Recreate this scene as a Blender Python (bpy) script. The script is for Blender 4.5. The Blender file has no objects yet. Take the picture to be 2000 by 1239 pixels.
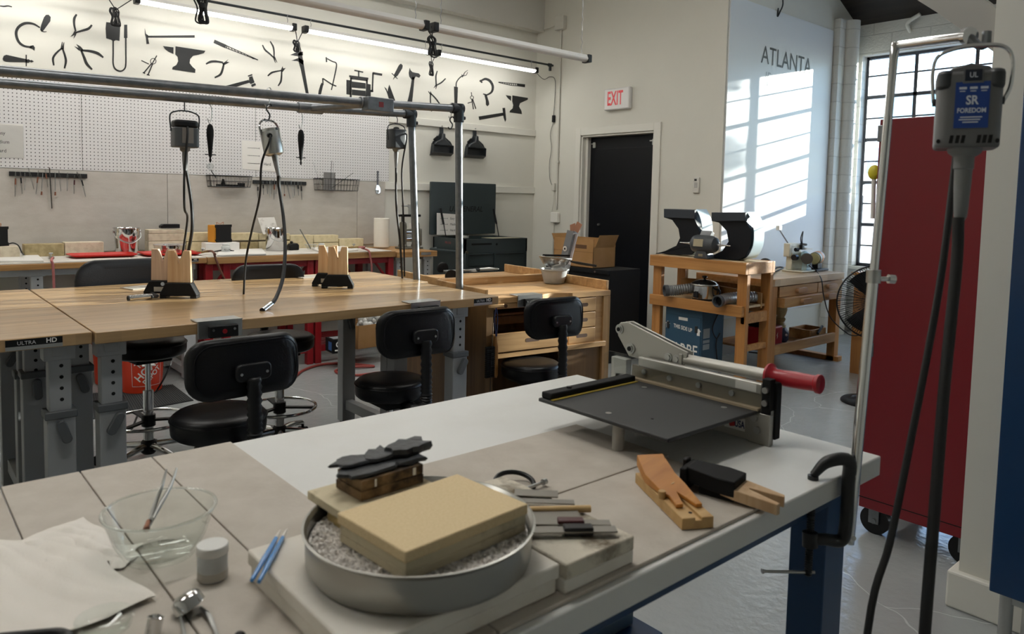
import bpy, bmesh, math, random
from mathutils import Vector, Matrix
random.seed(7)
SC = bpy.context.scene
COL = SC.collection
PI = math.pi

# ------------------------------------------------------------------ camera
YAW, PIT, ROL = math.radians(40.95), math.radians(4.0), math.radians(1.25)
EYE = Vector((0, 0, 1.45))
FOC, PCX, PCY = 1440.0, 1000.0, 490.0          # pixels of the 2000 x 1239 photograph
c_f = Vector((math.sin(YAW)*math.cos(PIT), math.cos(YAW)*math.cos(PIT), -math.sin(PIT)))
c_r0 = Vector((math.cos(YAW), -math.sin(YAW), 0))
c_u0 = c_r0.cross(c_f)
c_r = math.cos(ROL)*c_r0 + math.sin(ROL)*c_u0
c_u = -math.sin(ROL)*c_r0 + math.cos(ROL)*c_u0
cam_d = bpy.data.cameras.new('camera')
cam_d.sensor_width = 36.0
cam_d.lens = FOC/2000*36.0
cam_d.shift_y = -(619.5 - PCY)/2000
cam_d.clip_start = 0.02
cam_d.dof.use_dof = True          # a phone lens: a little soft close up
cam_d.dof.focus_distance = 3.4
cam_d.dof.aperture_fstop = 7.0
cam = bpy.data.objects.new('camera', cam_d)
COL.objects.link(cam)
cam.matrix_world = Matrix(((c_r.x, c_u.x, -c_f.x, EYE.x), (c_r.y, c_u.y, -c_f.y, EYE.y), (c_r.z, c_u.z, -c_f.z, EYE.z), (0, 0, 0, 1)))
SC.camera = cam

# ------------------------------------------------------------------ view, world, sun
SC.view_settings.view_transform = 'Standard'
SC.view_settings.look = 'None'
SC.view_settings.gamma = 1.0
SC.view_settings.use_curve_mapping = False
SC.view_settings.exposure = 0.0
SC.cycles.max_bounces = 8
SC.cycles.diffuse_bounces = 4
SC.cycles.glossy_bounces = 4
SC.cycles.transmission_bounces = 8
SC.cycles.transparent_max_bounces = 12
SC.cycles.caustics_reflective = False
SC.cycles.caustics_refractive = False
SC.cycles.sample_clamp_indirect = 6.0
SC.cycles.use_denoising = True
W = bpy.data.worlds.new('sky')
SC.world = W
W.use_nodes = True
wn = W.node_tree
bg = wn.nodes['Background']
sky = wn.nodes.new('ShaderNodeTexSky')
sky.sky_type = 'NISHITA'
sky.sun_disc = False
sky.sun_elevation = math.radians(48)
sky.sun_rotation = math.radians(240)
wn.links.new(sky.outputs[0], bg.inputs['Color'])
SKY_STRENGTH = 1.5
bg.inputs['Strength'].default_value = SKY_STRENGTH
sun_d = bpy.data.lights.new('sun', 'SUN')
sun_d.energy = 17.0
sun_d.angle = math.radians(0.4)
sun_d.color = (1.0, 0.95, 0.87)
sun = bpy.data.objects.new('sun', sun_d)
COL.objects.link(sun)
sun.location = (20, -2, 8)
sun.rotation_euler = Vector((-1.0, 0.263, -0.206)).to_track_quat('-Z', 'Y').to_euler()
LED = 22.0        # shop-light tubes lit over the benches
PANEL = 26.0      # lit ceiling fixtures, the added unseen ones too

# ------------------------------------------------------------------ pixel -> world helpers (tape measure for the survey)
def ray(x, y): return c_f + c_r*((x-PCX)/FOC) - c_u*((y-PCY)/FOC)
def PZ(x, y, z): d = ray(x, y); return EYE + d*((z-EYE.z)/d.z)
def PY(x, y, Y): d = ray(x, y); return EYE + d*(Y/d.y)
def PX(x, y, X): d = ray(x, y); return EYE + d*(X/d.x)
def PD(x, y, D): return EYE + ray(x, y)*D
V = Vector
def V3(p): return p if isinstance(p, Vector) else Vector(p)

# ------------------------------------------------------------------ mesh builder
def smooth_path(pts, sub=6, closed=False):
    pts = [V3(p) for p in pts]
    if len(pts) < 3 or sub <= 1: return pts
    n = len(pts); out = []
    rng = range(n) if closed else range(n-1)
    for i in rng:
        p0 = pts[(i-1) % n] if closed or i > 0 else pts[0]*2-pts[1]
        p1 = pts[i]; p2 = pts[(i+1) % n]
        p3 = pts[(i+2) % n] if closed or i+2 < n else pts[-1]*2-pts[-2]
        for k in range(sub):
            t = k/sub
            out.append(0.5*((2*p1)+(p2-p0)*t+(2*p0-5*p1+4*p2-p3)*t*t+(3*p1-p0-3*p2+p3)*t**3))
    if not closed: out.append(pts[-1])
    return out

def basis(axis, up=None):
    n = V3(axis).normalized()
    u = V3(up) if up is not None else (V((0, 0, 1)) if abs(n.z) < 0.9 else V((1, 0, 0)))
    a = u.cross(n)
    if a.length < 1e-6: a = V((1, 0, 0)).cross(n)
    a.normalize()
    return a, n.cross(a), n

class MB:
    def __init__(s): s.v = []; s.f = []
    def add(s, vs, fs):
        b = len(s.v); s.v += [V3(p) for p in vs]; s.f += [tuple(i+b for i in f) for f in fs]; return s
    def xf(s, M):
        s.v = [M @ p for p in s.v]; return s
    def join(s, o, M=None):
        return s.add([(M @ p) if M else p.copy() for p in o.v], o.f)
    def box(s, x0, x1, y0, y1, z0, z1):
        x0, x1 = min(x0, x1), max(x0, x1); y0, y1 = min(y0, y1), max(y0, y1); z0, z1 = min(z0, z1), max(z0, z1)
        return s.add([(x0, y0, z0), (x1, y0, z0), (x1, y1, z0), (x0, y1, z0), (x0, y0, z1), (x1, y0, z1), (x1, y1, z1), (x0, y1, z1)],
                     [(0, 3, 2, 1), (4, 5, 6, 7), (0, 1, 5, 4), (1, 2, 6, 5), (2, 3, 7, 6), (3, 0, 4, 7)])
    def bar(s, p0, p1, w, h=None, up=None):
        p0, p1 = V3(p0), V3(p1); h = h or w
        a, b, n = basis(p1-p0, up)
        q = [(-1, -1), (1, -1), (1, 1), (-1, 1)]
        vs = [p0+a*(i*w/2)+b*(j*h/2) for i, j in q]+[p1+a*(i*w/2)+b*(j*h/2) for i, j in q]
        return s.add(vs, [(0, 3, 2, 1), (4, 5, 6, 7), (0, 1, 5, 4), (1, 2, 6, 5), (2, 3, 7, 6), (3, 0, 4, 7)])
    def cyl(s, p0, p1, r0, r1=None, n=16):
        p0, p1 = V3(p0), V3(p1); r1 = r0 if r1 is None else r1
        a, b, _ = basis(p1-p0)
        vs = []
        for p, r in ((p0, r0), (p1, r1)):
            vs += [p+a*(r*math.cos(2*PI*k/n))+b*(r*math.sin(2*PI*k/n)) for k in range(n)]
        fs = [(k, (k+1) % n, n+(k+1) % n, n+k) for k in range(n)]
        fs += [tuple(range(n-1, -1, -1)), tuple(range(n, 2*n))]
        return s.add(vs, fs)
    def tube(s, pts, r, n=8, sub=6, closed=False):
        p = smooth_path(pts, sub, closed)
        m = len(p)
        rs = r if isinstance(r, (list, tuple)) else None
        def rad(i):
            if rs is None: return r
            t = i/(m-1)*(len(rs)-1); k = min(int(t), len(rs)-2); return rs[k]*(1-(t-k))+rs[k+1]*(t-k)
        def tang(i):
            if closed: return p[(i+1) % m]-p[i-1]
            return p[min(i+1, m-1)]-p[max(i-1, 0)]
        a, b, nn = basis(tang(0))
        vs = []; prev = nn
        for i in range(m):
            t = tang(i).normalized()
            q = prev.rotation_difference(t); a = q @ a; prev = t
            a = (a-t*a.dot(t)).normalized(); b = t.cross(a)
            R = rad(i)
            vs += [p[i]+a*(R*math.cos(2*PI*k/n))+b*(R*math.sin(2*PI*k/n)) for k in range(n)]
        fs = []
        for i in range(m if closed else m-1):
            j = (i+1) % m
            fs += [(i*n+k, i*n+(k+1) % n, j*n+(k+1) % n, j*n+k) for k in range(n)]
        if not closed:
            fs += [tuple(range(n-1, -1, -1)), tuple(range((m-1)*n, m*n))]
        return s.add(vs, fs)
    def lathe(s, prof, c=(0, 0, 0), axis=(0, 0, 1), n=32, up=None):
        c = V3(c); a, b, ax = basis(axis, up)
        vs = []
        for r, z in prof:
            vs += [c+ax*z+a*(max(r, 1e-5)*math.cos(2*PI*k/n))+b*(max(r, 1e-5)*math.sin(2*PI*k/n)) for k in range(n)]
        fs = []
        for i in range(len(prof)-1):
            fs += [(i*n+k, i*n+(k+1) % n, (i+1)*n+(k+1) % n, (i+1)*n+k) for k in range(n)]
        if prof[0][0] > 1e-4: pass
        return s.add(vs, fs)
    def solid(s, prof, c=(0, 0, 0), axis=(0, 0, 1), n=32):
        p = list(prof)
        if p[0][0] > 0: p = [(0, p[0][1])]+p
        if p[-1][0] > 0: p = p+[(0, p[-1][1])]
        return s.lathe(p, c, axis, n)
    def prism(s, poly, o, U, Vv, N):
        o, U, Vv, N = V3(o), V3(U), V3(Vv), V3(N)
        n = len(poly)
        vs = [o+U*p[0]+Vv*p[1] for p in poly]; vs += [p+N for p in vs]
        fs = [tuple(range(n-1, -1, -1)), tuple(range(n, 2*n))]+[(k, (k+1) % n, n+(k+1) % n, n+k) for k in range(n)]
        return s.add(vs, fs)
    def ball(s, c, r, sc=(1, 1, 1), nu=16, nv=10):
        c = V3(c); vs = []
        for i in range(nv+1):
            t = PI*i/nv
            vs += [c+V((r*sc[0]*max(math.sin(t), 1e-4)*math.cos(2*PI*k/nu), r*sc[1]*max(math.sin(t), 1e-4)*math.sin(2*PI*k/nu), r*sc[2]*math.cos(t))) for k in range(nu)]
        fs = [(i*nu+k, (i+1)*nu+k, (i+1)*nu+(k+1) % nu, i*nu+(k+1) % nu) for i in range(nv) for k in range(nu)]
        return s.add(vs, fs)
    def grid(s, fn, nu, nv):
        vs = [fn(i/nu, j/nv) for j in range(nv+1) for i in range(nu+1)]
        fs = [(j*(nu+1)+i, j*(nu+1)+i+1, (j+1)*(nu+1)+i+1, (j+1)*(nu+1)+i) for j in range(nv) for i in range(nu)]
        return s.add(vs, fs)

MW = {}
def mw(o): return MW.get(o.name, Matrix.Identity(4)) if o else Matrix.Identity(4)
def meshobj(name, mb, mat, smooth=32, bevel=0, seg=2):
    me = bpy.data.meshes.new(name)
    me.from_pydata([tuple(p) for p in mb.v], [], mb.f)
    bm = bmesh.new(); bm.from_mesh(me)
    bmesh.ops.remove_doubles(bm, verts=bm.verts, dist=1e-6)
    bmesh.ops.recalc_face_normals(bm, faces=bm.faces)
    bm.to_mesh(me); bm.free()
    if smooth:
        for p in me.polygons: p.use_smooth = True
        me.set_sharp_from_angle(angle=math.radians(smooth))
    o = bpy.data.objects.new(name, me)
    COL.objects.link(o)
    if mat: me.materials.append(mat)
    if bevel:
        m = o.modifiers.new('edge', 'BEVEL'); m.width = bevel; m.segments = seg; m.limit_method = 'ANGLE'; m.angle_limit = math.radians(40)
        m.harden_normals = False
    return o
def part(name, mb, mat, parent, w=False, smooth=32, bevel=0, seg=2, label=None, kind=None):
    """one mesh under its thing; w=True when the vertices are in world coordinates"""
    if w:
        inv = mw(parent).inverted(); mb.v = [inv @ p for p in mb.v]
    o = meshobj(name, mb, mat, smooth, bevel, seg)
    o.parent = parent
    MW[o.name] = mw(parent)
    if label: o['label'] = label
    if kind: o['kind'] = kind
    return o
def tag(o, label, cat, group=None, kind=None):
    if label: o['label'] = label
    if cat: o['category'] = cat
    if group: o['group'] = group
    if kind: o['kind'] = kind
    return o
def thing(name, label, cat, loc=(0, 0, 0), rz=0, group=None, M=None):
    o = bpy.data.objects.new(name, None); COL.objects.link(o)
    o.empty_display_size = 0.05
    if M is None:
        o.location = loc; o.rotation_euler = (0, 0, rz)
        M = Matrix.Translation(V3(loc)) @ Matrix.Rotation(rz, 4, 'Z')
    else:
        o.matrix_world = M
    MW[o.name] = M
    return tag(o, label, cat, group)
def solo(name, mb, mat, label, cat, group=None, smooth=32, bevel=0, seg=2, kind=None):
    """a thing that is one mesh; vertices in world coordinates, origin put at its base"""
    xs = [p.x for p in mb.v]; ys = [p.y for p in mb.v]; zs = [p.z for p in mb.v]
    b = V(((min(xs)+max(xs))/2, (min(ys)+max(ys))/2, min(zs)))
    mb.v = [p-b for p in mb.v]
    o = meshobj(name, mb, mat, smooth, bevel, seg)
    o.location = b; MW[o.name] = Matrix.Translation(b)
    return tag(o, label, cat, group, kind)
def struct(name, mb, mat, smooth=0, bevel=0, parent=None):
    o = meshobj(name, mb, mat, smooth, bevel)
    if parent: o.parent = parent
    o['kind'] = 'structure'
    return o
def dup(root, loc, rz, label=None, group=None):
    r = root.copy(); COL.objects.link(r); r.location = loc; r.rotation_euler = (0, 0, rz)
    MW[r.name] = Matrix.Translation(V3(loc)) @ Matrix.Rotation(rz, 4, 'Z')
    if label: r['label'] = label
    if group: r['group'] = group
    for ch in list(root.children):
        c = ch.copy(); COL.objects.link(c); c.parent = r
        for g in list(ch.children):
            d = g.copy(); COL.objects.link(d); d.parent = c
    return r
def textmb(s, size, o, U, Vv, depth=0.0006, align='CENTER', sx=1.0, shear=0.0, bold=0.0):
    cu = bpy.data.curves.new('txt', 'FONT'); cu.body = s; cu.size = 1.0; cu.align_x = align; cu.align_y = 'CENTER'
    cu.extrude = 0.0; cu.offset = bold; cu.resolution_u = 3; cu.shear = shear
    ob = bpy.data.objects.new('txt', cu); COL.objects.link(ob)
    dg = bpy.context.evaluated_depsgraph_get()
    me = bpy.data.meshes.new_from_object(ob.evaluated_get(dg))
    COL.objects.unlink(ob); bpy.data.objects.remove(ob); bpy.data.curves.remove(cu)
    U, Vv, o = V3(U).normalized(), V3(Vv).normalized(), V3(o)
    N = U.cross(Vv)
    mb = MB()
    vs = [o+U*(p.co.x*size*sx)+Vv*(p.co.y*size)+N*depth for p in me.vertices]
    mb.add(vs, [tuple(p.vertices) for p in me.polygons])
    bpy.data.meshes.remove(me)
    return mb
def poly2(pts): return pts
def rrect(w, h, r, n=5, cx=0, cy=0):
    out = []
    for (sx, sy, a0) in ((1, 1, 0), (-1, 1, 90), (-1, -1, 180), (1, -1, 270)):
        for k in range(n+1):
            a = math.radians(a0+90*k/n)
            out.append((cx+sx*(w/2-r)+r*math.cos(a), cy+sy*(h/2-r)+r*math.sin(a)))
    return out

# ------------------------------------------------------------------ materials
def lin(c):
    if isinstance(c, str):
        c = c.lstrip('#'); c = tuple(int(c[i:i+2], 16)/255 for i in (0, 2, 4))
    return tuple((x/12.92 if x <= 0.04045 else ((x+0.055)/1.055)**2.4) for x in c)+(1,)
MATS = {}
def mat(name, col, rough=0.5, metal=0.0, noise=None, bump=None, spec=0.5, emit=None, coat=0.0, alpha=None):
    if name in MATS: return MATS[name]
    m = bpy.data.materials.new(name); m.use_nodes = True
    nt = m.node_tree; b = nt.nodes['Principled BSDF']
    b.inputs['Base Color'].default_value = lin(col)
    b.inputs['Roughness'].default_value = rough
    b.inputs['Metallic'].default_value = metal
    b.inputs['Specular IOR Level'].default_value = spec
    if coat: b.inputs['Coat Weight'].default_value = coat; b.inputs['Coat Roughness'].default_value = 0.08
    tc = nt.nodes.new('ShaderNodeTexCoord')
    if noise:
        sc, col2, *rest = noise
        lo, hi = (rest[0], rest[1]) if len(rest) >= 2 else (0.4, 0.65)
        nz = nt.nodes.new('ShaderNodeTexNoise'); nz.inputs['Scale'].default_value = sc; nz.inputs['Detail'].default_value = 6
        nz.inputs['Roughness'].default_value = 0.6
        mp = nt.nodes.new('ShaderNodeMapping')
        if len(rest) >= 3: mp.inputs['Scale'].default_value = rest[2]
        nt.links.new(tc.outputs['Object'], mp.inputs[0]); nt.links.new(mp.outputs[0], nz.inputs['Vector'])
        cr = nt.nodes.new('ShaderNodeValToRGB')
        cr.color_ramp.elements[0].position = lo; cr.color_ramp.elements[1].position = hi
        cr.color_ramp.elements[0].color = lin(col); cr.color_ramp.elements[1].color = lin(col2)
        nt.links.new(nz.outputs[0], cr.inputs[0]); nt.links.new(cr.outputs[0], b.inputs['Base Color'])
    if bump:
        sc, st = bump
        nb = nt.nodes.new('ShaderNodeTexNoise'); nb.inputs['Scale'].default_value = sc; nb.inputs['Detail'].default_value = 4
        nt.links.new(tc.outputs['Object'], nb.inputs['Vector'])
        bp = nt.nodes.new('ShaderNodeBump'); bp.inputs['Strength'].default_value = st; bp.inputs['Distance'].default_value = 0.004
        nt.links.new(nb.outputs[0], bp.inputs['Height']); nt.links.new(bp.outputs[0], b.inputs['Normal'])
    if emit:
        b.inputs['Emission Color'].default_value = lin(emit[0]); b.inputs['Emission Strength'].default_value = emit[1]
    MATS[name] = m
    return m
def wood(name, c1, c2, c3=None, axis='x', rough=0.4, scale=1.0, coat=0.0, board=0.0):
    """long grain along one object axis, with optional glued staves of differing tone"""
    if name in MATS: return MATS[name]
    m = bpy.data.materials.new(name); m.use_nodes = True
    nt = m.node_tree; b = nt.nodes['Principled BSDF']
    b.inputs['Roughness'].default_value = rough
    if coat: b.inputs['Coat Weight'].default_value = coat; b.inputs['Coat Roughness'].default_value = 0.12
    tc = nt.nodes.new('ShaderNodeTexCoord'); mp = nt.nodes.new('ShaderNodeMapping')
    s = {'x': (0.9, 14, 14), 'y': (14, 0.9, 14), 'z': (14, 14, 0.9)}[axis]
    mp.inputs['Scale'].default_value = tuple(k*scale for k in s)
    nt.links.new(tc.outputs['Object'], mp.inputs[0])
    nz = nt.nodes.new('ShaderNodeTexNoise'); nz.inputs['Scale'].default_value = 2.2; nz.inputs['Detail'].default_value = 7; nz.inputs['Distortion'].default_value = 0.8
    nt.links.new(mp.outputs[0], nz.inputs['Vector'])
    cr = nt.nodes.new('ShaderNodeValToRGB'); e = cr.color_ramp.elements
    e[0].position = 0.3; e[0].color = lin(c2); e[1].position = 0.62; e[1].color = lin(c1)
    if c3:
        k = e.new(0.8); k.color = lin(c3)
    nt.links.new(nz.outputs[0], cr.inputs[0])
    out = cr.outputs[0]
    if board:
        mp2 = nt.nodes.new('ShaderNodeMapping')
        s2 = {'x': (1.1, board, 3), 'y': (board, 1.1, 3), 'z': (board, 3, 1.1)}[axis]
        mp2.inputs['Scale'].default_value = s2
        nt.links.new(tc.outputs['Object'], mp2.inputs[0])
        vo = nt.nodes.new('ShaderNodeTexVoronoi'); vo.distance = 'CHEBYCHEV'; vo.inputs['Scale'].default_value = 1.0
        nt.links.new(mp2.outputs[0], vo.inputs['Vector'])
        hs = nt.nodes.new('ShaderNodeSeparateColor'); nt.links.new(vo.outputs['Color'], hs.inputs[0])
        mr = nt.nodes.new('ShaderNodeMapRange'); mr.inputs['To Min'].default_value = 0.86; mr.inputs['To Max'].default_value = 1.08
        nt.links.new(hs.outputs[0], mr.inputs[0])
        mx = nt.nodes.new('ShaderNodeVectorMath'); mx.operation = 'SCALE'
        nt.links.new(out, mx.inputs[0]); nt.links.new(mr.outputs[0], mx.inputs['Scale'])
        out = mx.outputs[0]
    nt.links.new(out, b.inputs['Base Color'])
    MATS[name] = m
    return m
def glass(name, tint='#ffffff', rough=0.0, mixw=0.12, ior=1.45):
    """thin clear glass: mostly transparent with a fresnel sheen, so light still reaches what lies behind"""
    if name in MATS: return MATS[name]
    m = bpy.data.materials.new(name); m.use_nodes = True
    nt = m.node_tree; nt.nodes.remove(nt.nodes['Principled BSDF']); out = nt.nodes['Material Output']
    tr = nt.nodes.new('ShaderNodeBsdfTransparent'); tr.inputs[0].default_value = lin(tint)
    gl = nt.nodes.new('ShaderNodeBsdfGlossy'); gl.inputs['Roughness'].default_value = rough
    lw = nt.nodes.new('ShaderNodeLayerWeight'); lw.inputs[0].default_value = 0.5
    fr = nt.nodes.new('ShaderNodeMath'); fr.operation = 'POWER'; fr.inputs[1].default_value = 4.0
    nt.links.new(lw.outputs['Facing'], fr.inputs[0])
    ad = nt.nodes.new('ShaderNodeMath'); ad.operation = 'MULTIPLY_ADD'; ad.inputs[1].default_value = 0.6; ad.inputs[2].default_value = 0.02+mixw*0.25
    nt.links.new(fr.outputs[0], ad.inputs[0])
    mx = nt.nodes.new('ShaderNodeMixShader')
    nt.links.new(ad.outputs[0], mx.inputs[0]); nt.links.new(tr.outputs[0], mx.inputs[1]); nt.links.new(gl.outputs[0], mx.inputs[2])
    nt.links.new(mx.outputs[0], out.inputs[0])
    MATS[name] = m
    return m

m_black = mat('black_plastic', '#0e0f12', 0.42, spec=0.35)
m_blackmat = mat('matt_black', '#0b0c0e', 0.7, spec=0.3)
m_vinyl = mat('black_vinyl', '#06070b', 0.36, bump=(180, 0.1), spec=0.28)
m_chrome = mat('chrome', '#d9dadb', 0.14, 1.0)
m_steel = mat('brushed_steel', '#b9bab8', 0.32, 1.0)
m_galv = mat('galvanised_pipe', '#83868a', 0.4, 0.85, noise=(25, '#6f7478', 0.35, 0.7))
m_darkiron = mat('dark_fitting', '#3b3f42', 0.5, 0.6)
m_alu = mat('grey_aluminium', '#b4b2ab', 0.42, 0.75)
m_white = mat('white_paint', '#e9e7df', 0.5)
m_paper = mat('paper', '#e7e4de', 0.75)
m_red = mat('red_steel', '#8e101a', 0.42)
m_ink = mat('black_ink', '#17181b', 0.7)
m_whiteink = mat('white_ink', '#e8e8e4', 0.6)
m_cable = mat('black_rubber', '#101113', 0.55)
# ================================================================== the room
XD, YW, YA, XW = 6.007, 6.55, 3.96, 8.625      # door wall, tool wall, recess wall, window wall
m_wall = mat('wall_paint', '#d9d7cd', 0.62, noise=(1.4, '#d3d1c7', 0.3, 0.75), bump=(60, 0.05))
m_wallgrey = mat('bulkhead_paint', '#cfcdc6', 0.65, bump=(40, 0.05))
m_trim = mat('trim_paint', '#dddbd2', 0.42)

def floor_mat():
    m = bpy.data.materials.new('painted_concrete'); m.use_nodes = True
    nt = m.node_tree; b = nt.nodes['Principled BSDF']; L = nt.links.new
    tc = nt.nodes.new('ShaderNodeTexCoord')
    n1 = nt.nodes.new('ShaderNodeTexNoise'); n1.inputs['Scale'].default_value = 1.6; n1.inputs['Detail'].default_value = 8; n1.inputs['Roughness'].default_value = 0.65
    L(tc.outputs['Object'], n1.inputs['Vector'])
    cr = nt.nodes.new('ShaderNodeValToRGB'); e = cr.color_ramp.elements
    e[0].position = 0.3; e[0].color = lin('#979b9c'); e[1].position = 0.75; e[1].color = lin('#a3a6a6')
    L(n1.outputs[0], cr.inputs[0])
    mp = nt.nodes.new('ShaderNodeMapping'); mp.inputs['Scale'].default_value = (1, 1, 1)
    L(tc.outputs['Object'], mp.inputs[0])
    vo = nt.nodes.new('ShaderNodeTexVoronoi'); vo.feature = 'DISTANCE_TO_EDGE'; vo.inputs['Scale'].default_value = 0.8
    n2 = nt.nodes.new('ShaderNodeTexNoise'); n2.inputs['Scale'].default_value = 3
    ad = nt.nodes.new('ShaderNodeVectorMath'); ad.operation = 'MULTIPLY_ADD'; ad.inputs[1].default_value = (0.35, 0.35, 0.35)
    L(n2.outputs['Color'], ad.inputs[0]); L(mp.outputs[0], ad.inputs[2]); L(mp.outputs[0], n2.inputs['Vector'])
    L(ad.outputs[0], vo.inputs['Vector'])
    lt = nt.nodes.new('ShaderNodeMath'); lt.operation = 'LESS_THAN'; lt.inputs[1].default_value = 0.0022
    L(vo.outputs['Distance'], lt.inputs[0])
    mx = nt.nodes.new('ShaderNodeMixRGB'); mx.inputs[2].default_value = lin('#bcbfc1')
    L(lt.outputs[0], mx.inputs[0]); L(cr.outputs[0], mx.inputs[1]); L(mx.outputs[0], b.inputs['Base Color'])
    n3 = nt.nodes.new('ShaderNodeTexNoise'); n3.inputs['Scale'].default_value = 22; n3.inputs['Detail'].default_value = 5
    L(tc.outputs['Object'], n3.inputs['Vector'])
    bp = nt.nodes.new('ShaderNodeBump'); bp.inputs['Strength'].default_value = 0.3; bp.inputs['Distance'].default_value = 0.012
    L(n3.outputs[0], bp.inputs['Height']); L(bp.outputs[0], b.inputs['Normal'])
    mr = nt.nodes.new('ShaderNodeMapRange'); mr.inputs['To Min'].default_value = 0.17; mr.inputs['To Max'].default_value = 0.25
    L(n1.outputs[0], mr.inputs[0]); L(mr.outputs[0], b.inputs['Roughness'])
    b.inputs['Specular IOR Level'].default_value = 0.6
    return m
m_floor = floor_mat()
def brick_mat():
    m = bpy.data.materials.new('white_painted_block'); m.use_nodes = True
    nt = m.node_tree; b = nt.nodes['Principled BSDF']; L = nt.links.new
    tc = nt.nodes.new('ShaderNodeTexCoord'); mp = nt.nodes.new('ShaderNodeMapping')
    sp = nt.nodes.new('ShaderNodeSeparateXYZ'); cb = nt.nodes.new('ShaderNodeCombineXYZ'); ad = nt.nodes.new('ShaderNodeMath')
    L(tc.outputs['Object'], sp.inputs[0]); L(sp.outputs[0], ad.inputs[0]); L(sp.outputs[1], ad.inputs[1])
    L(ad.outputs[0], cb.inputs[0]); L(sp.outputs[2], cb.inputs[1])
    br = nt.nodes.new('ShaderNodeTexBrick'); br.inputs['Scale'].default_value = 1.0
    br.inputs['Brick Width'].default_value = 0.4; br.inputs['Row Height'].default_value = 0.2
    br.inputs['Mortar Size'].default_value = 0.008; br.inputs['Mortar Smooth'].default_value = 0.6
    br.inputs['Color1'].default_value = lin('#dfded8'); br.inputs['Color2'].default_value = lin('#dad9d3'); br.inputs['Mortar'].default_value = lin('#cbcac4')
    L(cb.outputs[0], br.inputs['Vector']); L(br.outputs['Color'], b.inputs['Base Color'])
    nz = nt.nodes.new('ShaderNodeTexNoise'); nz.inputs['Scale'].default_value = 45; L(tc.outputs['Object'], nz.inputs['Vector'])
    mm = nt.nodes.new('ShaderNodeMath'); mm.operation = 'MULTIPLY_ADD'; mm.inputs[1].default_value = -1.4
    L(br.outputs['Fac'], mm.inputs[0]); L(nz.outputs[0], mm.inputs[2])
    bp = nt.nodes.new('ShaderNodeBump'); bp.inputs['Strength'].default_value = 0.35; bp.inputs['Distance'].default_value = 0.012
    L(mm.outputs[0], bp.inputs['Height']); L(bp.outputs[0], b.inputs['Normal'])
    b.inputs['Roughness'].default_value = 0.5
    return m
m_brick = brick_mat()
m_darkwood = wood('dark_ceiling_boards', '#2c2420', '#171210', '#3d3029', axis='y', rough=0.7, scale=0.5, board=7)
m_ceil = mat('ceiling_paint', '#d6d4ce', 0.7)

XL, YF, ZC = -3.2, -3.2, 4.2
struct('floor', MB().box(XL, 9.2, YF, 6.75, -0.08, 0), m_floor)
struct('wall_back', MB().box(XL, XD+0.15, YW, YW+0.15, 0, ZC), m_wall)
struct('beam_back', MB().box(XL, XD, 6.43, YW, 3.41, ZC), m_wallgrey)
struct('wall_left', MB().box(XL-0.15, XL, YF, YW+0.15, 0, ZC), m_wall)
struct('wall_front', MB().box(XL-0.15, 8.9, YF-0.15, YF, 0, 5.0), m_wall)
# door wall with its opening
DY0, DY1, DZ = 4.757, 5.78, 2.175
struct('wall_door', MB().box(XD, XD+0.16, YA, DY0, 0, ZC).box(XD, XD+0.16, DY1, YW+0.15, 0, ZC).box(XD, XD+0.16, DY0, DY1, DZ, ZC), m_wall)
# wall of the recess and the gable above it
g = MB(); g.prism([(XD+0.16, 0), (8.9, 0), (8.9, 3.42), (6.9, 4.32), (6.9, 4.35), (XD+0.16, 4.35)], (0, YA, 0), (1, 0, 0), (0, 0, 1), (0, 0.15, 0))
struct('wall_recess', g, m_wall)
# window wall: block work with openings
WY0, WY1, WZ0, WZ1 = 1.42, 3.885, 0.765, 3.175
w2a, w2b = -2.6, 0.45
wb = MB()
wb.box(XW, XW+0.24, WY1, YA+0.15, 0, 3.55).box(XW, XW+0.24, WY0, WY1, 0, WZ0).box(XW, XW+0.24, WY0, WY1, WZ1, 3.55)
wb.box(XW, XW+0.24, w2b, WY0, 0, 3.55).box(XW, XW+0.24, w2a, w2b, 0, WZ0).box(XW, XW+0.24, w2a, w2b, WZ1, 3.55).box(XW, XW+0.24, YF-0.15, w2a, 0, 3.55)
struct('wall_window', wb, m_brick)
# ceilings
struct('ceiling', MB().box(XL-0.15, 6.9, YF-0.15, YW+0.15, ZC, ZC+0.1), m_ceil)
c = MB(); c.prism([(6.85, 4.32), (8.95, 3.375), (8.95, 3.475), (6.85, 4.42)], (0, YF-0.15, 0), (1, 0, 0), (0, 0, 1), (0, YA+0.3-YF, 0))
struct('ceiling_boards', c, m_darkwood)
# pilaster and painted pipe in the corner of the recess
pl = MB().box(8.05, 8.47, YA-0.075, YA, 0, 3.5)
struct('pilaster', pl, m_brick)
pp = MB().cyl((8.27, YA-0.1, 0), (8.27, YA-0.1, 3.5), 0.085, n=20)
struct('pipe_column', pp, m_brick, smooth=40)

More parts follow.
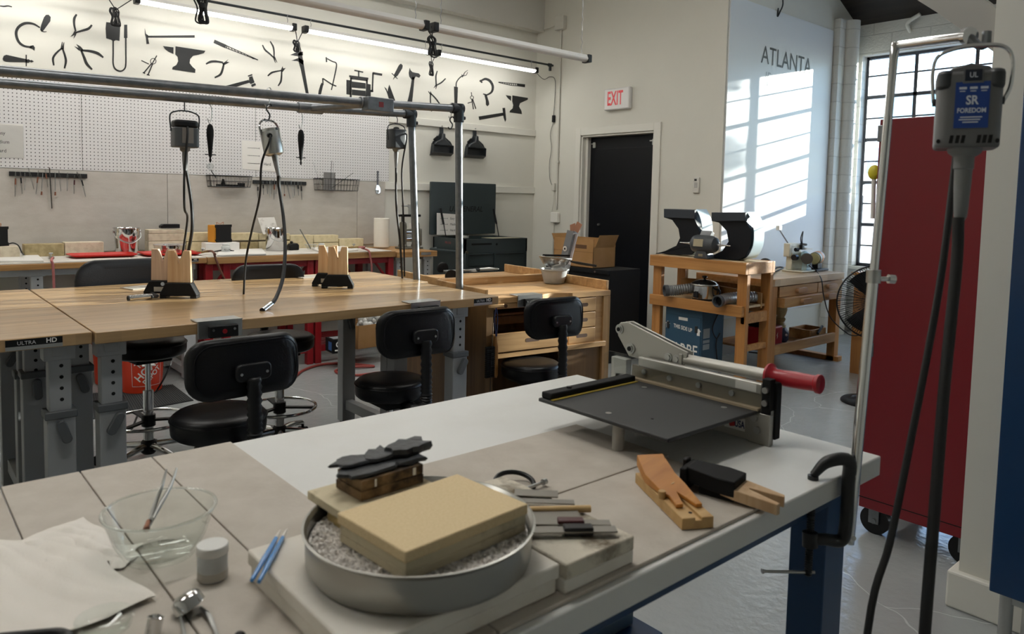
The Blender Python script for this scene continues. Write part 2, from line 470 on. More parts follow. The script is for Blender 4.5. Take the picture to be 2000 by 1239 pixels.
# windows: steel frames, clear upper panes, frosted lower panes
m_frame = mat('steel_window_paint', '#3a3d45', 0.5, noise=(40, '#5b5d63', 0.55, 0.75))
m_pane = glass('window_glass', '#f4f8f8')
def frost():
    m = bpy.data.materials.new('frosted_glass'); m.use_nodes = True; nt = m.node_tree
    nt.nodes.remove(nt.nodes['Principled BSDF']); out = nt.nodes['Material Output']
    t = nt.nodes.new('ShaderNodeBsdfTranslucent'); t.inputs[0].default_value = lin('#e9eef0')
    d = nt.nodes.new('ShaderNodeBsdfDiffuse'); d.inputs[0].default_value = lin('#dfe4e6')
    nz = nt.nodes.new('ShaderNodeTexNoise'); nz.inputs['Scale'].default_value = 60
    bp = nt.nodes.new('ShaderNodeBump'); bp.inputs['Strength'].default_value = 0.5
    tc = nt.nodes.new('ShaderNodeTexCoord'); nt.links.new(tc.outputs['Object'], nz.inputs['Vector'])
    nt.links.new(nz.outputs[0], bp.inputs['Height']); nt.links.new(bp.outputs[0], t.inputs['Normal'])
    mx = nt.nodes.new('ShaderNodeMixShader'); mx.inputs[0].default_value = 0.2
    nt.links.new(t.outputs[0], mx.inputs[1]); nt.links.new(d.outputs[0], mx.inputs[2]); nt.links.new(mx.outputs[0], out.inputs[0])
    return m
m_frost = frost()
XG = XW+0.15
BARS = [(2.956, 0), (2.714, 1), (2.472, 0), (2.228, 1), (1.978, 0), (1.734, 1), (1.49, 0), (1.245, 1), (1.0, 0)]
def window(name, y0, y1, ymull, zf=1.5):
    fr = MB()
    for a, b_ in ((y0, y0+0.03), (y1-0.03, y1)): fr.box(XG-0.03, XG+0.03, a, b_, WZ0, WZ1)
    fr.box(XG-0.03, XG+0.03, y0, y1, WZ1-0.03, WZ1).box(XG-0.03, XG+0.03, y0, y1, WZ0, WZ0+0.03)
    for z, k in BARS: fr.box(XG-0.012-0.012*k, XG+0.012+0.012*k, y0, y1, z-0.008-0.010*k, z+0.008+0.010*k)
    for y in ymull: fr.box(XG-0.024, XG+0.024, y-0.019, y+0.019, WZ0, WZ1)
    f = struct(name, fr, m_frame)
    struct(name+'_pane', MB().box(XG-0.003, XG+0.003, y0, y1, zf, WZ1), m_pane, parent=f)
    struct(name+'_frosted_pane', MB().box(XG-0.003, XG+0.003, y0, y1, WZ0, zf), m_frost, parent=f)
    struct(name+'_sill', MB().box(XW-0.03, XW+0.12, y0-0.03, y1+0.03, WZ0-0.04, WZ0), m_white, bevel=0.004)
window('window_1', WY0, WY1, [3.345, 2.75, 2.15, 1.6], 1.585)
window('unseen_window_2', w2a, w2b, [-2.0, -1.4, -0.8, -0.2], 3.1)  # unseen window added for soft daylight, frosted high to stop direct sun

# door
DX = XD+0.10
fr = MB().box(XD-0.02, XD, DY1, DY1+0.075, 0, DZ+0.08).box(XD-0.02, XD, DY0-0.085, DY0, 0, DZ+0.08).box(XD-0.02, XD, DY0, DY1, DZ, DZ+0.08)
fr.box(XD, XD+0.16, DY1-0.02, DY1, 0, DZ).box(XD, XD+0.16, DY0, DY0+0.02, 0, DZ).box(XD, XD+0.16, DY0, DY1, DZ-0.02, DZ)
fr.box(XD+0.05, XD+0.10, DY1-0.055, DY1-0.02, 0, DZ-0.02)
struct('door_1_frame', fr, m_trim, bevel=0.003)
m_doorpaint = mat('black_door_paint', '#0a0d14', 0.42, noise=(3, '#07090e', 0.3, 0.7), spec=0.25)
dr = struct('door_1', MB().box(DX, DX+0.045, DY0+0.02, DY1-0.02, 0.01, DZ-0.02), m_doorpaint, bevel=0.002)
gv = MB().box(DX-0.006, DX, DY0+0.06, DY1-0.11, 2.028, 2.036).box(DX-0.006, DX, DY1-0.122, DY1-0.112, 0.02, 2.036)
struct('door_1_panel', MB().box(DX-0.005, DX, DY0+0.05, DY1-0.125, 0.06, 2.025), m_doorpaint, parent=dr, bevel=0.003)
for y in (4.83, 5.66):
    h = MB().box(DX-0.02, DX, y-0.02, y+0.02, 2.04, 2.1).box(DX-0.012, DX, y+0.02, y+0.06, 2.08, 2.09)
    struct('door_1_bracket', h, m_steel, parent=dr)
h = MB().cyl((DX-0.03, 5.56, 1.19), (DX, 5.56, 1.19), 0.012)
struct('door_1_knob', h, m_steel, parent=dr)
mt = MB().box(5.35, 5.97, 4.5, 5.75, 0, 0.012)
solo('door_mat', mt, mat('dark_mat', '#191b1b', 0.9, bump=(300, 0.4)), 'black rubber mat on the floor in front of the black door', 'mat')

# timber rails screwed to the tool wall
struct('trim_1', MB().box(3.985, XD, YW-0.022, YW, 2.203, 2.276), m_trim, bevel=0.002)
struct('trim_2', MB().box(3.945, XD, YW-0.022, YW, 1.522, 1.596), m_trim, bevel=0.002)

# post with its base, and the knee brace over it
struct('column', MB().box(2.955, 3.25, 0.40, 0.882, 0, ZC), m_wall)
struct('baseboard_column', MB().box(2.925, 3.28, 0.37, 0.912, 0, 0.135), m_trim, bevel=0.008)
br = MB().prism([(0.87, 1.985), (0.87, 2.13), (1.0, 2.26), (3.0, 3.95), (3.15, 3.85), (1.08, 2.17)], (2.98, 0, 0), (0, 1, 0), (0, 0, 1), (0.14, 0, 0))
struct('beam_brace', br, mat('brace_paint', '#a9a7a1', 0.6))

# pegboard sheets and cement boards
def peg():
    m = bpy.data.materials.new('white_pegboard'); m.use_nodes = True; nt = m.node_tree; b = nt.nodes['Principled BSDF']; L = nt.links.new
    tc = nt.nodes.new('ShaderNodeTexCoord'); sp = nt.nodes.new('ShaderNodeSeparateXYZ'); L(tc.outputs['Object'], sp.inputs[0])
    def cell(o):
        d = nt.nodes.new('ShaderNodeMath'); d.operation = 'DIVIDE'; d.inputs[1].default_value = 0.0267; L(o, d.inputs[0])
        f = nt.nodes.new('ShaderNodeMath'); f.operation = 'FRACT'; L(d.outputs[0], f.inputs[0])
        s = nt.nodes.new('ShaderNodeMath'); s.operation = 'SUBTRACT'; s.inputs[1].default_value = 0.5; L(f.outputs[0], s.inputs[0])
        p = nt.nodes.new('ShaderNodeMath'); p.operation = 'POWER'; p.inputs[1].default_value = 2; L(s.outputs[0], p.inputs[0])
        return p.outputs[0]
    a = nt.nodes.new('ShaderNodeMath'); L(cell(sp.outputs[0]), a.inputs[0]); L(cell(sp.outputs[2]), a.inputs[1])
    lt = nt.nodes.new('ShaderNodeMath'); lt.operation = 'LESS_THAN'; lt.inputs[1].default_value = 0.145**2; L(a.outputs[0], lt.inputs[0])
    mx = nt.nodes.new('ShaderNodeMixRGB'); mx.inputs[1].default_value = lin('#dcdad9'); mx.inputs[2].default_value = lin('#232323')
    L(lt.outputs[0], mx.inputs[0]); L(mx.outputs[0], b.inputs['Base Color']); b.inputs['Roughness'].default_value = 0.4
    return m
m_peg = peg()
m_cement = mat('cement_board', '#c4bfb7', 0.85, noise=(5, '#b7b1a8', 0.35, 0.7, (1, 1, 2.5)), bump=(120, 0.12))
PEGX = [(-0.15, 1.238, 'left pegboard sheet, its edge above the tweezer strip'), (1.242, 2.606, 'middle pegboard sheet behind the hanging flex shaft motors'), (2.61, 3.988, 'right pegboard sheet ending beside the white timber rails')]
for a, b_, lb in PEGX:
    solo('pegboard_sheet', MB().box(a, b_, YW-0.012, YW-0.001, 1.6, 2.315), m_peg, 'white perforated '+lb, 'pegboard', 'pegboard sheets on the tool wall')
CEM = [(-0.15, 1.858, 'grey cement board behind the left counter and tweezer strip'), (1.862, 3.628, 'grey cement board behind buckets and fire bricks'), (3.632, 3.945, 'narrow grey cement board behind the paper towel roll')]
for a, b_, lb in CEM:
    solo('cement_board_sheet', MB().box(a, b_, YW-0.012, YW-0.001, 0.97, 1.596), m_cement, lb, 'wall board', 'cement boards on the tool wall')

# glossy white panel on the recess wall with its lettering
m_gloss = mat('white_gloss_panel', '#dfe2e4', 0.3, spec=0.25)
pn = thing('wall_panel', 'tall glossy white wall panel lettered ATLANTA, crossed by window sunlight', 'panel', (7.0, YA-0.008, 1.6))
part('sheet', MB().box(XD+0.02, 8.03, YA-0.014, YA-0.001, 0.35, 3.37), m_gloss, pn, w=True)
m_letter = mat('letter_grey', '#33363c', 0.5)
part('lettering', textmb('ATLANTA', 0.245, (7.07, YA-0.0145, 2.905), (1, 0, 0), (0, 0, 1), 0.002, sx=0.9), m_letter, pn, w=True)
part('lettering', textmb('JE', 0.2, (6.72, YA-0.0145, 2.68), (1, 0, 0), (0, 0, 1), 0.002, sx=0.7, bold=-0.01), mat('letter_pale', '#9fa3a8', 0.5), pn, w=True)

# outside: a yard and a pale building beyond it
solo('yard_ground', MB().box(9.3, 60, -30, 40, -0.15, -0.05), mat('yard_asphalt', '#a9a8a4', 0.9), 'pale asphalt yard outside the steel window', 'ground', kind='structure')
bd = thing('warehouse', 'pale warehouse with blue windows seen through the steel window', 'building', (34, 12, 0))
part('wall', MB().box(34, 44, 4.5, 40, -0.1, 7.3), mat('pale_render', '#f1f0ec', 0.8), bd, w=True)
mb_ = MB()
for y in (7.3, 9.15, 11.0, 12.85): mb_.box(33.92, 34, y, y+1.6, 5.1, 6.25)
part('window_strip', mb_, mat('blue_glass', '#b5dbe6', 0.6), bd, w=True)
part('graffiti_band', MB().box(33.85, 33.95, 4, 17, 3.0, 4.1), mat('graffiti_paint', '#c6ccd3', 0.8, noise=(1.6, '#8996a8', 0.53, 0.56)), bd, w=True)
tr = thing('yard_tree', 'leafy tree in the yard whose shadow falls on the sunlit panel', 'tree', (19.5, 0.46, 0))
part('trunk', MB().tube([(0, 0, -0.1), (0.05, 0.02, 1.6), (-0.03, -0.1, 3.2), (0.02, -0.22, 5.4)], [0.1, 0.07, 0.05, 0.02]), mat('bark', '#4d4238', 0.9), tr)
lf = MB()
rl = random.Random(3)
for k in range(520):
    cy_, cz_, ry, rz_ = ((-0.15, 5.55, 0.24, 0.36), (-0.21, 4.66, 0.25, 0.27))[k % 2]
    while True:
        u, v, w_ = rl.uniform(-1, 1), rl.uniform(-1, 1), rl.uniform(-1, 1)
        if u*u+v*v+w_*w_ < 1: break
    p = V((0.3*u, cy_+ry*v, cz_+rz_*w_))
    d1 = V((rl.uniform(-1, 1), rl.uniform(-1, 1), rl.uniform(-1, 1))).normalized()*0.055; d2 = d1.orthogonal().normalized()*0.032
    lf.add([p-d1, p+d2, p+d1, p-d2], [(0, 1, 2, 3)])
part('foliage', lf, mat('leaf_green', '#56703c', 0.6), tr, smooth=0)
# ================================================================== lamps, pipes and cords overhead
m_led = mat('lit_led_lens', '#ffffff', 0.4, emit=('#fbf9f4', LED))
m_led_off = mat('unlit_led_lens', '#d8d2cc', 0.35)
m_house = mat('lamp_housing', '#d5d3cf', 0.45)
m_chain = mat('zinc_chain', '#8f9092', 0.4, 0.9)
def shop_light(x0, x1, y, z, lit, label, group, top, hang):
    t = thing('shop_light', label, 'light', ((x0+x1)/2, y, z))
    t['group'] = group
    h = MB(); h.prism([(-0.033, 0.012), (0.033, 0.012), (0.02, 0.04), (-0.02, 0.04)], (x0+0.035, y, z), (0, 1, 0), (0, 0, 1), (x1-x0-0.07, 0, 0))
    part('housing', h, m_house, t, w=True)
    l = MB(); pr = [(0.034*math.cos(a), -0.026*math.sin(a)+0.012) for a in [PI*k/8 for k in range(9)]]
    l.prism(pr, (x0+0.035, y, z), (0, 1, 0), (0, 0, 1), (x1-x0-0.07, 0, 0))
    part('lens', l, m_led if lit else m_led_off, t, w=True)
    for a, b in ((x0, x0+0.04), (x1-0.04, x1)):
        e = MB(); e.box(a, b, y-0.038, y+0.038, z-0.018, z+0.044)
        part('end_cap', e, m_black, t, w=True, bevel=0.006)
    for x in hang:
        c = MB(); n = max(3, int((top-z-0.04)/0.03))
        c.tube([(x+(0.004 if k % 2 else -0.004), y+(0.003 if k % 3 else -0.003), z+0.04+(top-z-0.04)*k/n) for k in range(n+1)], 0.0028, n=5, sub=1)
        part('chain', c, m_chain, t, w=True)
    return t
g1, g2 = 'lit shop lights along the tool wall', 'unlit shop lights over the work tables'
YR, ZR = 6.2, 2.885
q = lambda px, py: PY(px, py, YR).x
shop_light(0.33, q(205, 2), YR, ZR, True, 'lit shop light at the far left, mostly above the photo edge', g1, 3.0, (0.5,))
shop_light(q(262, 8), q(577, 66), YR, ZR, True, 'lit shop light above the black anvil and file silhouettes', g1, 3.0, (q(568, 60)-0.03,))
shop_light(q(592, 69), q(842, 112), YR, ZR, True, 'lit shop light above the rolling mill silhouette', g1, 3.0, (q(603, 66)+0.02, q(836, 110)-0.03))
shop_light(q(852, 113), q(1048, 141), YR, ZR, True, 'lit shop light nearest the door wall', g1, 3.0, (q(858, 113)+0.03, q(1038, 136)))
Y2, Z2 = 4.1, 2.555
q2 = lambda px, py: PY(px, py, Y2).x
shop_light(1.42, q2(834, 55), Y2, Z2, False, 'unlit white shop light on the left, above the clamped black cords', g2, ZC, (q2(822, 50)-0.04, 1.6))
shop_light(q2(842, 60), q2(1150, 110), Y2, Z2, False, 'unlit white shop light on the right, pointing at the door wall', g2, ZC, (q2(856, 60)+0.02, q2(1136, 105)))
# thin black conduit on which the lit row hangs
p = MB().tube([(1.0, YR+0.07, 3.005), (XD-0.05, YR+0.07, 3.005)], 0.011, sub=1).cyl((XD-0.07, YR+0.07, 3.005), (XD-0.03, YR+0.07, 3.005), 0.02).cyl((XD-0.045, YR+0.07, 3.02), (XD-0.045, YR+0.07, 2.94), 0.016)
solo('hanging_pipe', p.cyl((XD-0.045, YR+0.07, 3.005), (XD-0.001, YR+0.07, 3.005), 0.012), m_darkiron, 'thin dark pipe above the lit lights, elbow at the door wall', 'pipe')
# cord bundles
def bundle(px, py0, py1, Y, label, hook, top_pts, seed, w=0.032):
    rr = random.Random(seed); a = PY(px, py0, Y); b = PY(px, py1, Y)
    t = thing('cord_bundle', label, 'cord', b, group='coiled black lamp cords')
    c = MB(); H = a.z-b.z
    for k in range(6):
        o = V((rr.uniform(-w, w)*0.5, rr.uniform(-w, w)*0.4, 0)); s = rr.uniform(0.75, 1.0)
        m_ = (a+b)/2+o
        c.tube([m_+V((-w*s*0.5, 0, H*0.48*s)), m_+V((w*s*0.6, 0.006*k, H*0.38*s)), m_+V((w*s*0.35, 0, 0)), m_+V((w*s*0.7, 0, -H*0.45*s)), m_+V((-w*s*0.5, 0.01, -H*0.42*s)), m_+V((-w*s*0.3, 0, 0)), m_+V((-w*s*0.9, 0, H*0.3*s))], 0.0042, n=6, sub=5, closed=True)
    part('coil', c, m_cable, t, w=True)
    part('tie', MB().cyl((a+b)/2+V((0, 0, -0.012))+V((0, 0, H*0.1)), (a+b)/2+V((0, 0, 0.012))+V((0, 0, H*0.1)), w*0.55, n=12), m_black, t, w=True)
    l = MB()
    for tp in top_pts: l.tube([a+V((0, 0, -0.02)), a*0.5+V3(tp)*0.5+V((0, 0, -0.01)), V3(tp)], 0.0038, n=6, sub=5)
    part('lead', l, m_cable, t, w=True)
bundle(226, 14, 52, YR, 'coiled black cord above the flex shaft silhouette', 0, [(q(205, 2), YR, ZR+0.02), (q(262, 8), YR, ZR+0.02)], 1)
bundle(395, -14, 48, Y2, 'coiled black cord over the lit tube, cut by the top edge', 0, [(PY(388, -40, Y2)), (PY(400, -40, Y2))], 2)
bundle(581, 78, 102, YR, 'coiled black cord above the caliper silhouette', 0, [(q(577, 66), YR, ZR), (q(592, 69), YR, ZR)], 3)
bundle(845, 68, 112, Y2, 'large coiled black cord between the two unlit lights', 0, [(q2(834, 55), Y2, Z2), (q2(842, 60), Y2, Z2+0.02)], 4, w=0.04)
bundle(843, 120, 148, YR, 'small coiled black cord under the lit lights by the hammer silhouette', 0, [(q(842, 112), YR, ZR), (q(852, 113), YR, ZR)], 5, w=0.024)
# ceiling fixtures: the first shows its corner, the unseen others are added for brightness
m_panel = mat('lit_panel_lens', '#ffffff', 0.4, emit=('#fdfaf4', PANEL))
pc = PZ(1330, 9, 3.95)
CP = [(pc.x-0.05, pc.y+0.13, 'lit ceiling fixture above the exit sign, its corner at the top edge')]
for i, (x, y) in enumerate([(3.5, 2.6), (0.7, 1.65), (0.7, 4.75), (3.0, 4.75), (-1.4, 3.2)]):
    CP.append((x, y, ['added unseen ceiling light over the curved drawer bench', 'added unseen ceiling light over the foreground bench', 'added unseen ceiling light over the red trays', 'added unseen ceiling light over the fire bricks', 'added unseen ceiling light at the front left of the room'][i]))
for x, y, lb in CP:
    t = thing('ceiling_fixture', lb, 'light', (x, y, 3.95), group='lit ceiling fixtures')
    part('housing', MB().box(-0.62, 0.62, -0.16, 0.16, 0.012, 0.06), m_house, t, bevel=0.004)
    part('lens', MB().box(-0.6, 0.6, -0.14, 0.14, 0, 0.012), m_panel, t)
    for sx in (-0.5, 0.5): part('hanger', MB().cyl((sx, 0, 0.06), (sx, 0, ZC-3.95), 0.006, n=8), m_chain, t)
# ================================================================== black tool silhouettes stuck on the tool wall
# each outline was measured off the wall in a crop of the photograph: 'P' filled outline, 'S' stroke with widths, 'R' ring
DEC = [
 (0, 'small black tool tip silhouette cut by the left edge', [('S', [(0, 45), (30, 48), (60, 45), (90, 52)], [9, 12, 7])]),
 (0, 'large black saw frame silhouette with its handle at upper right', [('S', [(300, 208), (250, 180), (190, 175), (140, 203), (121, 250), (138, 310), (180, 345), (240, 355)], [10, 16, 22, 22, 20, 16, 12]),
   ('P', [(302, 222), (308, 190), (330, 130), (345, 112), (365, 111), (381, 128), (378, 160), (350, 198), (328, 228), (312, 240)]), ('S', [(305, 222), (325, 238), (350, 238)], [8, 5]), ('P', [(225, 345), (250, 340), (262, 358), (258, 382), (245, 368), (222, 362)])]),
 (0, 'black knife shaped graver silhouette lying level at far left', [('P', [(20, 440), (28, 420), (48, 412), (120, 428), (200, 445), (200, 468), (120, 467), (45, 464), (26, 456)]), ('S', [(197, 412), (197, 498)], [9, 9]), ('P', [(200, 448), (215, 445), (228, 455), (236, 450), (254, 462), (236, 470), (226, 463), (214, 472), (200, 470)])]),
 (0, 'black pliers silhouette with open handles up, above two other pliers', [('S', [(575, 108), (558, 140), (557, 185), (568, 235)], [14, 20, 16, 12]), ('S', [(690, 188), (665, 215), (620, 230), (568, 245)], [14, 20, 17, 12]), ('P', [(560, 232), (545, 258), (526, 278), (550, 268), (560, 262), (551, 294), (568, 268), (578, 243)])]),
 (0, 'black long nose pliers silhouette with the jaws pointing straight up', [('S', [(464, 362), (422, 400), (398, 440), (404, 492)], [12, 15, 17, 12]), ('S', [(468, 362), (485, 410), (495, 460), (484, 514)], [12, 15, 18, 12]), ('S', [(462, 370), (467, 315)], [16, 4]), ('S', [(471, 370), (481, 318)], [16, 4])]),
 (0, 'black pliers silhouette with the jaws at upper left', [('S', [(610, 378), (680, 385), (735, 402), (776, 432)], [14, 19, 21, 12]), ('S', [(610, 380), (632, 432), (652, 480), (692, 523)], [14, 19, 21, 12]), ('P', [(612, 388), (588, 376), (558, 348), (592, 362), (573, 331), (606, 350), (626, 374)])]),
 (0, 'black flex shaft motor silhouette with its looped shaft', [('P', [(798, 166), (845, 172), (850, 160), (880, 170), (903, 182), (901, 235), (897, 308), (872, 302), (850, 312), (836, 300), (798, 288), (793, 215)]), ('S', [(850, 305), (850, 400), (850, 480), (868, 520), (905, 535), (935, 518), (945, 480), (945, 380), (945, 280)], [11, 11, 11, 11]), ('S', [(944, 186), (944, 286)], [23, 25])]),
 (0, 'black chasing hammer silhouette with a level thin handle', [('S', [(1105, 276), (1462, 274)], [15, 18]), ('P', [(1087, 213), (1097, 255), (1113, 265), (1112, 290), (1121, 330), (1100, 332), (1096, 285), (1089, 260)])]),
 (0, 'black dividers silhouette under the chasing hammer', [('S', [(1138, 478), (1080, 548)], [9, 9]), ('S', [(1146, 480), (1112, 562)], [9, 9]), ('R', (1151, 460), 21, 5), ('S', [(1178, 418), (1142, 480)], [8, 8]), ('S', [(1062, 455), (1118, 482)], [7, 7]), ('S', [(1072, 545), (1090, 552)], [8, 8]), ('S', [(1102, 560), (1124, 566)], [8, 8])]),
 (0, 'large black anvil silhouette left of the pipe frame', [('P', [(1224, 346), (1303, 356), (1303, 406), (1265, 389), (1240, 370)]), ('P', [(1318, 348), (1542, 382), (1532, 400), (1490, 412), (1450, 420), (1428, 445), (1424, 475), (1445, 502), (1468, 522), (1465, 548), (1293, 522), (1296, 505), (1325, 488), (1338, 460), (1334, 428), (1317, 410)])]),
 (0, 'black file silhouette slanting down right of the large anvil', [('P', [(1612, 298), (1702, 338), (1690, 362), (1604, 322)]), ('S', [(1700, 342), (1938, 450)], [5, 5]), ('S', [(1692, 358), (1900, 438), (1938, 452)], [5, 5]), ('S', [(1705, 345), (1698, 362)], [8, 8]), ('P', [(1885, 425), (1938, 450), (1895, 443)])]
   + [('S', [(1712+24*k, 349+11.2*k), (1722+24*k, 369+9.4*k)], [4, 4]) for k in range(8)]),
 (0, 'black pliers silhouette right of the large anvil, jaws at upper right', [('S', [(1675, 470), (1620, 462), (1580, 465), (1547, 481)], [12, 16, 17, 11]), ('S', [(1682, 475), (1672, 520), (1655, 560), (1613, 583)], [12, 16, 17, 11]), ('P', [(1668, 478), (1690, 465), (1716, 445), (1702, 464), (1724, 467), (1695, 484), (1680, 490)])]),
 (480, 'black slim pliers silhouette with handles up, next to the left lamp cord', [('S', [(125, 338), (145, 375), (180, 405), (212, 436)], [8, 12, 11, 9]), ('S', [(183, 310), (205, 350), (212, 390), (212, 436)], [8, 12, 11, 9]), ('S', [(208, 428), (222, 472)], [11, 3]), ('S', [(214, 428), (235, 470)], [11, 3])]),
 (0, 'black mallet silhouette just above the pipe rail', [('P', [(1590, 665), (1660, 655), (1760, 628), (1868, 600), (1872, 622), (1770, 654), (1700, 674), (1650, 686), (1590, 684)]), ('P', [(1872, 578), (1895, 572), (1912, 620), (1884, 632), (1870, 620)]), ('P', [(1861, 568), (1893, 557), (1897, 566), (1864, 577)]), ('P', [(1886, 637), (1916, 624), (1923, 640), (1892, 655)])]),
 (480, 'black round nose pliers silhouette above the mallet', [('S', [(268, 530), (215, 540), (190, 549), (165, 571)], [9, 13, 14, 9]), ('S', [(270, 528), (268, 580), (262, 615), (243, 646)], [9, 13, 14, 9]), ('P', [(260, 534), (276, 498), (281, 514), (300, 511), (276, 542)])]),
 (480, 'long black caliper silhouette hanging slantwise', [('P', [(392, 400), (420, 390), (432, 470), (472, 702), (452, 710), (413, 520), (398, 470)]), ('P', [(333, 413), (375, 395), (428, 388), (430, 416), (390, 422)]), ('P', [(343, 455), (400, 435), (434, 455), (432, 490), (405, 470), (390, 460)])]),
 (480, 'black open saw frame silhouette left of the rolling mill', [('S', [(610, 440), (650, 462), (676, 472), (681, 500), (665, 580), (643, 677)], [8, 9, 9, 8]), ('S', [(604, 430), (607, 467)], [10, 10]), ('S', [(580, 590), (640, 630), (680, 648)], [9, 9]), ('S', [(578, 588), (580, 640)], [9, 9]), ('P', [(570, 620), (581, 640), (567, 700), (554, 733), (541, 728), (548, 680), (560, 640)])]),
 (480, 'black rolling mill silhouette with its crank', [('P', [(777, 565), (920, 584), (920, 599), (777, 580)]), ('S', [(848, 530), (848, 580)], [9, 9]), ('S', [(815, 529), (882, 543)], [10, 10]), ('P', [(756, 600), (787, 604), (787, 712), (756, 708)]), ('S', [(790, 583), (788, 740)], [13, 13]), ('S', [(910, 598), (907, 748)], [13, 13]), ('P', [(797, 612), (900, 625), (900, 667), (797, 658)]), ('P', [(797, 672), (900, 683), (900, 724), (797, 713)]), ('P', [(754, 728), (917, 740), (917, 756), (754, 743)]), ('P', [(915, 630), (938, 635), (938, 727), (915, 722)]), ('S', [(956, 546), (950, 690)], [11, 11]), ('S', [(953, 550), (1024, 562)], [17, 17]), ('S', [(933, 684), (957, 684)], [17, 17]), ('S', [(786, 588), (915, 604)], [11, 11])]),
 (480, 'small black awl silhouette right of the rolling mill crank', [('P', [(1150, 490), (1165, 478), (1179, 492), (1175, 515), (1140, 570), (1120, 582), (1113, 562)]), ('S', [(1096, 550), (1140, 593)], [6, 5]), ('S', [(1122, 572), (1107, 597)], [7, 3])]),
 (480, 'black parallel pliers silhouette standing on the pipe rail', [('P', [(1040, 653), (1055, 665), (1066, 690), (1068, 670), (1078, 636), (1090, 668), (1126, 765), (1110, 771), (1098, 740), (1092, 775), (1074, 740), (1060, 695)])]),
 (480, 'black claw hammer silhouette right of the rolling mill', [('P', [(1232, 510), (1238, 528), (1252, 542), (1278, 548), (1300, 552), (1313, 568), (1302, 585), (1276, 574), (1263, 600), (1246, 600), (1228, 575), (1224, 548)]), ('S', [(1258, 580), (1250, 650), (1240, 720), (1228, 785)], [18, 22, 29, 37])]),
 (480, 'small black pliers silhouette with handles up beneath the right cord', [('S', [(1438, 533), (1428, 575), (1431, 642)], [7, 11, 9]), ('S', [(1501, 590), (1470, 620), (1431, 642)], [8, 11, 9]), ('S', [(1432, 636), (1413, 661)], [9, 3]), ('S', [(1434, 638), (1427, 670)], [9, 3])]),
 (480, 'black pliers silhouette half hidden by the right pipe rail', [('S', [(1388, 703), (1387, 760), (1396, 838)], [9, 9, 8]), ('S', [(1390, 703), (1430, 745), (1466, 797)], [9, 10, 9]), ('S', [(1390, 712), (1371, 687)], [9, 4]), ('S', [(1394, 710), (1386, 688)], [9, 4])]),
 (480, 'black torch silhouette standing above the right pipe corner', [('P', [(1564, 650), (1593, 655), (1588, 800), (1568, 800)]), ('S', [(1580, 655), (1582, 622), (1600, 592), (1630, 566)], [9, 8, 8]), ('P', [(1620, 558), (1637, 570), (1626, 584)]), ('S', [(1635, 567), (1645, 545), (1667, 528)], [7, 3]), ('S', [(1635, 570), (1655, 565), (1666, 543)], [6, 3])]),
 (480, 'small black dividers silhouette right of the pipe corner', [('S', [(1694, 693), (1697, 722)], [5, 5]), ('R', (1699, 733), 12, 4), ('S', [(1698, 745), (1710, 822)], [7, 7]), ('S', [(1704, 745), (1728, 818)], [7, 7]), ('S', [(1667, 776), (1702, 764)], [6, 6])]),
 (480, 'small black saw frame silhouette with its handle at the bottom', [('S', [(1765, 608), (1800, 594), (1835, 610), (1855, 650), (1845, 693), (1802, 718)], [12, 18, 19, 18, 15, 10]), ('P', [(1793, 715), (1808, 708), (1826, 765), (1828, 785), (1816, 799), (1804, 787), (1803, 755)]), ('S', [(1758, 604), (1776, 622)], [14, 10]), ('S', [(1783, 706), (1812, 714)], [8, 8])]),
 (960, 'small black file silhouette in the corner by the door wall', [('S', [(52, 617), (195, 630)], [5, 5]), ('S', [(52, 620), (140, 640), (197, 646)], [5, 5]), ('P', [(190, 627), (252, 634), (250, 656), (192, 648)])] + [('S', [(80+16*k, 619+1.7*k), (88+16*k, 630+2.2*k)], [4, 4]) for k in range(7)]),
 (960, 'small black anvil silhouette in the corner by the door wall', [('P', [(106, 715), (147, 722), (146, 759), (122, 738)]), ('P', [(156, 717), (273, 736), (271, 750), (240, 764), (214, 776), (206, 800), (224, 833), (228, 858), (135, 845), (139, 831), (158, 815), (163, 790), (155, 762)])]),
 (480, 'small black hammer silhouette above the right dustpan', [('S', [(1752, 889), (1938, 857)], [27, 22]), ('P', [(1928, 812), (1947, 810), (1956, 900), (1948, 917), (1936, 882)])]),
]
m_decal = mat('black_vinyl_decal', '#1b1c1c', 0.55)
YD = YW-0.0004
def dpt(ox, p):
    w = PY(ox+p[0]/3.8462, p[1]/3.8462, YD); return (w.x, w.z)
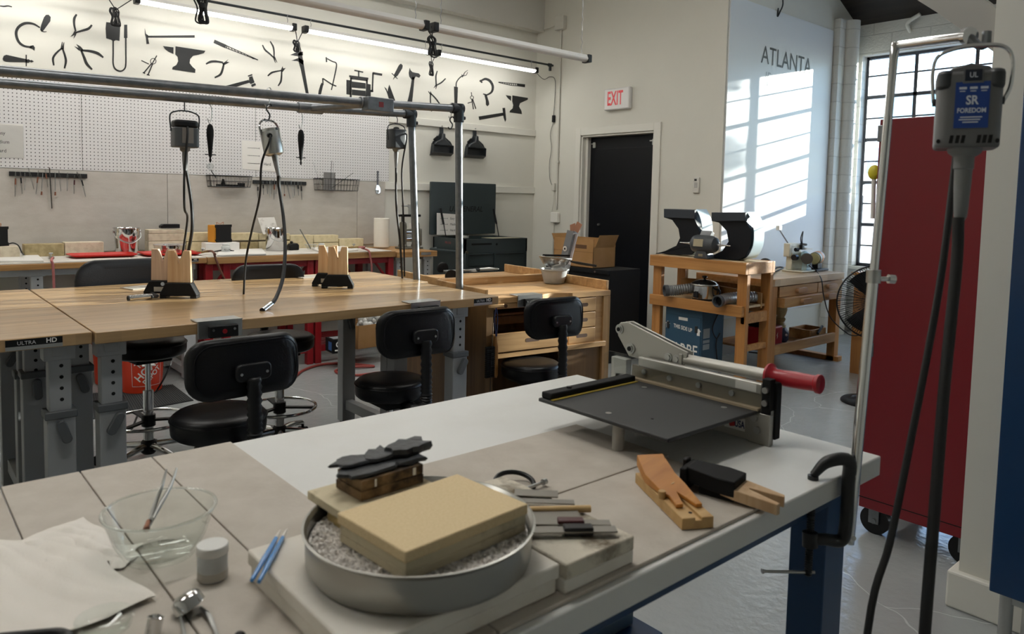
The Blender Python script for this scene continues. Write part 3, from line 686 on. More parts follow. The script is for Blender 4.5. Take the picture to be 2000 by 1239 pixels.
for ox, label, shapes in DEC:
    mb = MB()
    for sh in shapes:
        if sh[0] == 'P':
            poly = [dpt(ox, p) for p in sh[1]]
            mb.prism(poly, (0, YD, 0), (1, 0, 0), (0, 0, 1), (0, -0.002, 0))
        elif sh[0] == 'R':
            (cx_, cy_), r, w = sh[1:]
            path = [(cx_+r*math.cos(2*PI*k/20), cy_+r*math.sin(2*PI*k/20)) for k in range(20)]
            for k in range(20):
                a, b = path[k], path[(k+1) % 20]
                s_ = (r-w/2)/r; e_ = (r+w/2)/r
                f = lambda p, m: dpt(ox, (cx_+(p[0]-cx_)*m, cy_+(p[1]-cy_)*m))
                mb.prism([f(a, s_), f(b, s_), f(b, e_), f(a, e_)], (0, YD, 0), (1, 0, 0), (0, 0, 1), (0, -0.002, 0))
        else:
            pts = [V((p[0], p[1], 0)) for p in sh[1]]
            sp = smooth_path(pts, 5); n = len(sp); ws = sh[2]
            L, R_ = [], []
            for i in range(n):
                t = (sp[min(i+1, n-1)]-sp[max(i-1, 0)]).normalized(); nn = V((-t.y, t.x, 0))
                u = i/(n-1)*(len(ws)-1); k = min(int(u), len(ws)-2); w = ws[k]*(1-(u-k))+ws[k+1]*(u-k)
                L.append(sp[i]+nn*w/2); R_.append(sp[i]-nn*w/2)
            poly = [dpt(ox, (p.x, p.y)) for p in L+R_[::-1]]
            mb.prism(poly, (0, YD, 0), (1, 0, 0), (0, 0, 1), (0, -0.002, 0))
    solo('tool_silhouette', mb, m_decal, label, 'wall decal', 'black tool silhouettes on the white wall', smooth=0)
# ================================================================== the block of four work tables
m_top = wood('butcher_top', '#b9996f', '#9b7b52', '#c6a881', axis='x', rough=0.3, scale=0.8, coat=0.35, board=11)
m_edge = m_top
m_leg = mat('grey_leg_paint', '#96999b', 0.42)
m_legdk = mat('dark_collar', '#55595c', 0.5)
m_hole = mat('hole_black', '#0a0a0b', 0.9)
TZ = 0.954
def plate_label(t, x0, x1, y, z0, z1, parent):
    zm = z0+(z1-z0)*0.36
    p = part('name_plate', MB().box(x0, x1, y-0.0016, y-0.0002, zm, z1), m_blackmat, parent, w=True)
    part('name_plate_strip', MB().box(x0, x1, y-0.0016, y-0.0002, z0, zm), m_steel, p, w=True)
    h = (z1-zm)
    part('lettering', textmb('ULTRA', h*0.78, (x0+(x1-x0)*0.36, y-0.0018, (z1+zm)/2-h*0.06), (1, 0, 0), (0, 0, 1), 0.0004, sx=1.0, bold=0.008), mat('silver_ink', '#b9babb', 0.4), p, w=True)
    part('lettering', textmb('HD', h*0.98, (x0+(x1-x0)*0.80, y-0.0018, (z1+zm)/2), (1, 0, 0), (0, 0, 1), 0.0004, sx=1.0, bold=0.02), m_whiteink, p, w=True)
def tele_leg(t, x, y, zj, mt=m_leg, knob_rz=0.0, wx=0.07, wy=0.055):
    """upper tube with peg holes sliding in a lower tube, collar and knob on the front face"""
    u = part('leg', MB().box(x-wx/2, x+wx/2, y-wy/2, y+wy/2, zj-0.02, 0.905), mt, t, w=True, bevel=0.004)
    part('lower_tube', MB().box(x-wx/2-0.009, x+wx/2+0.009, y-wy/2-0.009, y+wy/2+0.009, 0.012, zj), mt, u, w=True, bevel=0.004)
    part('bracket', MB().box(x-wx/2-0.014, x+wx/2+0.014, y-wy/2-0.004, y+wy/2+0.012, 0.855, 0.909), mt, u, w=True, bevel=0.003)
    part('collar', MB().box(x-wx/2-0.015, x+wx/2+0.015, y-wy/2-0.015, y+wy/2+0.015, zj-0.006, zj+0.022), m_legdk, u, w=True, bevel=0.004)
    k = MB(); k.prism(rrect(0.032, 0.085, 0.015), (x+0.005, y-wy/2-0.012, zj-0.05), (math.cos(knob_rz), 0, math.sin(knob_rz)), (-math.sin(knob_rz), 0, math.cos(knob_rz)), (0, -0.022, 0))
    part('knob', k, m_legdk, u, w=True, bevel=0.004)
    h = MB(); z = 0.835
    while z > zj+0.02:
        h.cyl((x+0.004, y-wy/2-0.0008, z), (x+0.004, y-wy/2+0.003, z), 0.0065, n=10); z -= 0.04
    part('peg_holes', h, m_hole, u, w=True, smooth=0)
    part('foot', MB().cyl((x, y, 0), (x, y, 0.014), 0.03, n=14), m_black, u, w=True)
def work_table(label, x0, x1, y0, y1, zj, group='adjustable wooden work tables pushed together'):
    t = thing('work_table', label, 'table', ((x0+x1)/2, (y0+y1)/2, 0), group=group)
    part('tabletop', MB().box(x0, x1, y0, y1, TZ-0.042, TZ), m_top, t, w=True, bevel=0.003)
    for x, s in ((x0+0.062, 1), (x1-0.062-0.14 if x1 > 2 else x1-0.09, 2)):
        for y in (y0+0.085, y1-0.085): tele_leg(t, x, y, zj if y < y0+0.2 else zj+0.035, knob_rz=random.choice([0.3, -0.5, 0.05]))
        part('foot_rail', MB().box(x-0.025, x+0.025, y0+0.1, y1-0.1, 0.09, 0.15), m_leg, t, w=True, bevel=0.003)
        part('top_rail', MB().box(x-0.022, x+0.022, y0+0.05, y1-0.05, 0.87, 0.911), m_leg, t, w=True, bevel=0.002)
    part('rear_beam', MB().box(x0+0.08, x1-0.09, (y0+y1)/2-0.02, (y0+y1)/2+0.02, 0.86, 0.91), m_leg, t, w=True)
    return t
tA = work_table('front right work table with the steel bench clamps on its edge', 0.574, 2.405, 2.868, 3.586, 0.66)
tB = work_table('rear right work table, its far edge toward the fire brick counter', 0.574, 2.465, 3.592, 4.285, 0.66)
tC = work_table('front left work table, long name plate at its right corner', -1.262, 0.568, 2.888, 3.604, 0.655)
tD = work_table('rear left work table beside the orange bucket', -1.262, 0.568, 3.61, 4.305, 0.655)
plate_label(tC, 0.315, 0.478, 2.888, 0.915, 0.95, tC)
plate_label(tA, 2.245, 2.362, 2.868, 0.917, 0.95, tA)

# steel bench clamps hooked over the table edge
def bench_clamp(label, x0, x1, y, z, rz=0.0, face='red'):
    t = thing('bench_clamp', label, 'clamp', ((x0+x1)/2, y, z), rz, group='steel bench pin mounts on table edges')
    w = (x1-x0)/2
    part('bracket', MB().box(-w, w, -0.012, 0.075, 0, 0.006).box(-w, w, -0.012, -0.005, -0.062, 0.006), m_steel, t, bevel=0.002)
    b = part('block', MB().box(-w*0.55, w*0.72, -0.034, -0.012, -0.058, -0.014), m_blackmat, t, bevel=0.002)
    part('bolt', MB().cyl((w*0.1, -0.037, -0.035), (w*0.1, -0.034, -0.035), 0.009), m_red if face == 'red' else m_darkiron, b)
    for sx in (-w*0.4, w*0.55): part('screw', MB().cyl((sx, -0.036, -0.028), (sx, -0.034, -0.028), 0.005, n=10), m_steel, b)
bench_clamp('steel bench clamp on the table edge above the nearest chair back', 0.915, 1.085, 2.868, TZ+0.001)
bench_clamp('steel bench clamp just above the middle chair back', 1.87, 2.035, 2.868, TZ+0.001, face='dark')

# pipe frame standing on the table end
t = thing('motor_rack', 'galvanised pipe rack over the work tables carrying flex shaft motors', 'frame', (2.5, 3.5, 0.1))
P1, P2 = V((2.437, 3.72, 0)), V((2.507, 3.33, 0))
def pipe(name, a, b, r=0.021): part(name, MB().cyl(a, b, r, n=18), m_galv, t, w=True)
zA, zB = 1.945, 1.938
pipe('upright', (2.512, 3.33, 0.55), (2.475, 3.33, zA)); pipe('upright', (2.492, 3.72, 0.55), (2.418, 3.72, zB))
pipe('rail', (2.475, 3.33, zA), (1.90, 3.33, 1.918)); pipe('rail', (1.90, 3.33, 1.918), (-1.6, 3.33, 1.835))
pipe('rail', (2.418, 3.72, zB), (1.80, 3.72, 1.911)); pipe('rail', (1.80, 3.72, 1.911), (-1.6, 3.72, 1.842))
pipe('cross_pipe', (1.93, 3.33, 1.918), (1.78, 3.72, 1.911), 0.019)
for (x, y, z) in ((2.475, 3.33, zA), (2.418, 3.72, zB)):
    e = MB().cyl((x+0.026, y, z), (x-0.05, y, z-0.001), 0.029).cyl((x, y, z+0.026), (x+0.002, y, z-0.075), 0.029).cyl((x, y, z-0.05), (x+0.04, y-0.01, z-0.05), 0.01)
    part('elbow', e, m_darkiron, t, w=True, bevel=0.003)
for (x, y, z) in ((1.93, 3.33, 1.92), (1.78, 3.72, 1.911)):
    e = MB().cyl((x-0.07, y, z-0.002), (x+0.07, y, z+0.002), 0.029)
    part('tee', e, m_galv, t, w=True, bevel=0.003)
for (x, y) in ((2.512, 3.33), (2.492, 3.72)):
    part('side_clamp', MB().box(x-0.022, x+0.025, y-0.04, y+0.04, 0.80, 0.86), m_darkiron, t, w=True, bevel=0.003)
bx = MB().box(-0.075, 0.075, -0.032, 0.032, -0.034, 0.034)
o = thing('junction_box', 'grey metal junction box with a red mark on the front pipe rail', 'box', PY(738, 205, 3.30))
part('body', bx, m_galv, o, bevel=0.004); part('mark', MB().box(-0.012, 0.014, -0.0332, -0.032, -0.014, 0.012), mat('faded_red', '#7d2a2c', 0.6), o)

# hooks, hanging handles
def hook_mb(p, h=0.07, r=0.0028, tw=0.018):
    return MB().tube([p+V((tw, 0, h*0.96)), p+V((tw*0.7, 0, h*1.08)), p+V((0, 0, h)), p+V((-tw*0.2, 0, h*0.72)), p+V((tw*0.55, 0, h*0.42)), p+V((tw*0.3, 0, h*0.1)), p+V((-tw*0.3, 0, 0)), p+V((-tw*0.75, 0, h*0.14))], r, n=6, sub=5)
def hang_handle(px, label):
    top = PY(px, 200, 3.72); X = top.x
    zr = 1.911+(X-1.80)*(0.069/3.4) if X < 1.8 else 1.911+(X-1.8)*(0.027/0.618)
    zt = zr-0.115
    t = thing('graver_handle', label, 'tool', (X, 3.72, zt-0.20), group='black handled pin vises hanging from the pipe rail')
    part('hook', hook_mb(V((X, 3.72, zt+0.005)), 0.145, 0.0022, 0.016), m_steel, t, w=True)
    part('handle', MB().solid([(0.004, 0), (0.012, -0.008), (0.0165, -0.03), (0.0165, -0.055), (0.0115, -0.11), (0.008, -0.15), (0.008, -0.158)], (X, 3.72, zt), n=16), m_blackmat, t, w=True)
    part('crossbar', MB().cyl((X-0.026, 3.72, zt-0.149), (X+0.026, 3.72, zt-0.149), 0.0025, n=8), m_darkiron, t, w=True)
    part('tip', MB().solid([(0.006, -0.158), (0.0035, -0.166), (0.0065, -0.176), (0.003, -0.188)], (X, 3.72, zt), n=12), m_blackmat, t, w=True)
hang_handle(410, 'black handled pin vise hanging right of the square motor')
hang_handle(588, 'black handled pin vise hanging right of the round steel motor')

# flex shaft motors hung from the rails
def bail(t, c, w, z0, z1, mt, r=0.0035):
    part('bail', MB().tube([c+V((-w, 0, z0)), c+V((-w-0.004, 0, z0+(z1-z0)*0.75)), c+V((-w*0.55, 0, z1-0.004)), c+V((0, 0, z1)), c+V((w*0.55, 0, z1-0.004)), c+V((w+0.004, 0, z0+(z1-z0)*0.75)), c+V((w, 0, z0))], r, n=7, sub=6), mt, t, w=True)
m_mgrey = mat('motor_grey', '#4a4e52', 0.42)
m_mdark = mat('motor_dark', '#33373b', 0.45)
m_boot = mat('grey_boot', '#7b7d7e', 0.6)
# square motor, left
c = PY(361, 262, 3.72)
t = thing('flex_shaft_motor', 'square grey flex shaft motor hanging left, plate and cord on its back', 'motor', c, group='flex shaft motors hung from the pipe frame')
w, h, d = 0.056, 0.064, 0.045
part('body', MB().prism(rrect(2*w, 2*d, 0.018), c+V((0, 0, -h)), (1, 0, 0), (0, 1, 0), (0, 0, 2*h*0.72)), m_mgrey, t, w=True, bevel=0.004)
part('end_shell', MB().prism(rrect(2*w*0.97, 2*d*0.97, 0.022), c+V((0, 0, h*0.44)), (1, 0, 0), (0, 1, 0), (0, 0, h*0.56)), m_black, t, w=True, bevel=0.01)
part('rating_plate', MB().box(c.x-0.026, c.x+0.026, c.y-d-0.002, c.y-d, c.z-0.045, c.z+0.028), mat('label_grey', '#7d7873', 0.5), t, w=True)
part('neck', MB().solid([(0.024, -h), (0.022, -h-0.014), (0.013, -h-0.022), (0.013, -h-0.06), (0.009, -h-0.11)], c, n=16), m_boot, t, w=True)
bail(t, c, w+0.006, 0.01, h+0.046, m_darkiron)
part('hook', MB().tube([c+V((0, 0, h+0.046)), c+V((0, 0, 0.15)), c+V((0, -0.012, 0.163)), c+V((0, 0, 0.175))], 0.003, n=6), m_darkiron, t, w=True)
part('power_cord', MB().tube([c+V((-0.002, -d-0.002, h*0.5)), c+V((-0.006, -d-0.012, -0.02)), c+V((-0.012, -0.03, -0.17)), c+V((-0.005, 0, -0.35)), PY(366, 430, 3.82), PY(353, 520, 3.90), PY(350, 552, 3.95)], 0.0055, n=8), m_cable, t, w=True)
part('shaft', MB().tube([c+V((0, 0, -h-0.1)), PY(366, 345, 3.72), PY(374, 400, 3.72), PY(375, 450, 3.72), PY(366, 510, 3.84), V((1.22, 3.90, TZ+0.03)), V((1.10, 3.90, TZ+0.011)), V((1.0, 3.82, TZ+0.011)), PZ(307, 578, TZ+0.014), PZ(296, 580, TZ+0.016)], 0.0075, n=10), m_cable, t, w=True)
a, b = PZ(297, 579, TZ+0.016), PZ(252, 583, TZ+0.016)
hp = MB().cyl(a, b, 0.013, n=18); part('handpiece', hp, m_chrome, t, w=True, bevel=0.003)
part('chuck', MB().cyl(b, b+(b-a).normalized()*0.006, 0.0115, n=16).cyl(b, b+(b-a).normalized()*0.009, 0.004, n=10), m_black, t, w=True)
# round steel motor, middle (tilted)
c = PY(531, 278, 3.40)
t = thing('flex_shaft_motor', 'round steel flex shaft motor hanging tilted in the middle, shaft looping over the table', 'motor', c, group='flex shaft motors hung from the pipe frame')
ax = V((-0.16, 0.12, 1)).normalized()
part('body', MB().solid([(0.030, -0.063), (0.043, -0.056), (0.046, -0.045), (0.046, 0.05), (0.043, 0.058), (0.02, 0.062)], c, ax, n=28), m_steel, t, w=True, bevel=0)
part('top_cap', MB().solid([(0.0475, 0.05), (0.0475, 0.062), (0.03, 0.066)], c, ax, n=28), m_chrome, t, w=True)
part('neck', MB().solid([(0.014, -0.06), (0.014, -0.085), (0.009, -0.16)], c, ax, n=14), m_boot, t, w=True)
part('power_inlet', MB().cyl(c+V((-0.03, -0.038, 0.028)), c+V((-0.03, -0.052, 0.027)), 0.011), m_black, t, w=True)
bw = 0.05
part('bail', MB().tube([c+ax*0.03+V((-bw, -0.01, 0)), c+ax*0.07+V((-bw, -0.01, 0)), c+ax*0.098+V((-bw*0.6, 0, 0)), c+ax*0.104, c+ax*0.098+V((bw*0.6, 0, 0)), c+ax*0.07+V((bw, 0.01, 0)), c+ax*0.03+V((bw, 0.01, 0))], 0.005, n=8), m_chrome, t, w=True)
tp = c+ax*0.104
part('hook', hook_mb(tp-V((0, 0, 0.004)), 0.075, 0.0035, 0.02), m_darkiron, t, w=True)
part('hook', hook_mb(tp+V((0, 0, 0.062)), 0.085, 0.0026, 0.018), m_steel, t, w=True)
part('power_cord', MB().tube([c+V((-0.03, -0.052, 0.027)), c+V((-0.036, -0.06, 0)), PY(511, 320, 3.36), PY(507, 385, 3.40), PY(492, 450, 3.50), PY(480, 510, 3.57), PZ(476, 574, TZ+0.002), PZ(476, 577, TZ-0.03)], 0.005, n=8), m_cable, t, w=True)
part('shaft', MB().tube([c-ax*0.15, PY(545, 365, 3.40), PY(553, 420, 3.36), PY(557, 480, 3.28), PY(553, 540, 3.2), PY(540, 580, 3.12), PY(528, 597, 3.06)], [0.008, 0.0075, 0.0085, 0.009], n=10), m_cable, t, w=True)
a, b = PY(530, 594, 3.07), PY(513, 607, 3.03)
part('handpiece', MB().cyl(a, b, 0.0125, n=18), m_chrome, t, w=True, bevel=0.002)
part('chuck', MB().cyl(b, b+(b-a).normalized()*0.004, 0.0128, n=18).cyl(b, b+(b-a).normalized()*0.008, 0.005, n=10), m_black, t, w=True)
# dark motor, right
c = PY(774, 271, 3.72)
t = thing('flex_shaft_motor', 'dark flex shaft motor hanging right beside the pipe uprights', 'motor', c, group='flex shaft motors hung from the pipe frame')
part('body', MB().prism(rrect(0.098, 0.09, 0.02), c+V((0, 0, -0.058)), (1, 0, 0), (0, 1, 0), (0, 0, 0.112)), m_mdark, t, w=True, bevel=0.006)
part('cap', MB().solid([(0.02, 0.054), (0.016, 0.064), (0.006, 0.068)], c, n=16), m_black, t, w=True)
part('neck', MB().solid([(0.024, -0.058), (0.018, -0.072), (0.013, -0.076), (0.013, -0.10), (0.007, -0.17)], c, n=14), m_boot, t, w=True)
bail(t, c, 0.054, -0.01, 0.085, m_darkiron, 0.003)
part('hook', hook_mb(c+V((0, 0, 0.083)), 0.07, 0.0022, 0.012), m_darkiron, t, w=True)
part('shaft', MB().tube([c+V((0, 0, -0.165)), PY(774, 400, 3.72), PY(781, 470, 3.74), PY(785, 535, 3.76), PZ(786, 543, TZ-0.02)], 0.0065, n=8), m_cable, t, w=True)
part('power_cord', MB().tube([c+V((0.032, -0.047, 0.03)), c+V((0.034, -0.058, 0)), PY(785, 330, 3.70), PY(787, 400, 3.72), PY(789, 480, 3.74), PY(790, 540, 3.76)], 0.0048, n=8), m_cable, t, w=True)
# empty S hooks on the front rail
p = PY(880, 252, 3.33)
t = thing('hook', 'dark S hook hanging alone on the front pipe rail by the dustpans', 'hook', p)
part('hook', hook_mb(p, 0.062, 0.0036, 0.022), m_darkiron, t, w=True); part('hook', hook_mb(p+V((-0.004, 0, 0.058)), 0.075, 0.0022, 0.012), m_steel, t, w=True)

# bench pins on black stands
m_pinwood = wood('pin_maple', '#cfb08a', '#b9946c', '#d8bd9a', axis='z', rough=0.55, scale=1.2)
def pin_stand(px, py, label, mark, dy=0, mt=None):
    p = PZ(px, py, TZ)
    t = thing('bench_pin_stand', label, 'bench pin', p, -0.62, group='wooden V notch bench pins on black stands')
    s = 1.0
    b = part('base', MB().prism([(-0.083, 0.012), (0.083, 0.012), (0.083, 0.02), (0.056, 0.072), (-0.056, 0.072), (-0.083, 0.02)], (0, -0.03, 0), (1, 0, 0), (0, 0, 1), (0, 0.055, 0)), m_blackmat, t, bevel=0.003)
    for sx in (-0.068, 0.068): part('foot', MB().box(sx-0.015, sx+0.015, -0.028, 0.022, 0, 0.012), m_black, b, bevel=0.002)
    part('pin', MB().prism([(-0.053, 0), (0.053, 0), (0.05, 0.15), (0.02, 0.15), (0.0, 0.085), (-0.02, 0.15), (-0.05, 0.15)], (0, -0.014, 0.073), (1, 0, 0), (0, 0, 1), (0, 0.024, 0)), mt or m_pinwood, t, bevel=0.0015)
    if mark:
        part('sticker', MB().box(-0.034, 0.034, -0.0312, -0.03, 0.022, 0.044), m_steel, b)
        part('emblem', MB().cyl((0.006, -0.0312, 0.058), (0.006, -0.03, 0.058), 0.009, n=16), mat('pale_blue_ink', '#b9c8d4', 0.5), b)
m_pin2 = wood('pin_streaky', '#cdb49a', '#a98c78', '#bfa590', axis='z', rough=0.55, scale=0.7)
pin_stand(320, 577, 'rear bench pin of the left pair, silver sticker on its black stand', True, mt=m_pin2)
pin_stand(352, 582, 'front bench pin of the left pair, plain black stand', False)
pin_stand(641, 559, 'rear bench pin of the right pair, sticker on its black stand', True)
pin_stand(660, 563, 'front bench pin of the right pair, plain black stand', False)
# thin sheet of glass or metal lying on the far tables
for (a, b, lb) in (((234, 563), (312, 556), 'thin clear sheet lying on the far table by the large black chair back'), ((572, 541), (630, 537), 'thin pale sheet lying on the far table behind the right bench pins')):
    p0, p1 = PZ(*a, TZ+0.001), PZ(*b, TZ+0.001)
    d = (p1-p0).normalized(); n_ = V((-d.y, d.x, 0))
    m_ = MB().add([p0-n_*0.12, p1-n_*0.12, p1, p0, p0-n_*0.12+V((0, 0, .004)), p1-n_*0.12+V((0, 0, .004)), p1+V((0, 0, .004)), p0+V((0, 0, .004))], [(0, 3, 2, 1), (4, 5, 6, 7), (0, 1, 5, 4), (1, 2, 6, 5), (2, 3, 7, 6), (3, 0, 4, 7)])
    solo('sheet', m_, mat('pale_sheet', '#b9b3a8', 0.25), lb, 'sheet')

# ------------------------------------------------------------------ shop stools
def rpad(w, h, r, th, n=6, dome=0.5):
    """upholstered pad: rounded outline, rounded edge, x across, z up, y thickness"""
    out = rrect(w, h, r, n); m = MB(); k = len(out); vs = []; fs = []
    rings = [(0.0, -th/2*1.0, 0.70), (0, -th/2*0.9, 0.90), (0, -th/2*0.55, 0.985), (0, 0, 1.0), (0, th/2*0.55, 0.985), (0, th/2*0.9, 0.90), (0, th/2, 0.70)]
    for _, y, s in rings: vs += [V((p[0]*s, y, p[1]*s)) for p in out]
    for i in range(len(rings)-1):
        fs += [(i*k+j, i*k+(j+1) % k, (i+1)*k+(j+1) % k, (i+1)*k+j) for j in range(k)]
    fs += [tuple(range(k)), tuple(range((len(rings)-1)*k, len(rings)*k))]
    return m.add(vs, fs)
def stool(px, py, z, label, rz, R=0.165, back=(0.39, 0.2), bz=0.20, byo=0.26, base_rot=0.3, ring=True, bx=0.0):
    p = PZ(px, py, z); x, y = p.x, p.y
    t = thing('shop_stool', label, 'stool', (x, y, 0), rz, group='black vinyl swivel stools')
    th = 0.085
    part('seat', MB().solid([(R*0.9, z-th), (R*0.985, z-th+0.012), (R, z-th*0.6), (R, z-0.028), (R*0.975, z-0.012), (R*0.9, z-0.002), (R*0.6, z+0.002)], n=44), m_vinyl, t, smooth=50)
    part('seat_piping', MB().tube([(R*1.003*math.cos(a), R*1.003*math.sin(a), z-0.022) for a in [2*PI*k/40 for k in range(40)]], 0.0035, n=6, sub=1, closed=True), m_vinyl, t)
    part('underplate', MB().box(-0.09, 0.09, -0.12, 0.09, z-th-0.03, z-th), m_blackmat, t, bevel=0.004)
    part('gas_column', MB().cyl((0, 0, 0.34), (0, 0, z-th-0.02), 0.014, n=16).cyl((0, 0, 0.1), (0, 0, 0.40), 0.0255, n=20), m_chrome, t)
    # back with its bracket and corrugated boot, on the -y side
    yb = -byo
    zc = z+bz
    pad = rpad(back[0], back[1], min(back)*0.34, 0.05)
    for v in pad.v: v.y += -0.10*(v.x/back[0])**2*-1.6
    part('backrest', pad.xf(Matrix.Translation((bx, yb, zc)) @ Matrix.Rotation(-0.08, 4, 'X')), m_vinyl, t, smooth=50)
    pip = rrect(back[0]*0.90, back[1]*0.84, min(back)*0.30, 6)
    part('backrest_seam', MB().tube([(bx+a, yb-0.0265+0.16*(a/back[0])**2, zc+b) for a, b in pip], 0.003, n=5, sub=1, closed=True), m_vinyl, t)
    br_ = part('back_bracket', MB().prism(rrect(0.125, 0.06, 0.02), (bx, yb-0.022, zc-0.012), (1, 0, 0), (0, 0, 1), (0, -0.022, 0)), m_black, t, bevel=0.006)
    for sx in (-0.045, 0.045): part('screw', MB().cyl((bx+sx, yb-0.047, zc-0.015), (bx+sx, yb-0.043, zc-0.015), 0.005, n=10), m_steel, br_)
    zt, zb_ = zc-0.03, z-th-0.015
    path = [(bx, yb-0.038, zt), (bx, yb-0.045, z+0.02), (bx, yb-0.04, z-th*0.8), (bx*0.6, yb+0.02, zb_-0.005), (0, yb+0.14, zb_)]
    sp = smooth_path(path, 14)
    rad = [0.0235+(0.0032 if i % 2 else -0.002) for i in range(len(sp)*1)]
    part('boot', MB().tube(sp, rad, n=14, sub=1), m_black, t, smooth=70)
    if ring:
        zr = 0.24; rr = 0.2
        part('foot_ring', MB().tube([(rr*math.cos(a), rr*math.sin(a), zr) for a in [2*PI*k/32 for k in range(32)]], 0.009, n=8, sub=1, closed=True), m_chrome, t)
        for k in range(3):
            a = 2*PI*k/3+0.5
            part('ring_spoke', MB().bar((0.02*math.cos(a), 0.02*math.sin(a), zr), (rr*math.cos(a), rr*math.sin(a), zr), 0.028, 0.01), m_black, t)
        part('ring_hub', MB().cyl((0, 0, zr-0.03), (0, 0, zr+0.03), 0.035, n=18), m_black, t)
    part('base_hub', MB().solid([(0.03, 0.06), (0.042, 0.075), (0.038, 0.125), (0.028, 0.135)], n=20), m_black, t)
    for k in range(5):
        a = base_rot+2*PI*k/5; c_, s_ = math.cos(a), math.sin(a)
        l = part('leg', MB().tube([(0.03*c_, 0.03*s_, 0.105), (0.14*c_, 0.14*s_, 0.10), (0.235*c_, 0.235*s_, 0.082), (0.262*c_, 0.262*s_, 0.07)], [0.018, 0.014, 0.012], n=10), m_chrome, t)
        q_ = V((0.262*c_, 0.262*s_, 0.026)); n_ = V((-s_, c_, 0))
        part('caster', MB().cyl(q_-n_*0.024, q_-n_*0.005, 0.025, n=16).cyl(q_+n_*0.005, q_+n_*0.024, 0.025, n=16).cyl(q_-n_*0.012, q_+n_*0.012, 0.012).cyl(q_, q_+V((0, 0, 0.05)), 0.008), m_black, l)
    return t
stool(428, 802, 0.657, 'black stool nearest the viewer, its back under the steel bench clamp', 0.06, R=0.166, back=(0.40, 0.205), bz=0.205, byo=0.235, bx=0.005)
stool(763, 738, 0.612, 'black stool in the middle, against the right end of the work table', -0.02, R=0.163, back=(0.40, 0.21), bz=0.245, byo=0.225, bx=0.02)
stool(1037, 706, 0.553, 'black stool at the wooden drawer bench, farthest right', -0.10, R=0.165, back=(0.385, 0.215), bz=0.275, byo=0.22, bx=0.01)
stool(546, 653, 0.66, 'black stool on the far side of the tables, chrome foot ring showing', PI-0.1, R=0.19, back=(0.42, 0.22), bz=0.27, byo=0.24, base_rot=0.1)
stool(288, 662, 0.675, 'black stool with the large back behind the left bench pins', PI+0.12, R=0.19, back=(0.56, 0.30), bz=0.26, byo=0.24, base_rot=0.5)
# ================================================================== counter along the tool wall
m_ctop = wood('counter_pine', '#bb8f5c', '#9b7243', '#c79d6b', axis='x', rough=0.45, scale=0.8, board=9)
m_board = mat('white_fibre_board', '#d6d1c8', 0.8, noise=(6, '#c5bfb4', 0.45, 0.75))
m_soft = mat('white_solder_board', '#e6e3dd', 0.75)
m_brick_y = mat('fire_brick_cream', '#d9cba6', 0.9, noise=(30, '#cabb94', 0.4, 0.7), bump=(150, 0.15))
m_brick_o = mat('fire_brick_aged', '#b5a47c', 0.9, noise=(18, '#8f8159', 0.4, 0.7), bump=(150, 0.15))
m_brick_w = mat('fire_brick_pale', '#d8ccb4', 0.9, noise=(16, '#b9aa90', 0.45, 0.75), bump=(150, 0.15))
m_legw = mat('pale_leg_paint', '#b9bcbd', 0.4)
CZ, CF, CB = 0.956, 5.80, 6.535
# left: adjustable table with a thin white work board on it
t = thing('counter_table', 'wooden counter table on pale adjustable legs under the red trays', 'table', (0.7, 6.1, 0), group='wall counter tables')
part('tabletop', MB().box(-0.55, 1.93, CF, CB, 0.908, CZ-0.008), m_ctop, t, w=True, bevel=0.003)
part('work_board', MB().box(-0.5, 1.925, CF+0.004, CB-0.01, CZ-0.008, CZ), m_board, t, w=True, bevel=0.001)
part('front_beam', MB().box(-0.4, 1.8, CF+0.06, CF+0.1, 0.862, 0.908), m_legw, t, w=True)
for x in (-0.42, 0.83, 1.82):
    for y in (CF+0.1, CB-0.12): tele_leg(t, x, y, 0.55, mt=m_legw)
    part('foot_rail', MB().box(x-0.03, x+0.03, CF+0.02, CB-0.06, 0.03, 0.09), m_legw, t, w=True, bevel=0.003)
plate_label(t, 1.752, 1.868, CF, 0.921, 0.947, t)
# right: two red steel benches with one timber top
t = thing('red_bench', 'long wooden counter on two red steel frames with wire shelves', 'table', (2.78, 6.1, 0), group='wall counter tables')
part('tabletop', MB().box(1.935, 3.62, CF, CB, 0.898, CZ-0.006), m_ctop, t, w=True, bevel=0.003)
part('work_board', MB().box(1.94, 3.58, CF+0.006, CB-0.01, CZ-0.006, CZ), m_board, t, w=True, bevel=0.001)
YB = CB-0.12
for x in (1.955, 2.09, 2.795, 2.868, 3.585):
    for y in (CF+0.05, YB):
        part('leg', MB().box(x-0.028, x+0.028, y-0.028, y+0.028, 0, 0.898), m_red, t, w=True, bevel=0.003)
for a, b in ((1.96, 2.79), (2.87, 3.58)):
    for y in (CF+0.05, YB):
        part('shelf_rail', MB().box(a, b, y-0.015, y+0.015, 0.10, 0.15), m_red, t, w=True)
        part('top_rail', MB().box(a, b, y-0.015, y+0.015, 0.845, 0.897), m_red, t, w=True)
    wm = MB()
    for k in range(11): wm.cyl((a, CF+0.07+k*(YB-CF-0.1)/10, 0.14), (b, CF+0.07+k*(YB-CF-0.1)/10, 0.14), 0.004, n=6)
    part('wire_shelf', wm, m_red, t, w=True)
    for s, x in ((1, a), (-1, b)):
        part('brace', MB().bar((x+s*0.02, YB, 0.62), (x+s*0.22, YB, 0.85), 0.018), m_red, t, w=True)
        part('brace', MB().bar((x+s*0.02, CF+0.06, 0.70), (x+s*0.14, CF+0.06, 0.85), 0.018), m_red, t, w=True)
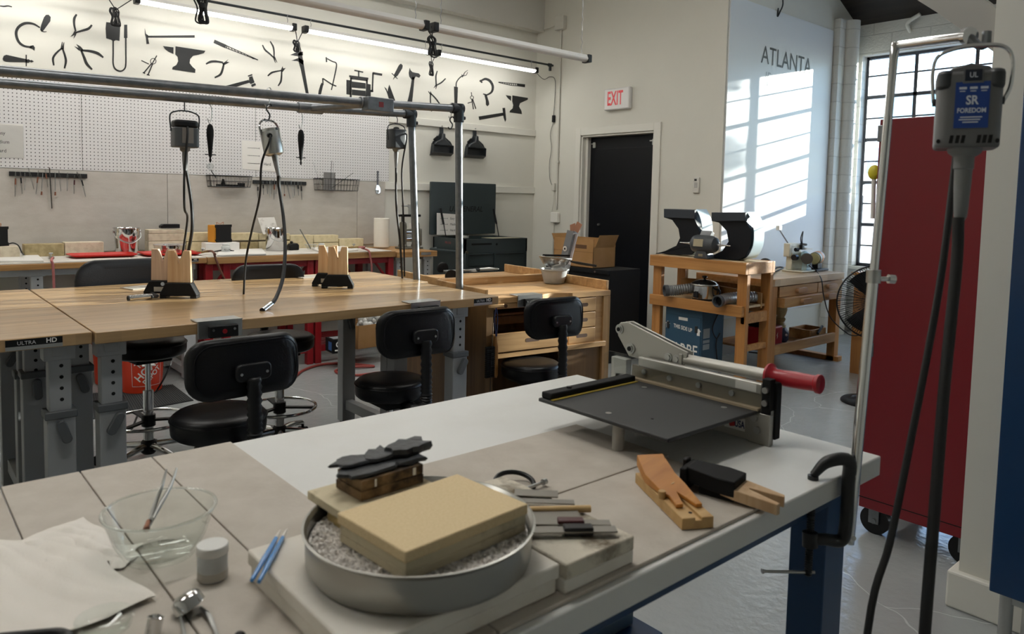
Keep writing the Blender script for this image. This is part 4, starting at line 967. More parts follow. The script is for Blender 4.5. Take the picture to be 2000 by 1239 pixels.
# small stand under the rolling mill
t = thing('mill_stand', 'small wooden topped stand under the rolling mill beside the black cart', 'table', (3.87, 6.1, 0), group='wall counter tables')
part('tabletop', MB().box(3.64, 4.085, CF, CB, 0.888, 0.94), m_ctop, t, w=True, bevel=0.003)
for x in (3.71, 4.02):
    for y in (CF+0.1, CB-0.12): tele_leg(t, x, y, 0.5, mt=m_legw)
part('name_plate', MB().box(3.90, 4.01, CF-0.002, CF, 0.905, 0.93), m_steel, t, w=True)

# things on the counter -----------------------------------------------------------
def brickbox(px0, px1, py0, py1, Y, dep, mt, label, rot=0, cat='fire brick', group='fire bricks on the wall counter', name='fire_brick', zb=None):
    a, b = PY(px0, py1, Y), PY(px1, py1, Y); top = PY(px0, py0, Y).z
    z0 = zb if zb is not None else CZ
    return solo(name, MB().box(a.x, b.x, Y, Y+dep, z0, top), mt, label, cat, group, bevel=0.004)
brickbox(0, 39, 482, 500, 6.2, 0.114, m_brick_w, 'pale fire brick at the far left under the black front box', zb=CZ)
brickbox(48, 126, 478, 495, 6.32, 0.114, m_brick_o, 'aged yellow fire brick, left of the two behind the long red tray')
brickbox(127, 203, 474, 490, 6.32, 0.114, m_brick_w, 'pale fire brick, right of the two behind the long red tray')
b0 = brickbox(290, 361, 472, 490, 6.36, 0.11, m_brick_w, 'pale fire brick at the bottom of the stack behind the clear tub')
zt = 1.04
brickbox(290, 361, 457, 472, 6.36, 0.11, m_brick_w, 'pale fire brick in the middle of the stack behind the clear tub', zb=PY(290, 472, 6.36).z+0.0015)
brickbox(290, 360, 449, 457, 6.36, 0.11, m_brick_w, 'thin pale slab on top of the stack under a black case', zb=PY(290, 457, 6.36).z+0.0015)
solo('case', MB().prism([(0, 0), (0.145, 0), (0.145, 0.034), (0.02, 0.034), (0, 0.02)], PY(315, 447, 6.38)+V((0, 0, 0.003)), (1, 0, 0), (0, 0, 1), (0, 0.07, 0)), m_black, 'black case lying on the fire brick stack behind the clear tub', 'case', bevel=0.004)
r1 = 6.40
lo0 = PY(364, 473, r1).z
brickbox(364, 399, 473, 490, r1, 0.11, m_brick_y, 'cream fire brick low row, right beside the clear tub stack')
brickbox(470, 505, 473, 489, r1, 0.11, m_brick_o, 'yellow fire brick low row, left of the second steel pail')
brickbox(506, 566, 472, 488, r1, 0.11, m_brick_y, 'cream fire brick low row, hidden behind the second steel pail')
brickbox(363, 433, 455, 473, r1, 0.11, m_brick_y, 'cream fire brick upper row behind the orange and black box', zb=PY(433, 472, r1).z+0.006)
brickbox(434, 505, 456, 473, r1, 0.11, m_brick_y, 'cream fire brick upper row right of the orange and black box', zb=PY(433, 472, r1).z+0.006)
brickbox(506, 566, 457, 473, r1, 0.11, m_brick_y, 'cream fire brick upper row behind the second steel pail', zb=PY(433, 472, r1).z+0.006)
zr = PY(600, 475, r1).z
brickbox(567, 612, 475, 488, r1, 0.11, m_brick_y, 'cream fire brick low row, left one behind the jar of tweezers')
brickbox(613, 661, 475, 488, r1, 0.11, m_brick_y, 'cream fire brick low row behind the glass flux jar')
brickbox(567, 612, 460, 474, r1, 0.11, m_brick_y, 'cream fire brick upper row, left one behind the jar of tweezers', zb=PY(612, 474, r1).z)
brickbox(613, 661, 460, 474, r1, 0.11, m_brick_y, 'cream fire brick upper row above the glass flux jar', zb=PY(612, 474, r1).z)
brickbox(663, 710, 467, 487, r1, 0.11, m_brick_y, 'cream fire brick at the right end, near the paper towel roll')
brickbox(402, 468, 475, 489, 6.22, 0.11, m_soft, 'white fire brick under the orange and black box')
# soldering boards lying flat
def flat(pts, z0, h, mt, label, name='solder_board', cat='board', group=None):
    q_ = [PZ(x, y, z0) for x, y in pts]
    m_ = MB().prism([(p.x, p.y) for p in q_], (0, 0, z0), (1, 0, 0), (0, 1, 0), (0, 0, h))
    return solo(name, m_, mt, label, cat, group, bevel=0.003)
sb = 'white soldering boards on the counter'
flat([(-30, 513), (86, 512), (72, 498), (-20, 498)], CZ+0.001, 0.012, m_soft, 'white soldering board at the far left of the counter', group=sb)
flat([(424, 501), (520, 498), (512, 488), (428, 490)], CZ+0.001, 0.012, m_soft, 'white soldering board in front of the small flux jar', group=sb)
flat([(632, 496), (700, 490), (672, 483), (604, 486)], CZ+0.001, 0.012, m_soft, 'white soldering board under the pink hosed torch', group=sb)
# red trays
m_tray = mat('red_tray_plastic', '#c3271d', 0.35)
def tray(x0, x1, y0, y1, label):
    t = thing('tray', label, 'tray', ((x0+x1)/2, (y0+y1)/2, CZ+0.001), group='red plastic trays on the counter')
    w, d = (x1-x0)/2, (y1-y0)/2
    m_ = MB(); o = rrect(2*w, 2*d, 0.05, 5); i_ = rrect(2*w-0.07, 2*d-0.07, 0.03, 5); lp = rrect(2*w-0.03, 2*d-0.03, 0.045, 5); n = len(o)
    rings = [[(p[0], p[1], 0.016) for p in o], [(p[0], p[1], 0.024) for p in o], [(p[0], p[1], 0.024) for p in lp], [(p[0], p[1], 0.005) for p in i_]]
    vs = [V(p) for r in rings for p in r]+[V((p[0]*0.97, p[1]*0.97, 0)) for p in i_]
    fs = []
    for k in range(3): fs += [(k*n+j, k*n+(j+1) % n, (k+1)*n+(j+1) % n, (k+1)*n+j) for j in range(n)]
    fs += [tuple(range(3*n, 4*n)), tuple(range(4*n, 5*n))]
    fs += [(j, 4*n+j, 4*n+(j+1) % n, (j+1) % n) for j in range(n)]
    part('body', m_.add(vs, fs), m_tray, t, smooth=40)
    g_ = MB()
    for k in range(5): g_.box(-w+0.05, -w+0.10, -d*0.5+k*d*0.25-0.008, -d*0.5+k*d*0.25+0.004, 0.005, 0.009)
    part('grip_ribs', g_, mat('dark_red_rib', '#8a1712', 0.5), t)
    return t
tray(1.06, 1.50, 5.99, 6.26, 'long red tray lying empty left of the first steel pail')
tray(1.535, 1.95, 5.94, 6.25, 'red tray holding the clear tub with a steel bowl')
# pails
m_inox = mat('polished_inox', '#cfcfcf', 0.08, 1.0)
def pail(px, py, Y, rt, rb, h, label):
    c = PY(px, py, Y); c.z = CZ+0.001
    t = thing('pail', label, 'pail', c, group='polished steel pails')
    part('body', MB().lathe([(0.001, 0.002), (rb, 0.0), (rb+0.003, 0.004), (rt, h-0.006), (rt+0.006, h-0.003), (rt+0.004, h), (rt-0.001, h-0.006), (rb-0.001, 0.006), (0.001, 0.006)], n=40), m_inox, t, smooth=40)
    part('handle', MB().tube([(rt+0.004, 0, h*0.86), (rt*0.9, -rt*0.55, h*0.62), (0.0, -rt*1.06, h*0.42), (-rt*0.9, -rt*0.55, h*0.62), (-rt-0.004, 0, h*0.86)], 0.003, n=7), m_steel, t)
    for s in (-1, 1): part('ear', MB().cyl((s*(rt-0.002), 0, h*0.86), (s*(rt+0.006), 0, h*0.86), 0.012), m_steel, t)
    return t
pail(248, 491, 6.33, 0.093, 0.075, 0.205, 'polished steel pail between the long red tray and the clear tub')
pail(538, 488, 6.22, 0.083, 0.078, 0.198, 'polished steel pail in front of the leaning white card')
# clear tub with a steel bowl
c = V((1.745, 6.09, CZ+0.0075))
t = thing('tub', 'clear tub holding a steel bowl on the right red tray', 'tub', c)
m_clear = glass('clear_plastic', '#f2f2f0', 0.05, 0.2)
part('shell', MB().prism(rrect(0.235, 0.16, 0.03), (0, 0, 0), (1, 0, 0), (0, 1, 0), (0, 0, 0.002)).join(MB().lathe([(0.1, 0.0), (0.105, 0.075)], n=28), Matrix.Scale(1.1, 4, (1, 0, 0)) @ Matrix.Scale(0.78, 4, (0, 1, 0))), m_clear, t, smooth=40)
part('rim', MB().tube([(0.116*math.cos(a), 0.083*math.sin(a), 0.075) for a in [2*PI*k/28 for k in range(28)]], 0.003, n=6, sub=1, closed=True), mat('clear_rim', '#c9c9c7', 0.2), t)
b0 = thing('bowl', 'polished steel bowl standing inside the clear tub', 'bowl', c+V((0.008, 0, 0.0035)))
part('body', MB().lathe([(0.001, 0.0), (0.058, 0.0), (0.064, 0.006), (0.068, 0.066), (0.072, 0.069), (0.066, 0.067), (0.06, 0.008), (0.001, 0.004)], n=32), m_inox, b0, smooth=40)
# orange and black boxes
m_or = mat('orange_box', '#d89226', 0.5)
def obox(px0, px1, py0, py1, Y, label, zb, skew=0.0):
    a, b = PY(px0, py1, Y), PY(px1, py1, Y); h = PY(px0, py0, Y).z-zb; w = b.x-a.x
    t = thing('spool_box', label, 'box', ((a.x+b.x)/2, Y, zb), 0.25, group='orange boxes with black fronts')
    part('body', MB().box(-w/2, w/2, 0, 0.09, 0, h), m_or, t, bevel=0.003)
    n_ = 0.012
    part('front', MB().prism([(-w/2+n_, -0.004), (w/2, -0.004), (w/2, h*0.12), (w/2-0.006, h*0.16), (w/2-0.006, h*0.84), (w/2, h*0.88), (w/2, h), (-w/2, h), (-w/2, h*0.86), (-w/2+0.008, h*0.8), (-w/2+0.008, h*0.16), (-w/2, h*0.1)], (0.008, -0.012, 0.004), (1, 0, 0), (0, 0, 1), (0, 0.012, 0)), m_hole, t)
    part('wire_loop', MB().tube([(-0.03, 0.03, h), (-0.032, 0.03, h+0.022), (0.0, 0.03, h+0.008), (0.03, 0.03, h+0.024), (0.028, 0.03, h)], 0.002, n=6), mat('copper_wire', '#b06a3a', 0.35, 0.8), t)
    return t
zb = PY(402, 475, 6.22).z+0.002
obox(416, 452, 440, 472, 6.26, 'orange box with a black front standing on a white fire brick', zb)
zb2 = PY(0, 482, 6.2).z+0.002
t = obox(-22, 15, 444, 481, 6.24, 'orange box with a black front cut by the left edge', zb2)
solo('cable', MB().tube([PY(16, 477, 6.16), PY(26, 475, 6.15), PY(36, 480, 6.14), PY(43, 494, 6.14), PZ(48, 498, CZ+0.006), PZ(60, 500, CZ+0.005)], 0.0045, n=7), m_cable, 'black cable from the left orange box down to the counter', 'cable')
# jars
def jar(px, py, Y, r, h, label, txt, zb=CZ):
    c = PY(px, py, Y); c.z = zb+0.001
    t = thing('jar', label, 'jar', c, group='small flux jars')
    part('body', MB().solid([(r*0.95, 0), (r, 0.004), (r, h*0.7), (r*0.72, h*0.8)], n=24), mat('milky_jar', '#c9cdcc', 0.25), t)
    part('lid', MB().solid([(r*0.74, h*0.8), (r*0.8, h*0.82), (r*0.8, h*0.98), (r*0.7, h)], n=24), mat('jar_lid', '#dcdedc', 0.35), t)
    part('lettering', textmb(txt, h*0.3, (0, -r-0.0012, h*0.36), (1, 0, 0), (0, 0, 1), 0.0004, bold=0.01), m_ink, t)
jar(441, 487, 6.1, 0.034, 0.078, 'small milky jar lettered FLUX in front of the orange box', 'FLUX')
jar(628, 488, 6.05, 0.031, 0.052, 'low milky jar lettered FLUX on the right soldering board', 'FLUX', CZ+0.013)
# white card leaning on the bricks
a, b = PY(503, 426, 6.44), PY(536, 425, 6.44); c, d = PY(545, 455, 6.38), PY(514, 458, 6.38)
m_ = MB().add([a, b, c, d, a+V((0, .01, .002)), b+V((0, .01, .002)), c+V((0, .01, .002)), d+V((0, .01, .002))], [(0, 1, 2, 3), (7, 6, 5, 4), (0, 4, 5, 1), (1, 5, 6, 2), (2, 6, 7, 3), (3, 7, 4, 0)])
solo('card', m_, mat('smudged_card', '#d9d5cd', 0.7, noise=(14, '#b3aca2', 0.5, 0.62)), 'white smudged card leaning on the bricks behind the second pail', 'card')
# torches with their hoses
def torch(pts, hose, mt, label, tip, body_m):
    t = thing('torch', label, 'torch', pts[0], group='brass soldering torches with rubber hoses')
    part('body', MB().tube(pts, [0.004, 0.009, 0.008, 0.011], n=10, sub=4), body_m, t, w=True)
    m_ = (V3(pts[1])+V3(pts[2]))/2
    part('valve', MB().cyl(m_, m_+V((0, 0, 0.026)), 0.005).cyl(m_+V((-0.012, 0, 0.026)), m_+V((0.012, 0, 0.026)), 0.006), m_steel, t, w=True)
    part('hose', MB().tube(hose, 0.0085, n=8), mt, t, w=True)
m_brass = mat('brass', '#a88a58', 0.35, 0.85)
m_hoseb = mat('brown_hose', '#6d4433', 0.6); m_hosep = mat('pink_hose', '#b26a66', 0.6)
zc = CZ+0.012
torch([PZ(384, 492, zc+0.012), PZ(392, 493, zc+0.012), PZ(400, 492, zc+0.012), PZ(406, 491, zc+0.012)], [PZ(406, 491, zc+0.012), PZ(414, 491, zc+0.02), PZ(420, 497, zc+0.022), V((1.985, CF-0.004, CZ+0.018)), V((2.0, CF-0.02, CZ-0.04)), V((2.02, CF-0.02, 0.86)), V((2.08, CF-0.03, 0.7)), V((2.13, CF-0.03, 0.4))], m_hoseb, 'brass torch with a brown hose hanging by the name plate', 0, m_brass)
torch([PZ(678, 484, zc+0.012), PZ(686, 483.5, zc+0.012), PZ(696, 483, zc+0.012), PZ(701, 483, zc+0.012)], [PZ(701, 483, zc+0.012), PZ(712, 483, zc+0.03), V((3.29, CF+0.04, CZ+0.03)), V((3.33, CF-0.012, CZ+0.008)), V((3.345, CF-0.02, 0.90)), V((3.36, CF-0.02, 0.8)), V((3.37, CF-0.02, 0.5))], m_hosep, 'brass torch with a pink hose near the paper towel roll', 0, m_brass)
torch([PZ(96, 500, zc), PZ(98, 502, zc), PZ(101, 503, zc), PZ(103, 504, zc+0.003)], [PZ(103, 504, zc+0.003), V((0.905, CF+0.0, CZ+0.014)), V((0.91, CF-0.016, CZ-0.02)), V((0.912, CF-0.016, 0.87)), V((0.914, CF-0.016, 0.75)), V((0.92, CF-0.01, 0.4))], m_hosep, 'small torch whose pink hose hangs straight down left of the long tray', 0, m_steel)
# black tool on the small flux board, marker pens
solo('spatula', MB().tube([PZ(415, 492, CZ+0.017), PZ(438, 489, CZ+0.019), PZ(457, 490, CZ+0.017)], [0.003, 0.009, 0.003], n=8), m_black, 'dark spatula lying in front of the small flux jar', 'tool')
# black holder, tweezers in a jar
c = PZ(575, 489, CZ+0.001)
t = thing('tool_holder', 'black round edged tool holder between the pail and the jar of tweezers', 'holder', c)
part('body', MB().prism([(-0.045, 0), (0.045, 0), (0.047, 0.045), (0.03, 0.062), (-0.03, 0.058), (-0.047, 0.042)], (0, 0, 0), (1, 0, 0), (0, 0, 1), (0, 0.06, 0)), m_black, t, bevel=0.006)
part('knob', MB().ball((-0.012, 0.03, 0.068), 0.013), m_black, t)
c = PZ(607, 487, CZ+0.013)
t = thing('dish', 'small clear dish with tweezers leaning in it on the counter', 'dish', c)
part('bowl', MB().lathe([(0.001, 0.001), (0.03, 0.001), (0.05, 0.04), (0.052, 0.041)], n=28), m_clear, t, smooth=40)
part('rim', MB().tube([(0.052*math.cos(a), 0.052*math.sin(a), 0.041) for a in [2*PI*k/24 for k in range(24)]], 0.0016, n=6, sub=1, closed=True), mat('clear_rim', '#c9c9c7', 0.2), t)
c2 = PY(604, 484, 6.05)
m_tw = mat('tweezer_steel', '#93938f', 0.35, 0.9)
t = thing('tweezers', 'steel tweezers leaning in the small clear dish on the counter', 'tweezers', c+V((0, 0, 0.004)))
for s in (-0.006, 0.006): part('blade', MB().bar(c+V((0.0, s, 0.006)), PY(586, 448, 6.02)+V((0, s*0.4, 0)), 0.008, 0.003), m_tw, t, w=True)
# paper towel roll
c = PY(745, 483, 6.28); c.z = CZ+0.001
t = thing('paper_towel_roll', 'white paper towel roll standing near the rolling mill', 'paper towel', c)
part('roll', MB().lathe([(0.02, 0), (0.073, 0), (0.0755, 0.003), (0.0755, 0.277), (0.073, 0.28), (0.02, 0.28), (0.02, 0)], n=40), mat('towel_paper', '#e9e4d8', 0.85, bump=(160, 0.2)), t)
part('core', MB().lathe([(0.0195, 0.28), (0.0195, 0.0)], n=20), mat('card_tube', '#a5835c', 0.8), t)
# rolling mill
c = PY(799, 492, 6.14); c.z = 0.941
t = thing('rolling_mill', 'grey cast rolling mill with a steel cross handle on the small stand', 'rolling mill', c)
m_cast = mat('grey_cast_iron', '#6d6c63', 0.45, 0.2, noise=(12, '#5b5a52', 0.4, 0.7))
for s in (-1, 1):
    part('side_frame', MB().prism([(-0.055, 0), (0.055, 0), (0.055, 0.03), (0.042, 0.05), (0.042, 0.22), (0.034, 0.255), (0.0, 0.27), (-0.034, 0.255), (-0.042, 0.22), (-0.042, 0.05), (-0.055, 0.03)], (s*0.075-0.022, 0, 0), (0, 1, 0), (0, 0, 1), (0.044, 0, 0)), m_cast, t, bevel=0.007)
    part('screw', MB().cyl((s*0.075, 0, 0.26), (s*0.075, 0, 0.315), 0.016), m_darkiron, t)
part('foot_plate', MB().box(-0.12, 0.12, -0.07, 0.07, 0, 0.018), m_cast, t, bevel=0.004)
for z, r in ((0.10, 0.031), (0.165, 0.031)):
    part('roller', MB().cyl((-0.06, 0, z), (0.06, 0, z), r, n=28), m_chrome, t)
part('top_bar', MB().box(-0.12, 0.12, -0.022, 0.022, 0.315, 0.338), m_blackmat, t, bevel=0.003)
part('plate', MB().box(-0.03, 0.02, -0.036, -0.033, 0.205, 0.255), m_paper, t)
part('spindle', MB().cyl((0, 0, 0.335), (0, 0, 0.43), 0.013).cyl((0, 0, 0.405), (0, 0, 0.435), 0.02), m_steel, t)
part('cross_handle', MB().cyl((-0.085, 0, 0.42), (0.085, 0, 0.42), 0.007).ball((0.085, 0, 0.42), 0.011).ball((-0.085, 0, 0.42), 0.009), m_steel, t)
part('gear_cover', MB().prism([(-0.05, 0.03), (0.05, 0.03), (0.045, 0.2), (-0.045, 0.2)], (0.098, 0, 0), (0, 1, 0), (0, 0, 1), (0.025, 0, 0)), m_cast, t, bevel=0.01)
part('hook', MB().tube([(0.125, -0.01, 0.11), (0.135, -0.01, 0.09), (0.13, -0.01, 0.07), (0.12, -0.01, 0.08)], 0.003, n=6), m_steel, t)

# under the counter ---------------------------------------------------------------
m_orange = mat('orange_pail_plastic', '#cf3a1b', 0.42)
def bucket(px, py, label, text=True):
    c = PZ(px, py, 0.008); c.y += 0.11; c.x += 0.02
    t = thing('bucket', label, 'bucket', c, group='orange plastic buckets')
    part('body', MB().lathe([(0.001, 0.003), (0.128, 0), (0.132, 0.004), (0.148, 0.30), (0.148, 0.302), (0.156, 0.303), (0.156, 0.325), (0.149, 0.33), (0.152, 0.37), (0.147, 0.37), (0.142, 0.30), (0.125, 0.01), (0.001, 0.008)], n=44), m_orange, t, smooth=40)
    part('handle', MB().tube([(-0.156, 0, 0.315), (-0.13, -0.10, 0.25), (0, -0.165, 0.205), (0.13, -0.10, 0.25), (0.156, 0, 0.315)], 0.0022, n=6), m_steel, t)
    part('handle_grip', MB().cyl((-0.04, -0.163, 0.208), (0.04, -0.163, 0.208), 0.008), m_whiteink, t)
    if text:
        f0 = -0.52   # face turned toward the aisle
        def wrap(mb, r_of_z):
            for v in mb.v:
                a = v.x/0.14+f0-PI/2+0.52+0.02; z = v.z; r = r_of_z(z)+0.0012-v.y
                v.x, v.y = r*math.cos(a), r*math.sin(a)
            return mb
        rz_ = lambda z: 0.132+(z-0.004)*0.054
        lt = MB(); ang = math.radians(45)
        for s_, dx, dz, sz in (('THE', -0.035, 0.06, 0.06), ('HOME', 0.0, 0.0, 0.075), ('DEPOT', 0.032, -0.045, 0.052)):
            q_ = textmb(s_, sz, (0, 0, 0), (1, 0, 0), (0, 0, 1), 0.0, sx=0.95, bold=0.02)
            for v in q_.v:
                x, z = v.x, v.z
                v.x = x*math.cos(ang)-z*math.sin(ang)+dx; v.z = x*math.sin(ang)+z*math.cos(ang)+dz+0.17; v.y = 0
            lt.join(q_)
        part('lettering', wrap(lt, rz_), m_whiteink, t, smooth=0)
        fr_ = MB()
        for (x0, x1, z0, z1) in ((-0.105, 0.105, 0.285, 0.288), (-0.105, 0.105, 0.052, 0.055)):
            n = 14
            for k in range(n):
                a, b = x0+(x1-x0)*k/n, x0+(x1-x0)*(k+1)/n
                fr_.add([(a, 0, z0), (b, 0, z0), (b, 0, z1), (a, 0, z1)], [(0, 1, 2, 3)])
        for x in (-0.105, 0.102): fr_.add([(x, 0, 0.052), (x+0.003, 0, 0.052), (x+0.003, 0, 0.288), (x, 0, 0.288)], [(0, 1, 2, 3)])
        part('border', wrap(fr_, rz_), m_whiteink, t, smooth=0)
bucket(280, 768, 'orange bucket with white diagonal lettering under the wall counter')
bucket(226, 752, 'orange bucket half hidden behind grey table legs', text=False)
p_ = [PZ(378, 783, 0.001), PZ(338, 753, 0.001), PZ(165, 772, 0.001), PZ(170, 822, 0.001)]
m_ribs = mat('ribbed_mat', '#2c2e30', 0.85)
t = solo('rubber_mat', MB().prism([(p.x, p.y) for p in p_], (0, 0, 0.0005), (1, 0, 0), (0, 1, 0), (0, 0, 0.006)), m_ribs, 'dark ribbed mat on the floor under the orange buckets', 'mat')
rb = MB(); A, B, Cc, D = p_
for k in range(44):
    u = (k+0.5)/44
    a = D.lerp(A, u); b = Cc.lerp(B, u)
    rb.bar(a+V((0, 0, 0.0075)), b+V((0, 0, 0.0075)), 0.006, 0.004)
part('ribs', rb, mat('mat_rib', '#3b3e40', 0.8), t, w=True)
# boxes on the red shelf
c = PZ(672, 689, 0.146)
t = thing('battery_box', 'small black carton with white and blue print on the red wire shelf', 'box', c, -0.1)
part('body', MB().box(-0.10, 0.10, 0, 0.16, 0, 0.115), m_blackmat, t, bevel=0.002)
part('blue_panel', MB().box(-0.1012, -0.1, 0.02, 0.09, 0.02, 0.09), mat('carton_blue', '#2f5f9a', 0.5), t)
part('lettering', textmb('O', 0.07, (-0.045, -0.0012, 0.07), (1, 0, 0), (0, 0, 1), 0.0005, bold=0.02).join(MB().box(0.02, 0.085, -0.002, -0.001, 0.03, 0.085)).join(MB().box(-0.08, -0.02, -0.002, -0.001, 0.018, 0.03)), m_whiteink, t)
part('lid_label', MB().box(-0.08, 0.07, 0.03, 0.13, 0.115, 0.1165), mat('grey_print', '#8f9296', 0.5), t)
c = PZ(702, 684, 0.146)
m_card = mat('cardboard', '#a57c4f', 0.8, noise=(5, '#98713f', 0.4, 0.7))
t = thing('cardboard_box', 'open cardboard box with bubble wrap on the red wire shelf', 'box', c+V((0.14, 0.14, 0)), 0.1)
bw = MB()
for a in ((-0.15, 0.15, -0.1, -0.096), (-0.15, 0.15, 0.096, 0.1)): bw.box(a[0], a[1], a[2], a[3], 0, 0.2)
for a in ((-0.15, -0.146), (0.146, 0.15)): bw.box(a[0], a[1], -0.1, 0.1, 0, 0.2)
part('carton', bw.box(-0.15, 0.15, -0.1, 0.1, 0, 0.004), m_card, t)
part('flap', MB().bar((-0.15, 0, 0.2), (-0.215, 0, 0.26), 0.2, 0.004, up=(0, 1, 0)), m_card, t)
part('flap', MB().bar((0, 0.1, 0.2), (0, 0.16, 0.27), 0.3, 0.004, up=(1, 0, 0)), m_card, t)
rr = random.Random(5); bbl = MB()
for k in range(30): bbl.ball((rr.uniform(-0.03, 0.13), rr.uniform(-0.08, 0.08), rr.uniform(0.17, 0.25)), rr.uniform(0.02, 0.035), nu=8, nv=6)
part('bubble_wrap', bbl, mat('bubble_wrap', '#c6c6c2', 0.15), t)
solo('air_hose', MB().tube([PZ(552, 752, 0.011), PZ(570, 742, 0.011), PZ(590, 725, 0.011), PZ(625, 713, 0.011), PZ(670, 710, 0.011), PZ(705, 713, 0.011), PZ(730, 716, 0.011), PZ(690, 717, 0.022), PZ(656, 724, 0.011), PZ(668, 731, 0.011), PZ(700, 733, 0.011), PZ(740, 728, 0.011)], 0.011, n=8), mat('red_hose', '#8f3a33', 0.55), 'red air hose looping over the floor in front of the red frames', 'hose')
solo('floor_cable', MB().tube([PZ(665, 828, 0.006), PZ(672, 800, 0.006), PZ(682, 780, 0.006), PZ(700, 752, 0.03)], 0.006, n=7), m_cable, 'black cable on the floor left of the middle stool', 'cable')
solo('floor_cable', MB().tube([PZ(255, 845, 0.006)+V((0, 0, 0)), PZ(275, 800, 0.006), PZ(308, 760, 0.03), PY(330, 720, 5.0), PY(338, 690, 5.2)], 0.006, n=7), m_cable, 'black cable rising from the floor beside the lettered orange bucket', 'cable')

# ================================================================== things on the tool wall
m_mag = mat('magnet_strip_black', '#17181a', 0.5)
YS = YW-0.013
def strip(px0, py0, px1, py1, label):
    a, b = PY(px0, py0, YS), PY(px1, py1, YS)
    z = (a.z+b.z)/2
    return solo('magnetic_strip', MB().box(a.x, b.x, YS-0.012, YS-0.0005, z-0.0165, z+0.0165), m_mag, label, 'tool strip', 'black magnetic tool strips', bevel=0.002), z
s1, z1 = strip(17.5, 340, 170, 343.5, 'black magnetic strip of tweezers at the far left')
s2, z2 = strip(493, 355.5, 597.5, 358.5, 'black magnetic strip of tools between the two wire baskets')
m_brn = mat('fibre_grip_brown', '#7b4a33', 0.6); m_dkred = mat('grip_dark_red', '#4a1e22', 0.5); m_tdk = mat('tool_dark', '#4f4d48', 0.5, 0.5)
TW1 = [(305, 255, 295, 740, 'brown'), (395, 255, 435, 690, 'black'), (485, 275, 480, 620, 'bright'), (553, 182, 666, 600, ''), (750, 230, 702, 700, 'brown'), (835, 280, 810, 710, 'brush'), (880, 205, 935, 560, 'brown'), (965, 172, 1015, 975, 'long'), (1075, 270, 1080, 720, 'brush'), (1150, 240, 1190, 640, ''), (1320, 270, 1310, 630, 'bright'), (1455, 320, 1445, 690, 'red'), (1500, 260, 1592, 455, ''), (1565, 300, 1675, 745, 'black')]
TW2 = [(690, 345, 688, 530, 'black'), (748, 330, 757, 490, 'black'), (795, 330, 803, 480, ''), (830, 330, 830, 520, 'bright'), (852, 305, 845, 480, ''), (885, 300, 880, 545, 'brown'), (915, 330, 905, 480, ''), (957, 270, 955, 400, ''), (1000, 330, 1005, 505, 'brush'), (1030, 340, 1072, 535, ''), (1078, 308, 1107, 525, 'bright'), (1122, 335, 1122, 500, ''), (1160, 330, 1172, 500, 'black'), (1200, 330, 1210, 550, 'black')]
ORD = ['first', 'second', 'third', 'fourth', 'fifth', 'sixth', 'seventh', 'eighth', 'ninth', 'tenth', 'eleventh', 'twelfth', 'thirteenth', 'fourteenth']
WORD = {'': 'plain steel tweezers', 'brown': 'steel tweezers with brown grips', 'black': 'steel tweezers with black grips', 'bright': 'bright steel tweezers', 'brush': 'thin brush with a brown tip', 'long': 'long dark file', 'red': 'steel tweezers with dark red grips'}
def tools(TW, f, where, group, zs):
    for i, (x0, y0, x1, y1, k) in enumerate(TW):
        a = PY(*f(x0, y0), YS-0.018); b = PY(*f(x1, y1), YS-0.018)
        t = thing('tweezers' if k not in ('brush', 'long') else ('brush' if k == 'brush' else 'file'), ORD[i]+' tool from the left on '+where+', '+WORD[k], 'tool', b, group=group)
        d = (b-a); n_ = V((d.z, 0, -d.x)).normalized(); L_ = d.length
        mt = m_chrome if k == 'bright' else m_tdk if k == 'long' else m_tw
        if k == 'long':
            part('blade', MB().bar(a, b, 0.013, 0.006), mt, t, w=True)
        elif k == 'brush':
            part('handle', MB().cyl(a, a+d*0.8, 0.0028, n=8), mt, t, w=True)
            part('bristles', MB().cyl(a+d*0.84, b, 0.005, 0.006, n=10), m_brn, t, w=True)
        else:
            for s in (-1, 1):
                part('blade', MB().bar(a+n_*s*0.0012, a+d*0.35+n_*s*0.0045, 0.0055, 0.002).bar(a+d*0.35+n_*s*0.0045, b+n_*s*0.0006, 0.0045, 0.002), mt, t, w=True)
            if k in ('brown', 'black', 'red'):
                part('grip', MB().bar(a+d*0.27, a+d*0.52, 0.015, 0.008), {'brown': m_brn, 'black': m_black, 'red': m_dkred}[k], t, w=True)
tools(TW1, lambda x, y: (x/10, 310+y/10), 'the left strip', 'tools on the left magnetic strip', z1)
tools(TW2, lambda x, y: (390+x/6.06, 300+y/6.06), 'the right strip', 'tools on the right magnetic strip', z2)
